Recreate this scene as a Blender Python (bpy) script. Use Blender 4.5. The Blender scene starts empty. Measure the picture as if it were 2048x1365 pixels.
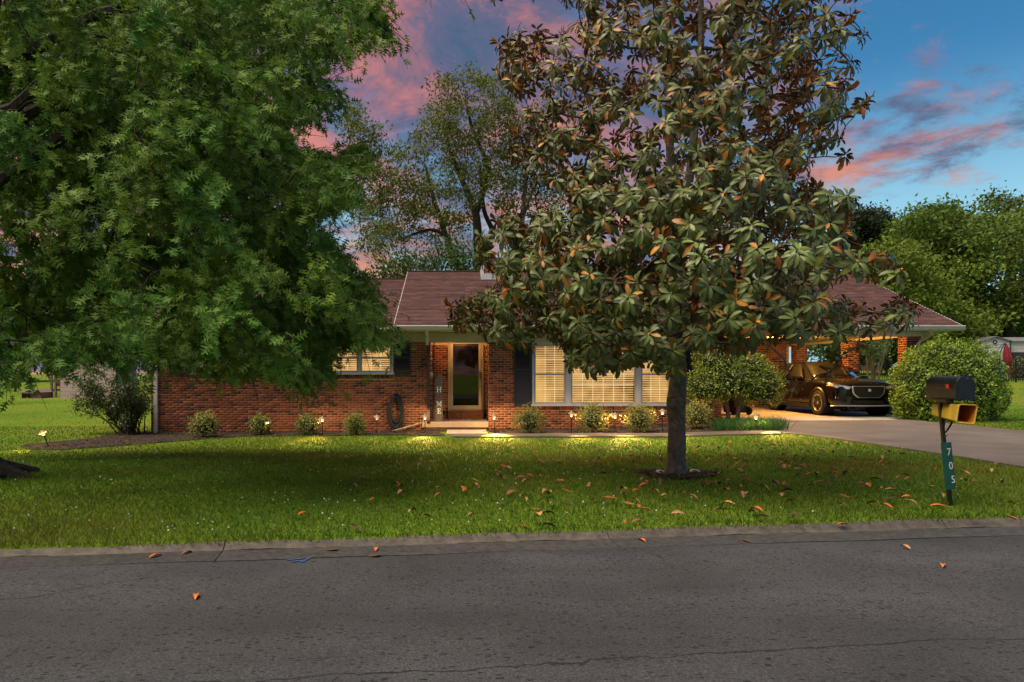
import bpy, bmesh, math, random
import numpy as np
from mathutils import Vector, Matrix
random.seed(7)
rng = np.random.default_rng(11)
SC = bpy.context.scene
COL = SC.collection
R = math.radians
# ------------------------------------------------------------------ camera
CX, CY, FPX, CZ = 915.0, 748.0, 1365.0, 1.32
cam_d = bpy.data.cameras.new('camera')
cam = bpy.data.objects.new('camera', cam_d)
COL.objects.link(cam)
cam.location = (0, 0, CZ)
cam.rotation_euler = (R(90), 0, 0)
cam_d.sensor_width = 36
cam_d.lens = 36 * FPX / 2048
cam_d.shift_x = (1024 - CX) / 2048
cam_d.shift_y = (CY - 682.5) / 2048
cam_d.clip_end = 3000
SC.camera = cam
# ------------------------------------------------------------------ exposure
SC.view_settings.view_transform = 'Standard'
SC.view_settings.look = 'None'
SC.view_settings.gamma = 1
SC.view_settings.use_curve_mapping = False
SC.view_settings.exposure = 0.32
# ------------------------------------------------------------------ sky and sun
SUN_EL, SUN_AZ = 62.0, 246.0          # azimuth clockwise from +Y
world = bpy.data.worlds.new('World')
SC.world = world
world.use_nodes = True
wn, wl = world.node_tree.nodes, world.node_tree.links
wn.clear()
def W(t, **k):
    n = wn.new(t)
    for a, b in k.items():
        setattr(n, a, b)
    return n
def wmath(op, a, b=None, c=None):
    n = W('ShaderNodeMath', operation=op)
    for i, v in enumerate((a, b, c)):
        if v is None: continue
        if isinstance(v, (int, float)): n.inputs[i].default_value = v
        else: wl.new(v, n.inputs[i])
    return n.outputs[0]
def wramp(fac, stops, interp='LINEAR'):
    n = W('ShaderNodeValToRGB')
    n.color_ramp.interpolation = interp
    els = n.color_ramp.elements
    while len(els) < len(stops): els.new(0.5)
    for e, (p, c) in zip(els, stops):
        e.position = p
        e.color = (c[0], c[1], c[2], 1) if not isinstance(c, (int, float)) else (c, c, c, 1)
    wl.new(fac, n.inputs[0])
    return n.outputs[0]
def wmix(f, a, b):
    n = W('ShaderNodeMix', data_type='RGBA')
    for s, v in ((0, f), (6, a), (7, b)):
        if isinstance(v, (int, float)): n.inputs[s].default_value = v
        elif isinstance(v, tuple): n.inputs[s].default_value = (*v, 1)
        else: wl.new(v, n.inputs[s])
    return n.outputs[2]
def wvmul(a, col):
    n = W('ShaderNodeMix', data_type='RGBA', blend_type='MULTIPLY')
    n.inputs[0].default_value = 1
    wl.new(a, n.inputs[6]); n.inputs[7].default_value = (*col, 1)
    return n.outputs[2]
SKY_STR = 0.142
sky = W('ShaderNodeTexSky', sky_type='NISHITA')
sky.sun_disc = False
sky.sun_elevation = R(SUN_EL)
sky.sun_rotation = R(SUN_AZ)
sky.air_density = 1.0
sky.dust_density = 0.6
sky.ozone_density = 1.6
tc = W('ShaderNodeTexCoord')
sep = W('ShaderNodeSeparateXYZ')
wl.new(tc.outputs['Generated'], sep.inputs[0])
dx, dy, dz = sep.outputs
el = wmath('MAXIMUM', dz, 0.0)
den = wmath('ADD', el, 0.22)
com = W('ShaderNodeCombineXYZ')
wl.new(wmath('DIVIDE', dx, den), com.inputs[0])
wl.new(wmath('DIVIDE', dy, den), com.inputs[1])
com.inputs[2].default_value = 3.7
def wnoise(scale, detail, rough, dist, off):
    m = W('ShaderNodeMapping'); m.inputs['Location'].default_value = off
    wl.new(com.outputs[0], m.inputs[0])
    n = W('ShaderNodeTexNoise')
    n.inputs['Scale'].default_value = scale
    n.inputs['Detail'].default_value = detail
    n.inputs['Roughness'].default_value = rough
    n.inputs['Distortion'].default_value = dist
    wl.new(m.outputs[0], n.inputs['Vector'])
    return n.outputs[0]
OFF_BIG, OFF_MID, OFF_COL = (1.7, 4.4, 2), (6.3, 0.5, 2), (9.0, 5.0, 2.0)
n_big = wnoise(0.42, 2, 0.5, 0.2, OFF_BIG)
n_mid = wnoise(1.35, 9, 0.68, 0.45, OFF_MID)
n_col = wnoise(3.0, 9, 0.68, 0.6, OFF_COL)
n_fin = wnoise(8.0, 6, 0.7, 0.3, (2.0, 8.0, 1.0))
cov = wmath('ADD', wmath('MULTIPLY', n_big, 0.55), wmath('ADD', wmath('MULTIPLY', n_mid, 0.7), wmath('MULTIPLY', n_fin, 0.42)))
# more cloud towards the left of the street, clearing to the right
cov = wmath('SUBTRACT', cov, wmath('MULTIPLY', dx, 0.235))
mask = wramp(cov, [(0.675, 0.0), (0.85, 0.92)], 'EASE')
cc = wramp(n_col, [(0.34, (0.45, 0.72, 1.25)), (0.45, (0.85, 0.78, 1.30)), (0.53, (2.1, 0.95, 1.15)), (0.64, (4.0, 1.35, 1.15))])
low = wramp(el, [(0.10, 1.0), (0.34, 0.0)])
cc = wmix(wmath('MULTIPLY', low, wramp(n_col, [(0.45, 0.0), (0.60, 0.85)])), cc, (4.4, 1.9, 0.75))
base = wvmul(sky.outputs[0], (0.22, 0.58, 0.70))
horiz = wramp(el, [(0.10, 0.95), (0.38, 0.0)], 'EASE')
base = wmix(horiz, base, (2.4, 4.3, 5.1))
final = wmix(mask, base, cc)
bg = W('ShaderNodeBackground')
bg.inputs[1].default_value = SKY_STR
wl.new(final, bg.inputs[0])
wo = W('ShaderNodeOutputWorld')
wl.new(bg.outputs[0], wo.inputs[0])

sun_d = bpy.data.lights.new('sun', 'SUN')
sun_d.energy = 4.8
sun_d.angle = R(42)
sun_d.color = (1.0, 0.87, 0.64)
sun = bpy.data.objects.new('sun', sun_d)
COL.objects.link(sun)
_sd = Vector((math.sin(R(SUN_AZ)) * math.cos(R(SUN_EL)), math.cos(R(SUN_AZ)) * math.cos(R(SUN_EL)), math.sin(R(SUN_EL))))
sun.rotation_euler = _sd.to_track_quat('Z', 'Y').to_euler()
sun.location = _sd * 60

# ------------------------------------------------------------------ helpers
def sstep(t):
    t = np.clip(t, 0, 1)
    return t * t * (3 - 2 * t)
def kerb_y(x):
    return 5.58 + 0.123 * np.asarray(x, float)
def gz(x, y):
    x = np.asarray(x, float); y = np.asarray(y, float)
    h = np.interp(x, [-14, -9, -3, 0, 3, 5, 7.2, 9.5, 14], [-.42, -.39, -.33, -.30, -.26, -.2, -.03, .06, .10])
    f = np.interp(x, [-12, -4, 5, 8], [-.06, -.03, 0.0, 0.0])
    t = sstep((y - 7.2) / 9.0)
    z = f * (1 - t) + h * t
    s = .015 + .027 * sstep((x - 2) / 12)
    z = z + s * 60 * (1 - np.exp(-np.maximum(y - 20, 0) / 60))
    return z
def gzf(x, y): return float(gz(x, y))
def P(px, py, Y):
    return Vector(((px - CX) / FPX * Y, Y, CZ + (CY - py) / FPX * Y))
def GP(px, py):
    Y = np.arange(3.0, 140, .02)
    X = (px - CX) / FPX * Y
    Z = CZ + (CY - py) / FPX * Y
    k = np.argmax(Z <= gz(X, Y))
    return Vector((X[k], Y[k], float(gz(X[k], Y[k]))))
def proj(p):
    p = np.asarray(p, float)
    return CX + p[..., 0] / p[..., 1] * FPX, CY - (p[..., 2] - CZ) / p[..., 1] * FPX

MATS = {}
def mat(name, col=(.5, .5, .5), rough=.7, metal=0., noise=None, col2=None, bump=None, attr=False,
        transl=0., coat=0., emit=None, spec=.5, detail=4, stretch=None, rnd=0.):
    if name in MATS: return MATS[name]
    m = bpy.data.materials.new(name); m.use_nodes = True
    nt = m.node_tree; N, L = nt.nodes, nt.links
    N.clear()
    out = N.new('ShaderNodeOutputMaterial')
    b = N.new('ShaderNodeBsdfPrincipled')
    b.inputs['Roughness'].default_value = rough
    b.inputs['Metallic'].default_value = metal
    b.inputs['Coat Weight'].default_value = coat
    b.inputs['Coat Roughness'].default_value = .05
    b.inputs['Specular IOR Level'].default_value = spec
    tcn = N.new('ShaderNodeTexCoord')
    vec = tcn.outputs['Object']
    if stretch:
        mp = N.new('ShaderNodeMapping'); mp.inputs['Scale'].default_value = stretch
        L.new(vec, mp.inputs[0]); vec = mp.outputs[0]
    csock = None
    if attr:
        a = N.new('ShaderNodeAttribute'); a.attribute_name = 'col'
        csock = a.outputs['Color']
    if noise:
        nz = N.new('ShaderNodeTexNoise'); nz.inputs['Scale'].default_value = noise[0]
        nz.inputs['Detail'].default_value = detail
        nz.inputs['Roughness'].default_value = .6
        L.new(vec, nz.inputs['Vector'])
        rp = N.new('ShaderNodeValToRGB')
        rp.color_ramp.elements[0].position = .32; rp.color_ramp.elements[1].position = .68
        if attr:
            k0, k1 = 1 - noise[1], 1 + noise[1]
            rp.color_ramp.elements[0].color = (k0, k0, k0, 1); rp.color_ramp.elements[1].color = (k1, k1, k1, 1)
            mx = N.new('ShaderNodeMix'); mx.data_type = 'RGBA'; mx.blend_type = 'MULTIPLY'
            mx.inputs[0].default_value = 1; mx.clamp_result = False
            L.new(csock, mx.inputs[6]); L.new(rp.outputs[0], mx.inputs[7]); csock = mx.outputs[2]
        else:
            c2 = col2 or tuple(min(1, c * (1 + noise[1])) for c in col)
            c1 = col if col2 else tuple(c * (1 - noise[1]) for c in col)
            rp.color_ramp.elements[0].color = (*c1, 1); rp.color_ramp.elements[1].color = (*c2, 1)
            L.new(nz.outputs[0], rp.inputs[0]); csock = rp.outputs[0]
        if attr: L.new(nz.outputs[0], rp.inputs[0])
    if rnd:
        oi = N.new('ShaderNodeObjectInfo')
        mr = N.new('ShaderNodeMapRange'); mr.inputs[3].default_value = 1 - rnd; mr.inputs[4].default_value = 1 + rnd
        L.new(oi.outputs['Random'], mr.inputs[0])
        mx = N.new('ShaderNodeVectorMath'); mx.operation = 'SCALE'
        if csock: L.new(csock, mx.inputs[0])
        else: mx.inputs[0].default_value = col
        L.new(mr.outputs[0], mx.inputs['Scale'])
        csock = mx.outputs[0]
    if csock: L.new(csock, b.inputs['Base Color'])
    else: b.inputs['Base Color'].default_value = (*col, 1)
    if bump:
        nz2 = N.new('ShaderNodeTexNoise'); nz2.inputs['Scale'].default_value = bump[0]; nz2.inputs['Detail'].default_value = 5
        L.new(vec, nz2.inputs['Vector'])
        bp = N.new('ShaderNodeBump'); bp.inputs['Strength'].default_value = bump[1]; bp.inputs['Distance'].default_value = bump[2] if len(bump) > 2 else .01
        L.new(nz2.outputs[0], bp.inputs['Height']); L.new(bp.outputs[0], b.inputs['Normal'])
    if emit:
        b.inputs['Emission Color'].default_value = (*emit[0], 1); b.inputs['Emission Strength'].default_value = emit[1]
    sh = b.outputs[0]
    if transl:
        t = N.new('ShaderNodeBsdfTranslucent')
        if csock: L.new(csock, t.inputs[0])
        else: t.inputs[0].default_value = (*col, 1)
        ms = N.new('ShaderNodeMixShader'); ms.inputs[0].default_value = transl
        L.new(sh, ms.inputs[1]); L.new(t.outputs[0], ms.inputs[2]); sh = ms.outputs[0]
    L.new(sh, out.inputs[0])
    MATS[name] = m
    return m
def glass_mat(name, tint=(.9, .95, .95), rough=.02, refl=1.0, ior=1.5):
    m = bpy.data.materials.new(name); m.use_nodes = True
    nt = m.node_tree; N, L = nt.nodes, nt.links; N.clear()
    out = N.new('ShaderNodeOutputMaterial'); g = N.new('ShaderNodeBsdfGlossy'); g.inputs['Roughness'].default_value = rough
    t = N.new('ShaderNodeBsdfTransparent'); t.inputs[0].default_value = (*tint, 1)
    f = N.new('ShaderNodeFresnel'); f.inputs[0].default_value = ior
    mm = N.new('ShaderNodeMath'); mm.operation = 'MULTIPLY'; mm.inputs[1].default_value = refl
    L.new(f.outputs[0], mm.inputs[0])
    ms = N.new('ShaderNodeMixShader'); L.new(mm.outputs[0], ms.inputs[0]); L.new(t.outputs[0], ms.inputs[1]); L.new(g.outputs[0], ms.inputs[2])
    L.new(ms.outputs[0], out.inputs[0])
    return m

def tag(o, label=None, cat=None, group=None, kind=None):
    if label: o['label'] = label
    if cat: o['category'] = cat
    if group: o['group'] = group
    if kind: o['kind'] = kind
    return o
def empty(name, loc=(0, 0, 0), label=None, cat=None, group=None):
    o = bpy.data.objects.new(name, None); COL.objects.link(o); o.location = loc
    o.empty_display_size = .1
    return tag(o, label, cat, group)
def wloc(o):
    v = Vector((0, 0, 0))
    while o is not None:
        v += Vector(o.location); o = o.parent
    return v
def addobj(name, me, m=None, parent=None, loc=None, smooth=False):
    if m is not None and not isinstance(m, (list, tuple)): m = [m]
    for x in (m or []):
        me.materials.append(x)
    o = bpy.data.objects.new(name, me); COL.objects.link(o)
    if parent: o.parent = parent
    if loc is not None: o.location = loc
    if smooth: me.shade_smooth()
    return o
class MB:
    """collects simple shapes into one mesh"""
    def __init__(s): s.v = []; s.f = []
    def add(s, v, f):
        k = len(s.v); s.v += [tuple(p) for p in v]; s.f += [tuple(i + k for i in q) for q in f]; return s
    def box(s, x0, x1, y0, y1, z0, z1):
        return s.add([(x0, y0, z0), (x1, y0, z0), (x1, y1, z0), (x0, y1, z0), (x0, y0, z1), (x1, y0, z1), (x1, y1, z1), (x0, y1, z1)],
                     [(0, 3, 2, 1), (4, 5, 6, 7), (0, 1, 5, 4), (1, 2, 6, 5), (2, 3, 7, 6), (3, 0, 4, 7)])
    def obox(s, c, ax, hs):
        """oriented box: centre, 3 axes, half sizes"""
        c = Vector(c); A = [Vector(a) for a in ax]; v = []
        for k in range(8):
            sx = -1 if k & 1 == 0 else 1; sy = -1 if k & 2 == 0 else 1; sz = -1 if k & 4 == 0 else 1
            v.append(c + A[0] * sx * hs[0] + A[1] * sy * hs[1] + A[2] * sz * hs[2])
        return s.add(v, [(0, 2, 3, 1), (4, 5, 7, 6), (0, 1, 5, 4), (1, 3, 7, 5), (3, 2, 6, 7), (2, 0, 4, 6)])
    def bar(s, a, b, w, h, up=(0, 0, 1)):
        a = Vector(a); b = Vector(b); d = (b - a); l = d.length; d.normalize()
        u = Vector(up); x = d.cross(u)
        if x.length < 1e-4: x = d.cross(Vector((0, 1, 0)))
        x.normalize(); u = x.cross(d)
        return s.obox((a + b) / 2, (x, d, u), (w / 2, l / 2, h / 2))
    def tube(s, pts, rad, n=8, cap=True):
        pts = [Vector(p) for p in pts]
        if not hasattr(rad, '__len__'): rad = [rad] * len(pts)
        v, f = [], []
        px = None
        for i, p in enumerate(pts):
            d = (pts[min(i + 1, len(pts) - 1)] - pts[max(i - 1, 0)])
            if d.length < 1e-6: d = Vector((0, 0, 1))
            d.normalize()
            if px is None:
                px = d.orthogonal().normalized()
            else:
                px = px - d * px.dot(d)
                if px.length < 1e-5: px = d.orthogonal()
                px.normalize()
            py = d.cross(px)
            for k in range(n):
                a = 2 * math.pi * k / n
                v.append(p + (px * math.cos(a) + py * math.sin(a)) * rad[i])
        for i in range(len(pts) - 1):
            for k in range(n):
                f.append((i * n + k, i * n + (k + 1) % n, (i + 1) * n + (k + 1) % n, (i + 1) * n + k))
        if cap:
            f.append(tuple(range(n - 1, -1, -1))); f.append(tuple((len(pts) - 1) * n + k for k in range(n)))
        return s.add(v, f)
    def lathe(s, prof, n=16, c=(0, 0, 0)):
        v, f = [], []
        for r, z in prof:
            for k in range(n):
                a = 2 * math.pi * k / n; v.append((c[0] + r * math.cos(a), c[1] + r * math.sin(a), c[2] + z))
        for i in range(len(prof) - 1):
            for k in range(n):
                f.append((i * n + k, i * n + (k + 1) % n, (i + 1) * n + (k + 1) % n, (i + 1) * n + k))
        return s.add(v, f)
    def prism(s, poly, a, b, axis='y'):
        """extrude polygon (u,v) along an axis from a to b"""
        n = len(poly); v = []
        for t in (a, b):
            for (p, q) in poly:
                v.append({'y': (p, t, q), 'x': (t, p, q), 'z': (p, q, t)}[axis])
        f = [tuple(range(n - 1, -1, -1)), tuple(range(n, 2 * n))]
        for k in range(n): f.append((k, (k + 1) % n, n + (k + 1) % n, n + k))
        return s.add(v, f)
    def build(s, name, m=None, parent=None, local=False, smooth=False, bevel=0, fixn=True):
        me = bpy.data.meshes.new(name)
        v = s.v
        off = Vector((0, 0, 0)) if (local or parent is None) else wloc(parent)
        loc = None
        if parent is None and not local and v:
            pass
        v = [(p[0] - off.x, p[1] - off.y, p[2] - off.z) for p in v]
        me.from_pydata(v, [], s.f)
        if fixn:
            bm = bmesh.new(); bm.from_mesh(me); bmesh.ops.recalc_face_normals(bm, faces=bm.faces); bm.to_mesh(me); bm.free()
        o = addobj(name, me, m, parent)
        if smooth:
            me.shade_smooth() if smooth is True else me.shade_smooth()
            if smooth != True or True:
                try: me.set_sharp_from_angle(angle=R(38))
                except Exception: pass
        if bevel:
            b = o.modifiers.new('bevel', 'BEVEL'); b.width = bevel; b.segments = 2; b.limit_method = 'ANGLE'; b.angle_limit = R(40)
        return o
def tri_mesh(name, V, F, cols=None, fm=None):
    """numpy triangle mesh with per-vertex colour"""
    me = bpy.data.meshes.new(name)
    nv, nf = len(V), len(F)
    me.vertices.add(nv); me.vertices.foreach_set('co', np.ascontiguousarray(V, dtype=np.float32).ravel())
    me.loops.add(nf * 3); me.loops.foreach_set('vertex_index', np.ascontiguousarray(F, dtype=np.int32).ravel())
    me.polygons.add(nf)
    me.polygons.foreach_set('loop_start', np.arange(0, nf * 3, 3, dtype=np.int32))
    try: me.polygons.foreach_set('loop_total', np.full(nf, 3, dtype=np.int32))
    except Exception: pass
    if fm is not None: me.polygons.foreach_set('material_index', np.ascontiguousarray(fm, dtype=np.int32))
    me.update(calc_edges=True)
    if cols is not None:
        a = me.attributes.new('col', 'FLOAT_COLOR', 'POINT')
        c = np.ones((nv, 4), np.float32); c[:, :3] = cols
        a.data.foreach_set('color', c.ravel())
    return me
def frames(d, n):
    """rotation matrices with X = d, Z ~ n   (N,3,3), columns are axes"""
    d = d / (np.linalg.norm(d, axis=1, keepdims=True) + 1e-9)
    z = n - (n * d).sum(1, keepdims=True) * d
    ln = np.linalg.norm(z, axis=1, keepdims=True)
    z = np.where(ln < 1e-4, np.array([[.3, .5, .8]]), z); z = z / (np.linalg.norm(z, axis=1, keepdims=True) + 1e-9)
    y = np.cross(z, d)
    return np.stack([d, y, z], axis=2)
class Tmpl:
    def __init__(s, v, f, shade=None, fm=None):
        s.v = np.array(v, float); s.f = np.array(f, int)
        s.shade = np.ones(len(v)) if shade is None else np.array(shade, float)
        s.fm = None if fm is None else np.array(fm, int)
def leaf_arrays(t, T, O, S, cols):
    N = len(O)
    V = np.einsum('nij,vj->nvi', T, t.v) * np.asarray(S).reshape(-1, 1, 1) + O[:, None, :]
    F = (t.f[None] + (np.arange(N) * len(t.v))[:, None, None]).reshape(-1, 3)
    C = np.clip(cols[:, None, :] * t.shade[None, :, None], 0, 1).reshape(-1, 3)
    fm = None if t.fm is None else np.tile(t.fm, N)
    return V.reshape(-1, 3), F, C, fm
def leaf_batch(name, t, T, O, S, cols, mats, parent):
    off = np.array(wloc(parent)) if parent else np.zeros(3)
    V, F, C, fm = leaf_arrays(t, T, O - off, S, cols)
    o = addobj(name, tri_mesh(name, V, F, C, fm), mats, parent)
    return o
def runit(n):
    v = rng.normal(size=(n, 3)); return v / np.linalg.norm(v, axis=1, keepdims=True)
# leaf shapes -----------------------------------------------------------------
def two_sided(v, f, shade, th=.012):
    n = len(v); v2 = [(x, y, z - th) for x, y, z in v]
    f2 = [(c + n, b + n, a + n) for a, b, c in f]
    return Tmpl(v + v2, f + f2, shade + [1.0] * n, [0] * len(f) + [1] * len(f))
_mv = [(0, 0, 0), (.32, 0, .02), (.66, 0, .0), (1, 0, -.10)]
_me = [(.25, .12, .05), (.57, .20, .05), (.86, .15, -.02)]
def _maglist():
    v = list(_mv) + _me + [(x, -y, z) for x, y, z in _me]
    f = [(0, 1, 4), (1, 5, 4), (1, 2, 5), (2, 6, 5), (2, 3, 6), (0, 7, 1), (1, 7, 8), (1, 8, 2), (2, 8, 9), (2, 9, 3)]
    f = [(a, b, c) for a, b, c in f]
    sh = [1.7, 1.5, 1.45, 1.2] + [.85] * 6
    return v, f, sh
def _magvar(curl, wid, fold):
    v, f, sh = _maglist()
    return two_sided([(x, y * wid, z * fold - curl * x * x) for x, y, z in v], f, sh)
MAGS = [_magvar(.04, .95, 1.0), _magvar(.20, .90, 1.6), _magvar(.34, 1.0, .7), _magvar(-.06, .85, 1.9)]
MAG = MAGS[0]
def _oak():
    v, f, sh = [], [], []
    def tri(a, b, c, s=(1, 1, 1)):
        k = len(v); v.extend([a, b, c]); f.append((k, k + 1, k + 2)); sh.extend(s)
    w = .035
    tri((0, -.01, 0), (.9, -w, .0), (.9, w, .0)); tri((0, -.01, 0), (.9, w, 0), (0, .01, 0))
    for t, ln, dx_ in ((.24, .30, .12), (.46, .42, .17), (.70, .34, .17)):
        for s in (1, -1):
            tri((t - .07, s * .02, 0), (t + dx_, s * ln, .05 - .10 * (ln > .35)), (t + .10, s * .02, 0), (1, 1.15, 1))
            tri((t + dx_ * .45, s * ln * .5, .02), (t + dx_ * .35 - .07, s * ln * .95, 0), (t + dx_ * .8, s * ln * .62, .02), (1, 1.1, 1))
    tri((.80, -.05, 0), (1.12, 0, -.05), (.80, .05, 0), (1, 1.1, 1))
    tri((.86, -.02, 0), (1.02, .16, 0), (.96, .02, 0)); tri((.86, .02, 0), (.96, -.02, 0), (1.02, -.16, 0))
    return Tmpl(v, f, sh)
OAK = _oak()
def _oak_lo():
    v, f, sh = [], [], []
    def tri(a, b, c, s=(1, 1, 1)):
        k = len(v); v.extend([a, b, c]); f.append((k, k + 1, k + 2)); sh.extend(s)
    tri((0, 0, 0), (1.1, -.05, -.03), (.95, .06, 0))
    for t, ln, dx_ in ((.24, .30, .12), (.46, .42, .17), (.70, .34, .17)):
        for s in (1, -1):
            tri((t - .08, s * .0, 0), (t + dx_, s * ln, .05 - .10 * (ln > .35)), (t + .13, s * .0, 0), (1, 1.15, 1))
    return Tmpl(v, f, sh)
OAK_LO = _oak_lo()
SIMPLE = Tmpl([(0, 0, 0), (.5, .27, .06), (1, 0, -.04), (.5, -.27, .06), (.5, 0, 0)],
              [(0, 4, 1), (1, 4, 2), (0, 3, 4), (3, 2, 4)], [1.1, .95, 1.05, .95, 1.1])
FARLEAF = Tmpl([(0, 0, 0), (.45, .27, .07), (1, 0, -.03), (.45, -.27, .07)], [(0, 2, 1), (0, 3, 2)], [1.1, .95, 1.05, .95])
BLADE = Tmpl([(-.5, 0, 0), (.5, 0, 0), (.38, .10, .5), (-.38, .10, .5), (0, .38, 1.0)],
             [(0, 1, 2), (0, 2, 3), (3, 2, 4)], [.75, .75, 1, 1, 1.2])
# tree skeleton ---------------------------------------------------------------
def grow(nodes, parents, targets, centre, bias=.35):
    """link every target to the nearest node that lies nearer to the trunk"""
    nodes = [np.array(n, float) for n in nodes]; parents = list(parents)
    d0 = np.linalg.norm(targets - np.array(centre), axis=1)
    for i in np.argsort(d0):
        t = targets[i]; A = np.array(nodes)
        d = np.linalg.norm(A - t, axis=1)
        cost = d + bias * np.maximum(0, A[:, 2] - t[2] + .15)
        k = int(np.argmin(cost))
        nodes.append(t); parents.append(k)
    return np.array(nodes), parents
def pipe_radii(nodes, parents, r0, e=2.4):
    n = len(nodes); acc = np.zeros(n)
    for i in range(n - 1, -1, -1):
        if acc[i] == 0: acc[i] = r0 ** e
        if parents[i] >= 0: acc[parents[i]] += acc[i]
    return acc ** (1 / e)
def limbs(mb, nodes, parents, rad, skip, sag=.06, n=5, rmax=None, wob=.05):
    for i in range(skip, len(nodes)):
        p = parents[i]
        if p < 0: continue
        a, b = nodes[p], nodes[i]
        L_ = np.linalg.norm(b - a)
        ra = min(rad[p], rad[i] * 1.35); rb = rad[i]
        if rmax: ra = min(ra, rmax); rb = min(rb, rmax)
        m1 = a * .66 + b * .34 + np.array([0, 0, sag * L_]) + rng.normal(size=3) * wob * L_
        m2 = a * .33 + b * .67 + np.array([0, 0, sag * L_]) + rng.normal(size=3) * wob * L_
        mb.tube([a, m1, m2, b], [ra, ra * .67 + rb * .33, ra * .33 + rb * .67, rb * .9], n, cap=False)
def in_poly(x, y, poly):
    x = np.asarray(x); y = np.asarray(y); c = np.zeros(x.shape, bool); n = len(poly)
    for i in range(n):
        x1, y1 = poly[i]; x2, y2 = poly[(i + 1) % n]
        if y1 == y2: continue
        c ^= ((y1 > y) != (y2 > y)) & (x < (x2 - x1) * (y - y1) / (y2 - y1) + x1)
    return c
# ================================================================== setting
def asphalt_mat():
    m = bpy.data.materials.new('asphalt'); m.use_nodes = True
    nt = m.node_tree; N, L = nt.nodes, nt.links; N.clear()
    def math_(op, a, b=None):
        n = N.new('ShaderNodeMath'); n.operation = op
        for i, v in enumerate((a, b)):
            if v is None: continue
            if isinstance(v, (int, float)): n.inputs[i].default_value = v
            else: L.new(v, n.inputs[i])
        return n.outputs[0]
    tcn = N.new('ShaderNodeTexCoord'); o = tcn.outputs['Object']
    def noise(sc, det=4, ro=.6, vec=o):
        n = N.new('ShaderNodeTexNoise'); n.inputs['Scale'].default_value = sc; n.inputs['Detail'].default_value = det; n.inputs['Roughness'].default_value = ro
        L.new(vec, n.inputs['Vector']); return n.outputs[0]
    def ramp(f, stops):
        n = N.new('ShaderNodeValToRGB'); e = n.color_ramp.elements
        while len(e) < len(stops): e.new(.5)
        for k, (p, c) in zip(e, stops): k.position = p; k.color = (c[0], c[1], c[2], 1) if isinstance(c, tuple) else (c, c, c, 1)
        L.new(f, n.inputs[0]); return n.outputs[0]
    def mul(a, b):
        n = N.new('ShaderNodeMix'); n.data_type = 'RGBA'; n.blend_type = 'MULTIPLY'; n.inputs[0].default_value = 1
        L.new(a, n.inputs[6]); L.new(b, n.inputs[7]); return n.outputs[2]
    def voro(sc, vec=o, feat='F1'):
        n = N.new('ShaderNodeTexVoronoi'); n.feature = feat; n.inputs['Scale'].default_value = sc; L.new(vec, n.inputs['Vector']); return n
    c = ramp(noise(1.1, 5), [(.3, (.0255, .0258, .0315)), (.7, (.0385, .0385, .0465))])
    c = mul(c, ramp(noise(160, 3, .7), [(.3, .40), (.5, 1.0), (.72, 1.9)]))
    c = mul(c, ramp(noise(75, 3, .7), [(.28, .42), (.5, 1.0), (.72, 2.0)]))
    c = mul(c, ramp(noise(.55, 3, .5), [(.35, .84), (.65, 1.12)]))
    mpl = N.new('ShaderNodeMapping'); mpl.inputs['Scale'].default_value = (.10, 1.5, 1); L.new(o, mpl.inputs[0])
    c = mul(c, ramp(noise(1.0, 4, .6, mpl.outputs[0]), [(.32, .80), (.68, 1.22)]))
    # pits where stones have come out
    mp = N.new('ShaderNodeMapping'); mp.inputs['Scale'].default_value = (23, 48, 1); L.new(o, mp.inputs[0])
    ad = N.new('ShaderNodeVectorMath'); ad.operation = 'ADD'
    nzv = N.new('ShaderNodeTexNoise'); nzv.inputs['Scale'].default_value = 14; L.new(o, nzv.inputs['Vector'])
    L.new(mp.outputs[0], ad.inputs[0]); L.new(nzv.outputs['Color'], ad.inputs[1])
    v1 = voro(1.0, ad.outputs[0]); v1.inputs['Randomness'].default_value = 1
    sepc = N.new('ShaderNodeSeparateColor'); L.new(v1.outputs['Color'], sepc.inputs[0])
    thr = math_('MULTIPLY', ramp(sepc.outputs[0], [(.52, 0.0), (1.0, 1.0)]), .46)
    pit = math_('GREATER_THAN', thr, v1.outputs['Distance'])
    v2 = voro(2.6, ad.outputs[0])
    sep2 = N.new('ShaderNodeSeparateColor'); L.new(v2.outputs['Color'], sep2.inputs[0])
    pit2 = math_('GREATER_THAN', math_('MULTIPLY', ramp(sep2.outputs[1], [(.5, 0.0), (1.0, 1.0)]), .30), v2.outputs['Distance'])
    pits = math_('MAXIMUM', pit, math_('MULTIPLY', pit2, .8))
    # cracks
    sx = N.new('ShaderNodeSeparateXYZ'); L.new(o, sx.inputs[0])
    wob = math_('ADD', math_('MULTIPLY', noise(1.3, 6, .65), .30), math_('MULTIPLY', noise(9, 3), .05))
    line = math_('ABSOLUTE', math_('SUBTRACT', math_('SUBTRACT', sx.outputs[1], math_('MULTIPLY', sx.outputs[0], .125)), math_('ADD', wob, 3.0)))
    c1 = math_('LESS_THAN', line, math_('MULTIPLY', noise(5, 2), .014))
    ve = voro(.42, None or o, 'DISTANCE_TO_EDGE')
    vv = N.new('ShaderNodeVectorMath'); vv.operation = 'ADD'
    nn = N.new('ShaderNodeTexNoise'); nn.inputs['Scale'].default_value = 2.2; nn.inputs['Detail'].default_value = 6; L.new(o, nn.inputs['Vector'])
    L.new(o, vv.inputs[0]); L.new(nn.outputs['Color'], vv.inputs[1]); L.new(vv.outputs[0], ve.inputs['Vector'])
    l2 = math_('ABSOLUTE', math_('SUBTRACT', math_('ADD', math_('SUBTRACT', sx.outputs[1], math_('MULTIPLY', sx.outputs[0], .8)), wob), 6.55))
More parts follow.
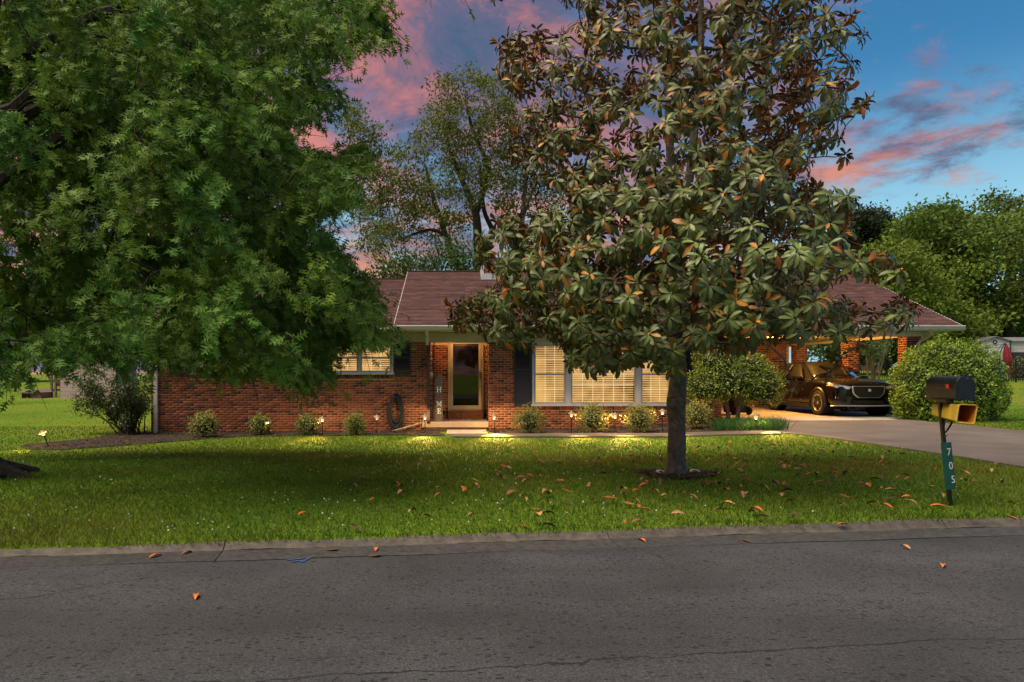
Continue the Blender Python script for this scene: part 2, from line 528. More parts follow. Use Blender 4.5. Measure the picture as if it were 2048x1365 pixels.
    c2 = math_('MULTIPLY', math_('LESS_THAN', l2, math_('MULTIPLY', noise(5, 2), .016)), math_('MULTIPLY', math_('LESS_THAN', sx.outputs[0], -2.1), math_('GREATER_THAN', sx.outputs[0], -3.4)))
    dark = math_('MAXIMUM', pits, math_('MAXIMUM', c1, c2))
    mix = N.new('ShaderNodeMix'); mix.data_type = 'RGBA'; L.new(dark, mix.inputs[0]); L.new(c, mix.inputs[6]); mix.inputs[7].default_value = (.004, .004, .004, 1)
    b = N.new('ShaderNodeBsdfPrincipled'); b.inputs['Roughness'].default_value = .9; L.new(mix.outputs[2], b.inputs['Base Color'])
    bp = N.new('ShaderNodeBump'); bp.inputs['Strength'].default_value = .7; bp.inputs['Distance'].default_value = .006
    hh = math_('SUBTRACT', noise(120, 3, .7), math_('MULTIPLY', dark, 1.2))
    L.new(hh, bp.inputs['Height']); L.new(bp.outputs[0], b.inputs['Normal'])
    out = N.new('ShaderNodeOutputMaterial'); L.new(b.outputs[0], out.inputs[0])
    return m
def grass_ground_mat():
    m = bpy.data.materials.new('lawn_soil'); m.use_nodes = True
    nt = m.node_tree; N, L = nt.nodes, nt.links; N.clear()
    tcn = N.new('ShaderNodeTexCoord'); o = tcn.outputs['Object']
    def noise(sc, det=4):
        n = N.new('ShaderNodeTexNoise'); n.inputs['Scale'].default_value = sc; n.inputs['Detail'].default_value = det; L.new(o, n.inputs['Vector']); return n.outputs[0]
    r = N.new('ShaderNodeValToRGB'); e = r.color_ramp.elements
    e.new(.5); e.new(.7)
    for k, (p, c) in zip(e, [(.30, (.060, .130, .012)), (.46, (.110, .190, .014)), (.58, (.150, .205, .018)), (.74, (.190, .180, .038))]): k.position = p; k.color = (*c, 1)
    L.new(noise(.16, 6), r.inputs[0])
    r2 = N.new('ShaderNodeValToRGB'); r2.color_ramp.elements[0].position = .3; r2.color_ramp.elements[1].position = .7
    r2.color_ramp.elements[0].color = (.55, .55, .55, 1); r2.color_ramp.elements[1].color = (1.3, 1.3, 1.2, 1)
    L.new(noise(26, 5), r2.inputs[0])
    mx = N.new('ShaderNodeMix'); mx.data_type = 'RGBA'; mx.blend_type = 'MULTIPLY'; mx.inputs[0].default_value = 1
    L.new(r.outputs[0], mx.inputs[6]); L.new(r2.outputs[0], mx.inputs[7])
    b = N.new('ShaderNodeBsdfPrincipled'); b.inputs['Roughness'].default_value = .9; b.inputs['Specular IOR Level'].default_value = .1
    L.new(mx.outputs[2], b.inputs['Base Color'])
    bp = N.new('ShaderNodeBump'); bp.inputs['Strength'].default_value = .8; bp.inputs['Distance'].default_value = .05
    L.new(noise(34, 4), bp.inputs['Height']); L.new(bp.outputs[0], b.inputs['Normal'])
    out = N.new('ShaderNodeOutputMaterial'); L.new(b.outputs[0], out.inputs[0])
    return m
def grid_mesh(name, xs, ys, zf):
    X, Y = np.meshgrid(xs, ys); Z = zf(X, Y)
    V = np.stack([X, Y, Z], -1).reshape(-1, 3); nx, ny = len(xs), len(ys)
    i = np.arange(nx - 1)[None] + np.arange(ny - 1)[:, None] * nx
    F = np.concatenate([np.stack([i, i + 1, i + nx + 1], -1).reshape(-1, 3), np.stack([i, i + nx + 1, i + nx], -1).reshape(-1, 3)])
    return tri_mesh(name, V, F)
def ground_z(X, Y):
    z = gz(X, Y)
    d = Y - kerb_y(X)
    road = (d < .10)
    far = d < -9.5
    inside = (X > -8.6) & (X < 13.1) & (Y > 19.3) & (Y < 28.8)
    z = np.where(inside, -.45, z)
    return np.where(road & ~far, -.5, np.where(far, -.02, z - .0))
xs = np.concatenate([[-900, -500, -300, -180, -110, -70, -50, -38, -30, -25, -22], np.arange(-20, 24.01, .25), [26, 30, 36, 45, 60, 80, 110, 180, 300, 500, 900]])
ys = np.concatenate([[-600, -300, -120, -60, -30, -18, -12, -8, -6, -4, -2, 0, 2, 3.5], np.arange(4.2, 30.01, .25), [31, 33, 36, 40, 45, 52, 60, 72, 90, 120, 170, 250, 400, 700, 1200]])
g = addobj('ground', grid_mesh('ground', xs, ys, ground_z), grass_ground_mat(), smooth=True)
tag(g, kind='structure')
# street
xr = np.concatenate([[-300, -100, -40], np.arange(-16, 18.1, .5), [40, 100, 300]])
dd = np.array([-9.6, -7, -4.5, -3, -2, -1.2, -.6, -.26])
Xr, Dr = np.meshgrid(xr, dd)
Zr = -.078 + .045 * sstep((-Dr) / 4.5) + .004 * np.sin(Xr * 1.3)
V = np.stack([Xr, kerb_y(Xr) + Dr, Zr], -1).reshape(-1, 3); nx = len(xr)
i = np.arange(nx - 1)[None] + np.arange(len(dd) - 1)[:, None] * nx
F = np.concatenate([np.stack([i, i + 1, i + nx + 1], -1).reshape(-1, 3), np.stack([i, i + nx + 1, i + nx], -1).reshape(-1, 3)])
street = addobj('street', tri_mesh('street', V, F), asphalt_mat(), smooth=True)
tag(street, kind='structure')
# blue utility paint on the street edge
pm = MB()
bl = GP(600, 1108); by = kerb_y(bl.x) - .30
def paint_strip(a, b, w):
    pm.bar((a[0], a[1], -.0755), (b[0], b[1], -.0755), w, .003)
for a, b, w in (((bl.x - .10, by - .02), (bl.x + .06, by + .05), .022), ((bl.x + .06, by + .05), (bl.x + .02, by - .08), .02), ((bl.x - .06, by - .07), (bl.x + .03, by - .03), .018), ((bl.x + .02, by + .03), (bl.x + .05, by + .12), .014)):
    paint_strip(a, b, w)
pm.build('paint_mark', mat('blue_paint', (.035, .085, .20), .8, noise=(60, .5)), street)
# kerb: rolled concrete kerb with gutter pan, cast in lengths
kerb = empty('kerb', (0, 5.58, 0)); tag(kerb, kind='structure')
kang = math.atan(.123); kd = Vector((math.cos(kang), math.sin(kang), 0)); kn = Vector((-kd.y, kd.x, 0))
concrete = mat('kerb_concrete', (.092, .079, .068), .9, noise=(13, .35), bump=(55, .7, .008), rnd=.12)
pan_m = mat('gutter_concrete', (.037, .035, .036), .9, noise=(22, .5), bump=(70, .6, .005), rnd=.1)
prof = [(0, -.5), (0, -.066), (.02, -.06), (.04, -.03), (.06, -.012), (.085, -.006), (.115, -.006), (.13, -.02), (.13, -.5)]
k0 = Vector((0, 5.58, 0))
j1 = GP(1231, 1078).x; j2 = GP(1912, 1048).x
jl = j2 - j1
def kerb_len(s0, s1):
    mb = MB(); n = 60; m_ = len(prof); v = []; f = []
    for q in range(n + 1):
        s = s0 + (s1 - s0) * q / n
        for (u, z) in prof:
            w = .005 * math.sin(s * 3.1 + u * 9) + .003 * math.sin(s * 11 + u * 40) + .002 * math.sin(s * 37 + u * 90)
            p = k0 + kd * s + kn * (u + w)
            dz = gzf(p.x, p.y) if z > -.04 else 0
            v.append((p.x, p.y, z + dz * (1 if z > -.04 else 0) + (w * .7 if z > -.2 else 0)))
    for q in range(n):
        for k in range(m_ - 1):
            f.append((q * m_ + k, q * m_ + k + 1, (q + 1) * m_ + k + 1, (q + 1) * m_ + k))
    f.append(tuple(range(m_))); f.append(tuple(n * m_ + k for k in range(m_ - 1, -1, -1)))
    mb.add(v, f); o = mb.build('kerb_length', concrete, kerb, smooth=True)
    mp_ = MB(); v = []; f = []
    for q in range(n + 1):
        s = s0 + (s1 - s0) * q / n
        for (u, z) in ((-.27, -.4), (-.27, -.074), (-.02, -.068), (-.004, -.066), (-.004, -.4)):
            p = k0 + kd * s + kn * (u + .008 * math.sin(s * 5))
            v.append((p.x, p.y, z))
    for q in range(n):
        for k in range(4): f.append((q * 5 + k, q * 5 + k + 1, (q + 1) * 5 + k + 1, (q + 1) * 5 + k))
    f.append(tuple(range(5))); f.append(tuple(n * 5 + k for k in range(4, -1, -1)))
    mp_.add(v, f); mp_.build('gutter_length', pan_m, kerb)
for q in range(-5, 4):
    s0 = (j1 + jl * q) / kd.x
    kerb_len(s0 + .004, s0 + jl / kd.x - .004)
# ---------------------------------------------------------------- driveway, walk, carport floor
drive_m = mat('driveway_concrete', (.105, .088, .082), .85, noise=(.9, .28), bump=(60, .35, .004), detail=8)
def strip_sheet(name, left, right, off, m, thick=.1, n=40, across=6):
    """sheet between two polylines (lists of xy) that follows the ground"""
    def samp(pl, t):
        pl = np.array(pl, float); d = np.r_[0, np.cumsum(np.linalg.norm(np.diff(pl, axis=0), axis=1))]; d /= d[-1]
        return np.stack([np.interp(t, d, pl[:, 0]), np.interp(t, d, pl[:, 1])], -1)
    t = np.linspace(0, 1, n); A = samp(left, t); B = samp(right, t); V = []; F = []
    for i in range(n):
        for k in range(across):
            p = A[i] * (1 - k / (across - 1)) + B[i] * k / (across - 1)
            V.append((p[0], p[1], gzf(p[0], p[1]) + off))
    for i in range(n - 1):
        for k in range(across - 1):
            F.append((i * across + k, i * across + k + 1, (i + 1) * across + k + 1, (i + 1) * across + k))
    nt_ = len(V)
    loop = [i * across for i in range(n)] + [(n - 1) * across + k for k in range(1, across)] + [i * across + across - 1 for i in range(n - 2, -1, -1)] + [k for k in range(across - 2, 0, -1)]
    low = {}
    for q in loop:
        low[q] = len(V); V.append((V[q][0], V[q][1], V[q][2] - thick))
    for a, b in zip(loop, loop[1:] + loop[:1]): F.append((a, b, low[b], low[a]))
    mb = MB().add(V, F)
    return mb.build(name, m)
dl = [GP(1566, 868), GP(1620, 873), GP(1700, 884), GP(1800, 899), GP(1920, 917), GP(2048, 938)]
dl = [(p.x, p.y) for p in dl]
dslope = (dl[-1][0] - dl[-2][0]) / (dl[-1][1] - dl[-2][1])
dl = [(7.55, 18.0), (7.45, 17.0)] + dl[0:1] + dl[1:] + [(dl[-1][0] + .25, 8.2), (dl[-1][0] + .2, 7.0), (dl[-1][0] - .1, float(kerb_y(dl[-1][0])) + .17)]
dr = [(11.9, 18.0), (11.9, 17.0), (12.0, 15.5), (12.2, 13), (12.5, 10), (13.0, 8.4), (13.6, float(kerb_y(13.6)) + .17)]
driveway = strip_sheet('driveway', dl, dr, .03, drive_m, .14, 60, 16); tag(driveway, kind='structure')
slab_m = mat('carport_concrete', (.36, .33, .30), .75, noise=(1.3, .2), bump=(60, .25, .003), detail=7)
cs = MB()
cs.box(7.56, 12.0, 18.02, 19.2, -.3, .085); cs.box(7.56, 13.2, 19.2, 27.0, -.3, .085)
cfl = cs.build('carport_floor', slab_m); tag(cfl, kind='structure')
CARZ = .085
walk_m = mat('walk_concrete', (.10, .075, .060), .85, noise=(2.2, .3), bump=(70, .4, .004), detail=8)
wa = [GP(905, 869.5), GP(1000, 869.5), GP(1200, 868.5), GP(1400, 867), GP(1560, 864.5)]
wb = [GP(905, 876), GP(1000, 876), GP(1200, 875.5), GP(1400, 873.5), GP(1562, 870)]
walk = strip_sheet('walk', [(p.x, p.y) for p in wa], [(p.x, p.y) for p in wb], .035, walk_m, .12, 40, 4); tag(walk, kind='structure')
# ---------------------------------------------------------------- mulch beds
mulch_m = mat('mulch_soil', (.026, .015, .010), .95, noise=(24, .7), bump=(60, 1.0, .03), detail=6)
def bed_sheet(name, poly, off=.022):
    bm = bmesh.new(); vs = [bm.verts.new((x, y, 0)) for x, y in poly]; bm.faces.new(vs)
    bmesh.ops.triangulate(bm, faces=bm.faces[:])
    for _ in range(3): bmesh.ops.subdivide_edges(bm, edges=[e for e in bm.edges if e.calc_length() > .45], cuts=1)
    bmesh.ops.triangulate(bm, faces=bm.faces[:])
    for v in bm.verts: v.co.z = gzf(v.co.x, v.co.y) + off + .012 * math.sin(v.co.x * 4.3) * math.sin(v.co.y * 5.1)
    me = bpy.data.meshes.new(name); bm.to_mesh(me); bm.free()
    o = addobj(name, me, mulch_m, smooth=True); return tag(o, kind='structure')
FY = 19.5
bl_pts = [GP(px, py) for px, py in ((892, 873), (800, 871.5), (600, 873), (480, 874.5), (400, 880), (300, 888), (200, 896), (120, 901), (55, 900), (40, 893), (90, 887), (160, 881), (225, 871))]
bed_l = [(p.x, p.y) for p in bl_pts] + [(-8.9, 19.45), (-.6, 19.45)]
bed_left = bed_sheet('mulch_bed', bed_l)
bed_r = [(p.x, p.y + .05) for p in wa][1:] + [(7.4, 16.8), (7.5, 19.2), (7.6, 19.45), (.6, 19.45)]
bed_r[-1] = (.75, 19.45)
bed_right = bed_sheet('mulch_bed', bed_r)
TREE = GP(1352, 950)
ring = [(TREE.x + (.50 + .07 * math.sin(3 * a + 1) + .05 * math.sin(7 * a)) * math.cos(a) * 1.05, TREE.y + (.52 + .06 * math.sin(2 * a)) * math.sin(a)) for a in np.linspace(0, 2 * math.pi, 29)[:-1]]
bed_ring = bed_sheet('mulch_bed', ring)
BEDS = [bed_l, bed_r, ring]
WALKP = [(p.x, p.y) for p in wa] + [(p.x, p.y) for p in wb][::-1]
DRIVP = dl + dr[::-1]
def off_lawn(x, y, pad=True):
    o = np.zeros(x.shape, bool)
    for p in BEDS + [WALKP, DRIVP]: o |= in_poly(x, y, p)
    o |= (y < kerb_y(x) + rng.uniform(.0, .13, x.shape))
    o |= (x > -8.8) & (x < 13.2) & (y > 19.0) & (y < 29)
    o |= (x > 7.3) & (x < 12.1) & (y > 17.8) & (y < 19.5)
    o |= (x > -1.0) & (x < 1.05) & (y > 17.3) & (y < 19.6)
    return o
# mulch chips
def scatter_in(polys, n):
    out = []
    for poly, k in zip(polys, n):
        a = np.array(poly); lo, hi = a.min(0), a.max(0); pts = []
        while len(pts) < k:
            q = rng.uniform(lo, hi, (k * 2, 2)); q = q[in_poly(q[:, 0], q[:, 1], poly)]; pts.extend(q.tolist())
        out.append(np.array(pts[:k]))
    return np.concatenate(out)
CHIP = Tmpl([(-.5, -.15, 0), (.5, -.12, .05), (.45, .15, .08), (-.45, .14, .02), (0, 0, .2)], [(0, 1, 4), (1, 2, 4), (2, 3, 4), (3, 0, 4)])
q = scatter_in(BEDS, [4200, 3600, 900])
n = len(q); O = np.stack([q[:, 0], q[:, 1], gz(q[:, 0], q[:, 1]) + .022], -1)
a = rng.uniform(0, 6.28, n); T = frames(np.stack([np.cos(a), np.sin(a), rng.normal(0, .25, n)], -1), np.array([[0, 0, 1.]]) + rng.normal(0, .3, (n, 3)))
pal = np.array([(.026, .014, .009), (.045, .023, .014), (.07, .038, .022), (.016, .010, .007), (.12, .07, .04)])
mc = addobj('mulch_chips', tri_mesh('mulch_chips', *leaf_arrays(CHIP, T, O, rng.uniform(.03, .085, n), pal[rng.choice(5, n, p=[.35, .3, .15, .15, .05])])[:3]), mat('mulch_chip', attr=True, rough=.95))
tag(mc, 'brown wood mulch chips covering the planting beds', 'mulch', kind='stuff')
# ---------------------------------------------------------------- grass blades
grass_m = mat('grass_blade', attr=True, rough=.6, transl=.35, spec=.25)
def patch(x, y):
    return (np.sin(x * 1.1 + np.sin(y * .9) * 1.3) + np.sin(y * 1.7 + x * .6) + np.sin(x * 3.1 - y * 2.3) * .6 + np.sin(x * .37 + y * .5 + 1)) / 3.6
def grass(name, n, ymin, ymax, h0, h1, w, xpad=1.0):
    # sampled so that the blades get sparser with distance
    u = rng.uniform(0, 1, n * 2); y = ymin * (ymax / ymin) ** u
    x0 = (-40 - CX) / FPX * y - xpad; x1 = (2090 - CX) / FPX * y + xpad
    x = x0 + (x1 - x0) * rng.uniform(0, 1, n * 2)
    ok = ~off_lawn(x, y)
    x, y = x[ok][:n], y[ok][:n]; k = len(x)
    px = patch(x, y)
    hgt = rng.uniform(h0, h1, k) * (1 + .35 * px) * np.where(rng.uniform(0, 1, k) < .05, 1.6, 1)
    ww = rng.uniform(.6, 1.3, k) * w * (y / 8.0) ** .75
    a = rng.uniform(0, 6.28, k)
    lean = rng.normal(0, .38, (k, 2))
    T = np.zeros((k, 3, 3))
    T[:, 0, 0] = np.cos(a) * ww; T[:, 1, 0] = np.sin(a) * ww
    T[:, 0, 1] = -np.sin(a) * hgt; T[:, 1, 1] = np.cos(a) * hgt
    T[:, 0, 2] = lean[:, 0] * hgt; T[:, 1, 2] = lean[:, 1] * hgt; T[:, 2, 2] = hgt
    O = np.stack([x, y, gz(x, y) - .006], -1)
    v = rng.uniform(0, 1, k)[:, None]
    c = (1 - v) * np.array([.044, .135, .009]) + v * np.array([.108, .198, .014])
    dry = np.clip((px[:, None] - .05) * .9 + rng.normal(0, .12, (k, 1)), 0, .7)
    c = c * (1 - dry) + dry * np.array([.230, .210, .030])
    br = (rng.uniform(0, 1, k) < .06)[:, None]
    c = np.where(br, np.array([.20, .16, .07]), c) * rng.uniform(.75, 1.2, (k, 1))
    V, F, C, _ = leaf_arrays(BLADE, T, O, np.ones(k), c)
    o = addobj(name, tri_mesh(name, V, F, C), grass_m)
    return o
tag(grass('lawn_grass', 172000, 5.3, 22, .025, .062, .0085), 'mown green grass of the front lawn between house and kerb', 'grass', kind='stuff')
tag(grass('field_grass', 24000, 21, 60, .022, .05, .007), 'bright grass of the open yard beside and behind the house', 'grass', kind='stuff')
# white clover heads in the verge
n = 260
u = rng.uniform(0, 1, n); y = 5.5 * (13 / 5.5) ** (u ** 1.6); x = -1 - rng.gamma(2.0, 2.0, n) + rng.uniform(-.5, 6, n)
cl = rng.normal(0, .18, (n, 2)); base = rng.choice(n, n); ok = rng.uniform(0, 1, n) < .6
x = np.where(ok, x[base] + cl[:, 0], x); y = np.where(ok, y[base] + cl[:, 1], y)
ok = ~off_lawn(x, y); x, y = x[ok], y[ok]; n = len(x)
OCT = Tmpl([(1, 0, 0), (-1, 0, 0), (0, 1, 0), (0, -1, 0), (0, 0, 1), (0, 0, -1)], [(0, 2, 4), (2, 1, 4), (1, 3, 4), (3, 0, 4), (2, 0, 5), (1, 2, 5), (3, 1, 5), (0, 3, 5)])
T = np.tile(np.eye(3), (n, 1, 1))
cf = addobj('clover_flowers', tri_mesh('clover_flowers', *leaf_arrays(OCT, T, np.stack([x, y, gz(x, y) + rng.uniform(.05, .085, n)], -1), rng.uniform(.006, .012, n), np.tile([[.62, .62, .55]], (n, 1)) * rng.uniform(.6, 1.1, (n, 1)))[:3]), mat('clover', attr=True, rough=.8))
tag(cf, 'tiny white clover flowers dotting the front lawn', 'flowers', kind='stuff')
# ================================================================== the house
house = empty('brick_house', (-.5, FY, -.3), 'long single-storey red brick house with maroon shingle roof and open carport', 'house')
HX0, HX1 = -8.757, 7.54
white = mat('painted_trim', (.50, .47, .40), .6, noise=(6, .10), bump=(30, .1, .003))
fasc = mat('gutter_white', (.55, .55, .54), .45, noise=(3, .08))
olive = mat('frieze_paint', (.40, .38, .30), .7, noise=(5, .08))
mortar = mat('mortar', (.60, .47, .37), .95, noise=(40, .25), bump=(120, .5, .004))
brick_m = mat('brick', attr=True, rough=.88, noise=(60, .28), bump=(110, .6, .004))
WB_TOP = 2.22          # bottom of the frieze board
WZ0 = -.55
winA = (-7.60, -5.64, 1.30, 2.215)
winB = (-3.786, -1.829, 1.30, 2.215)
winC = (2.129, 6.143, .40, 2.215)
RX0, RX1, RD = -.757, .886, 1.2
BPAL = np.array([(.260, .066, .027), (.215, .050, .022), (.310, .088, .036), (.060, .022, .016), (.140, .036, .018), (.290, .105, .050)])
BP = [.30, .24, .16, .13, .12, .05]
BL, BH, BG, CO = .1940, .0560, .0115, .0677
BD = .013
bricks = []            # (origin corner, u, n, length, height, full)
def brick_face(o, u, n, U, z0, z1, holes=(), phase=0.):
    """running bond on a wall face; o = start point (x,y), u = direction, n = outward normal; holes are (u0,u1,z0,z1)"""
    o = Vector((o[0], o[1], 0)); u = Vector((u[0], u[1], 0)); n = Vector((n[0], n[1], 0))
    k = 0; z = z0
    while z + BH <= z1 + .02:
        zt = min(z + BH, z1)
        iv = [(0, U)]
        for (a, b, c, d) in holes:
            if c < zt and d > z:
                ni = []
                for (s, e) in iv:
                    if b <= s or a >= e: ni.append((s, e)); continue
                    if a - s > .02: ni.append((s, a))
                    if e - b > .02: ni.append((b, e))
                iv = ni
        sft = phase + (0 if k % 2 else (BL + BG) / 2)
        for (s, e) in iv:
            q = math.floor((s - sft) / (BL + BG))
            while sft + q * (BL + BG) < e:
                a = max(s, sft + q * (BL + BG)); b = min(e, sft + q * (BL + BG) + BL)
                if b - a > .025 and zt - z > .02:
                    bricks.append((o + u * a + Vector((0, 0, z)), u, n, b - a, zt - z, abs(b - a - BL) < 1e-4 and abs(zt - z - BH) < 1e-4))
                q += 1
        k += 1; z += CO
def soldier(o, u, n, U, z0, z1):
    o = Vector((o[0], o[1], 0)); u = Vector((u[0], u[1], 0)); n = Vector((n[0], n[1], 0)); a = 0
    while a < U - .03:
        b = min(U, a + .0575); bricks.append((o + u * a + Vector((0, 0, z0)) + n * .012, u, n, b - a, z1 - z0, False)); a += .0677
# wall cores (mortar): facade split round the openings
core = MB()
def facade_boxes(x0, x1, holes, y0, y1):
    xs_ = sorted({x0, x1, *[h[0] for h in holes], *[h[1] for h in holes]})
    for a, b in zip(xs_[:-1], xs_[1:]):
        hs = [h for h in holes if h[0] <= a + 1e-6 and h[1] >= b - 1e-6]
        if not hs: core.box(a, b, y0, y1, WZ0, 2.5)
        else:
            h = hs[0]
            if h[2] > WZ0 + .01: core.box(a, b, y0, y1, WZ0, h[2])
            core.box(a, b, y0, y1, h[3], 2.5)
facade_boxes(HX0, RX0, [winA, winB], FY + BD, FY + .24)
facade_boxes(RX1, HX1, [winC], FY + BD, FY + .24)
door = (-.288, .789, .227, 2.38)
core.box(RX0 - .24, RX0 - BD, FY + .24, FY + RD + .24, WZ0, 2.5)
core.box(RX1 + BD, RX1 + .24, FY + .24, FY + RD + .24, WZ0, 2.5)
core.box(RX0 - BD, door[0], FY + RD + BD, FY + RD + .24, WZ0, 2.5)
core.box(door[1], RX1 + BD, FY + RD + BD, FY + RD + .24, WZ0, 2.5)
core.box(door[0], door[1], FY + RD + BD, FY + RD + .24, WZ0, door[2])
core.box(door[0], door[1], FY + RD + BD, FY + RD + .24, door[3], 2.5)
# side, back and carport walls
core.box(HX0 + BD, HX0 + .24, FY + .24, 28.9, WZ0, 2.62)
core.box(HX0 + .24, HX1 + 5.6, 28.66, 28.9, WZ0, 2.62)
core.box(HX1 - .24, HX1 - BD, FY + .24, 28.66, WZ0, 2.62)
core.box(HX1, 13.13, 27.02 + BD, 27.2, WZ0, 2.5)
wall = core.build('wall', mortar, house)
# brick faces
def hole(w, x0): return (w[0] - x0, w[1] - x0, w[2], w[3])
sA = (winA[0] - .02 - HX0, winA[1] + .02 - HX0, winA[2] - .125, winA[2] + .001)
sB = (winB[0] - .02 - HX0, winB[1] + .02 - HX0, winB[2] - .125, winB[2] + .001)
sC = (winC[0] - .02 - RX1, winC[1] + .02 - RX1, winC[2] - .125, winC[2] + .001)
ZS = -.47
brick_face((HX0, FY), (1, 0), (0, -1), RX0 - HX0, ZS, WB_TOP + .02, [hole(winA, HX0), hole(winB, HX0), sA, sB])
brick_face((RX1, FY), (1, 0), (0, -1), HX1 - RX1, ZS, WB_TOP + .02, [hole(winC, RX1), sC], .05)
for w in (winA, winB, winC): soldier((w[0] - .01, FY), (1, 0), (0, -1), w[1] - w[0] + .02, w[2] - .118, w[2] - .008)
brick_face((RX0, FY + RD), (1, 0), (0, -1), RX1 - RX0, -.03, 2.22, [(door[0] - RX0, door[1] - RX0, -1, 3)], .08)
brick_face((RX1, FY + RD), (0, -1), (-1, 0), RD, -.03, 2.22, (), .02)
brick_face((RX0, FY + .02), (0, 1), (1, 0), RD - .02, -.03, 2.22, (), .1)
brick_face((HX1, FY + .02), (0, 1), (1, 0), 7.5, .09, 2.5, (), .1)
brick_face((HX1 + .02, 27.02), (1, 0), (0, -1), 5.5, .09, 2.5, (), .03)
brick_face((HX0, 28.9), (0, -1), (-1, 0), 28.9 - FY, ZS, 2.62, (), .03)
# the carport piers
def pier(x, y, w=.42):
    p = MB().box(x + BD, x + w - BD, y + BD, y + w - BD, -.3, 2.44).build('pier', mortar, house)
    s = len(bricks)
    brick_face((x, y), (1, 0), (0, -1), w, -.1, 2.40, (), .0)
    brick_face((x + w, y + .012), (0, 1), (1, 0), w - .024, -.1, 2.40, (), .1)
    brick_face((x, y + w - .012), (0, -1), (-1, 0), w - .024, -.1, 2.40, (), .1)
    brick_face((x + w, y + w), (-1, 0), (0, 1), w, -.1, 2.40, (), .0)
for (x, y) in ((12.71, 19.30), (12.71, 22.25), (12.71, 25.6)): pier(x, y)
# 300 clearly visible whole bricks as single pieces, the rest joined
vis = []
for i, b in enumerate(bricks):
    if b[5] and b[2].y < -.5 and b[0].y < 19.6:
        c = b[0] + b[1] * b[3] / 2
        px, py = proj(np.array(c))
        sc_ = 0
        if 975 < px < 1030 and 690 < py < 845: sc_ = 3
        elif 818 < px < 853 and 690 < py < 845: sc_ = 3
        elif 700 < px < 852 and 755 < py < 842: sc_ = 2 + rng.uniform(0, .5)
        elif 640 < px < 770 and 780 < py < 842: sc_ = 1.5 + rng.uniform(0, .4)
        elif 1388 < px < 1443 and 790 < py < 838: sc_ = 2.2
        elif 1805 < px < 1840 and 672 < py < 705: sc_ = 2.9
        if sc_: vis.append((sc_, i))
vis = {i for _, i in sorted(vis, reverse=True)[:300]}
bv = [(0, 0, 0), (1, 0, 0), (1, 0, 1), (0, 0, 1), (.012, 1, .03), (.988, 1, .03), (.988, 1, .97), (.012, 1, .97)]
BR = Tmpl(bv, [(0, 5, 4), (0, 1, 5), (1, 6, 5), (1, 2, 6), (2, 7, 6), (2, 3, 7), (3, 4, 7), (3, 0, 4), (4, 5, 6), (4, 6, 7)])
joined = [b for i, b in enumerate(bricks) if i not in vis]
n = len(joined)
T = np.zeros((n, 3, 3)); O = np.zeros((n, 3)); wl_ = np.array(wloc(wall))
for i, b in enumerate(joined):
    d = BD + rng.normal(0, .0012)
    T[i, :, 0] = np.array(b[1]) * b[3]; T[i, :, 1] = np.array(b[2]) * d; T[i, :, 2] = (0, 0, b[4])
    O[i] = np.array(b[0] - b[2] * BD) - wl_
cols = BPAL[rng.choice(6, n, p=BP)] * rng.uniform(.85, 1.15, (n, 1))
V, F, C, _ = leaf_arrays(BR, T, O, np.ones(n), cols)
bo = addobj('bricks', tri_mesh('bricks', V, F, C), brick_m, wall); tag(bo, kind='stuff')
bmesh_ = []
for k in range(6):
    Tm = np.zeros((1, 3, 3)); Tm[0] = np.diag([BL, -BD, BH])
    V, F, C, _ = leaf_arrays(BR, Tm, np.zeros((1, 3)), np.ones(1), BPAL[k:k + 1])
    me = tri_mesh('brick', V, F, C); me.materials.append(brick_m); bmesh_.append(me)
for i in sorted(vis):
    b = bricks[i]
    o = bpy.data.objects.new('brick', bmesh_[rng.choice(6, p=BP)]); COL.objects.link(o); o.parent = wall
    o.location = b[0] - b[2] * (BD - rng.normal(0, .001)) - wloc(wall)
# frieze, beams, ceilings
fr = MB()
fr.box(HX0, RX0 + .0, FY - .035, FY - .003, WB_TOP, 2.50)
fr.box(RX0 + .0, RX1 - .0, FY - .035, FY + .12, WB_TOP - .01, 2.50)
fr.box(RX1, HX1, FY - .035, FY - .003, WB_TOP, 2.50)
fr.build('frieze_board', olive, house)
MB().box(HX1 + .01, 13.2, 19.14, 19.30, 2.37, 2.505).box(13.0, 13.16, 19.31, 27.1, 2.385, 2.505).build('carport_beam', white, house)
MB().box(HX1 + .01, 12.99, 19.31, 27.0, 2.47, 2.50).build('carport_ceiling', mat('ceiling_paint', (.62, .56, .44), .55, noise=(2, .06)), house)
MB().box(RX0 - .01, RX1 + .01, FY + .13, FY + RD + .02, 2.385, 2.45).build('porch_ceiling', white, house)
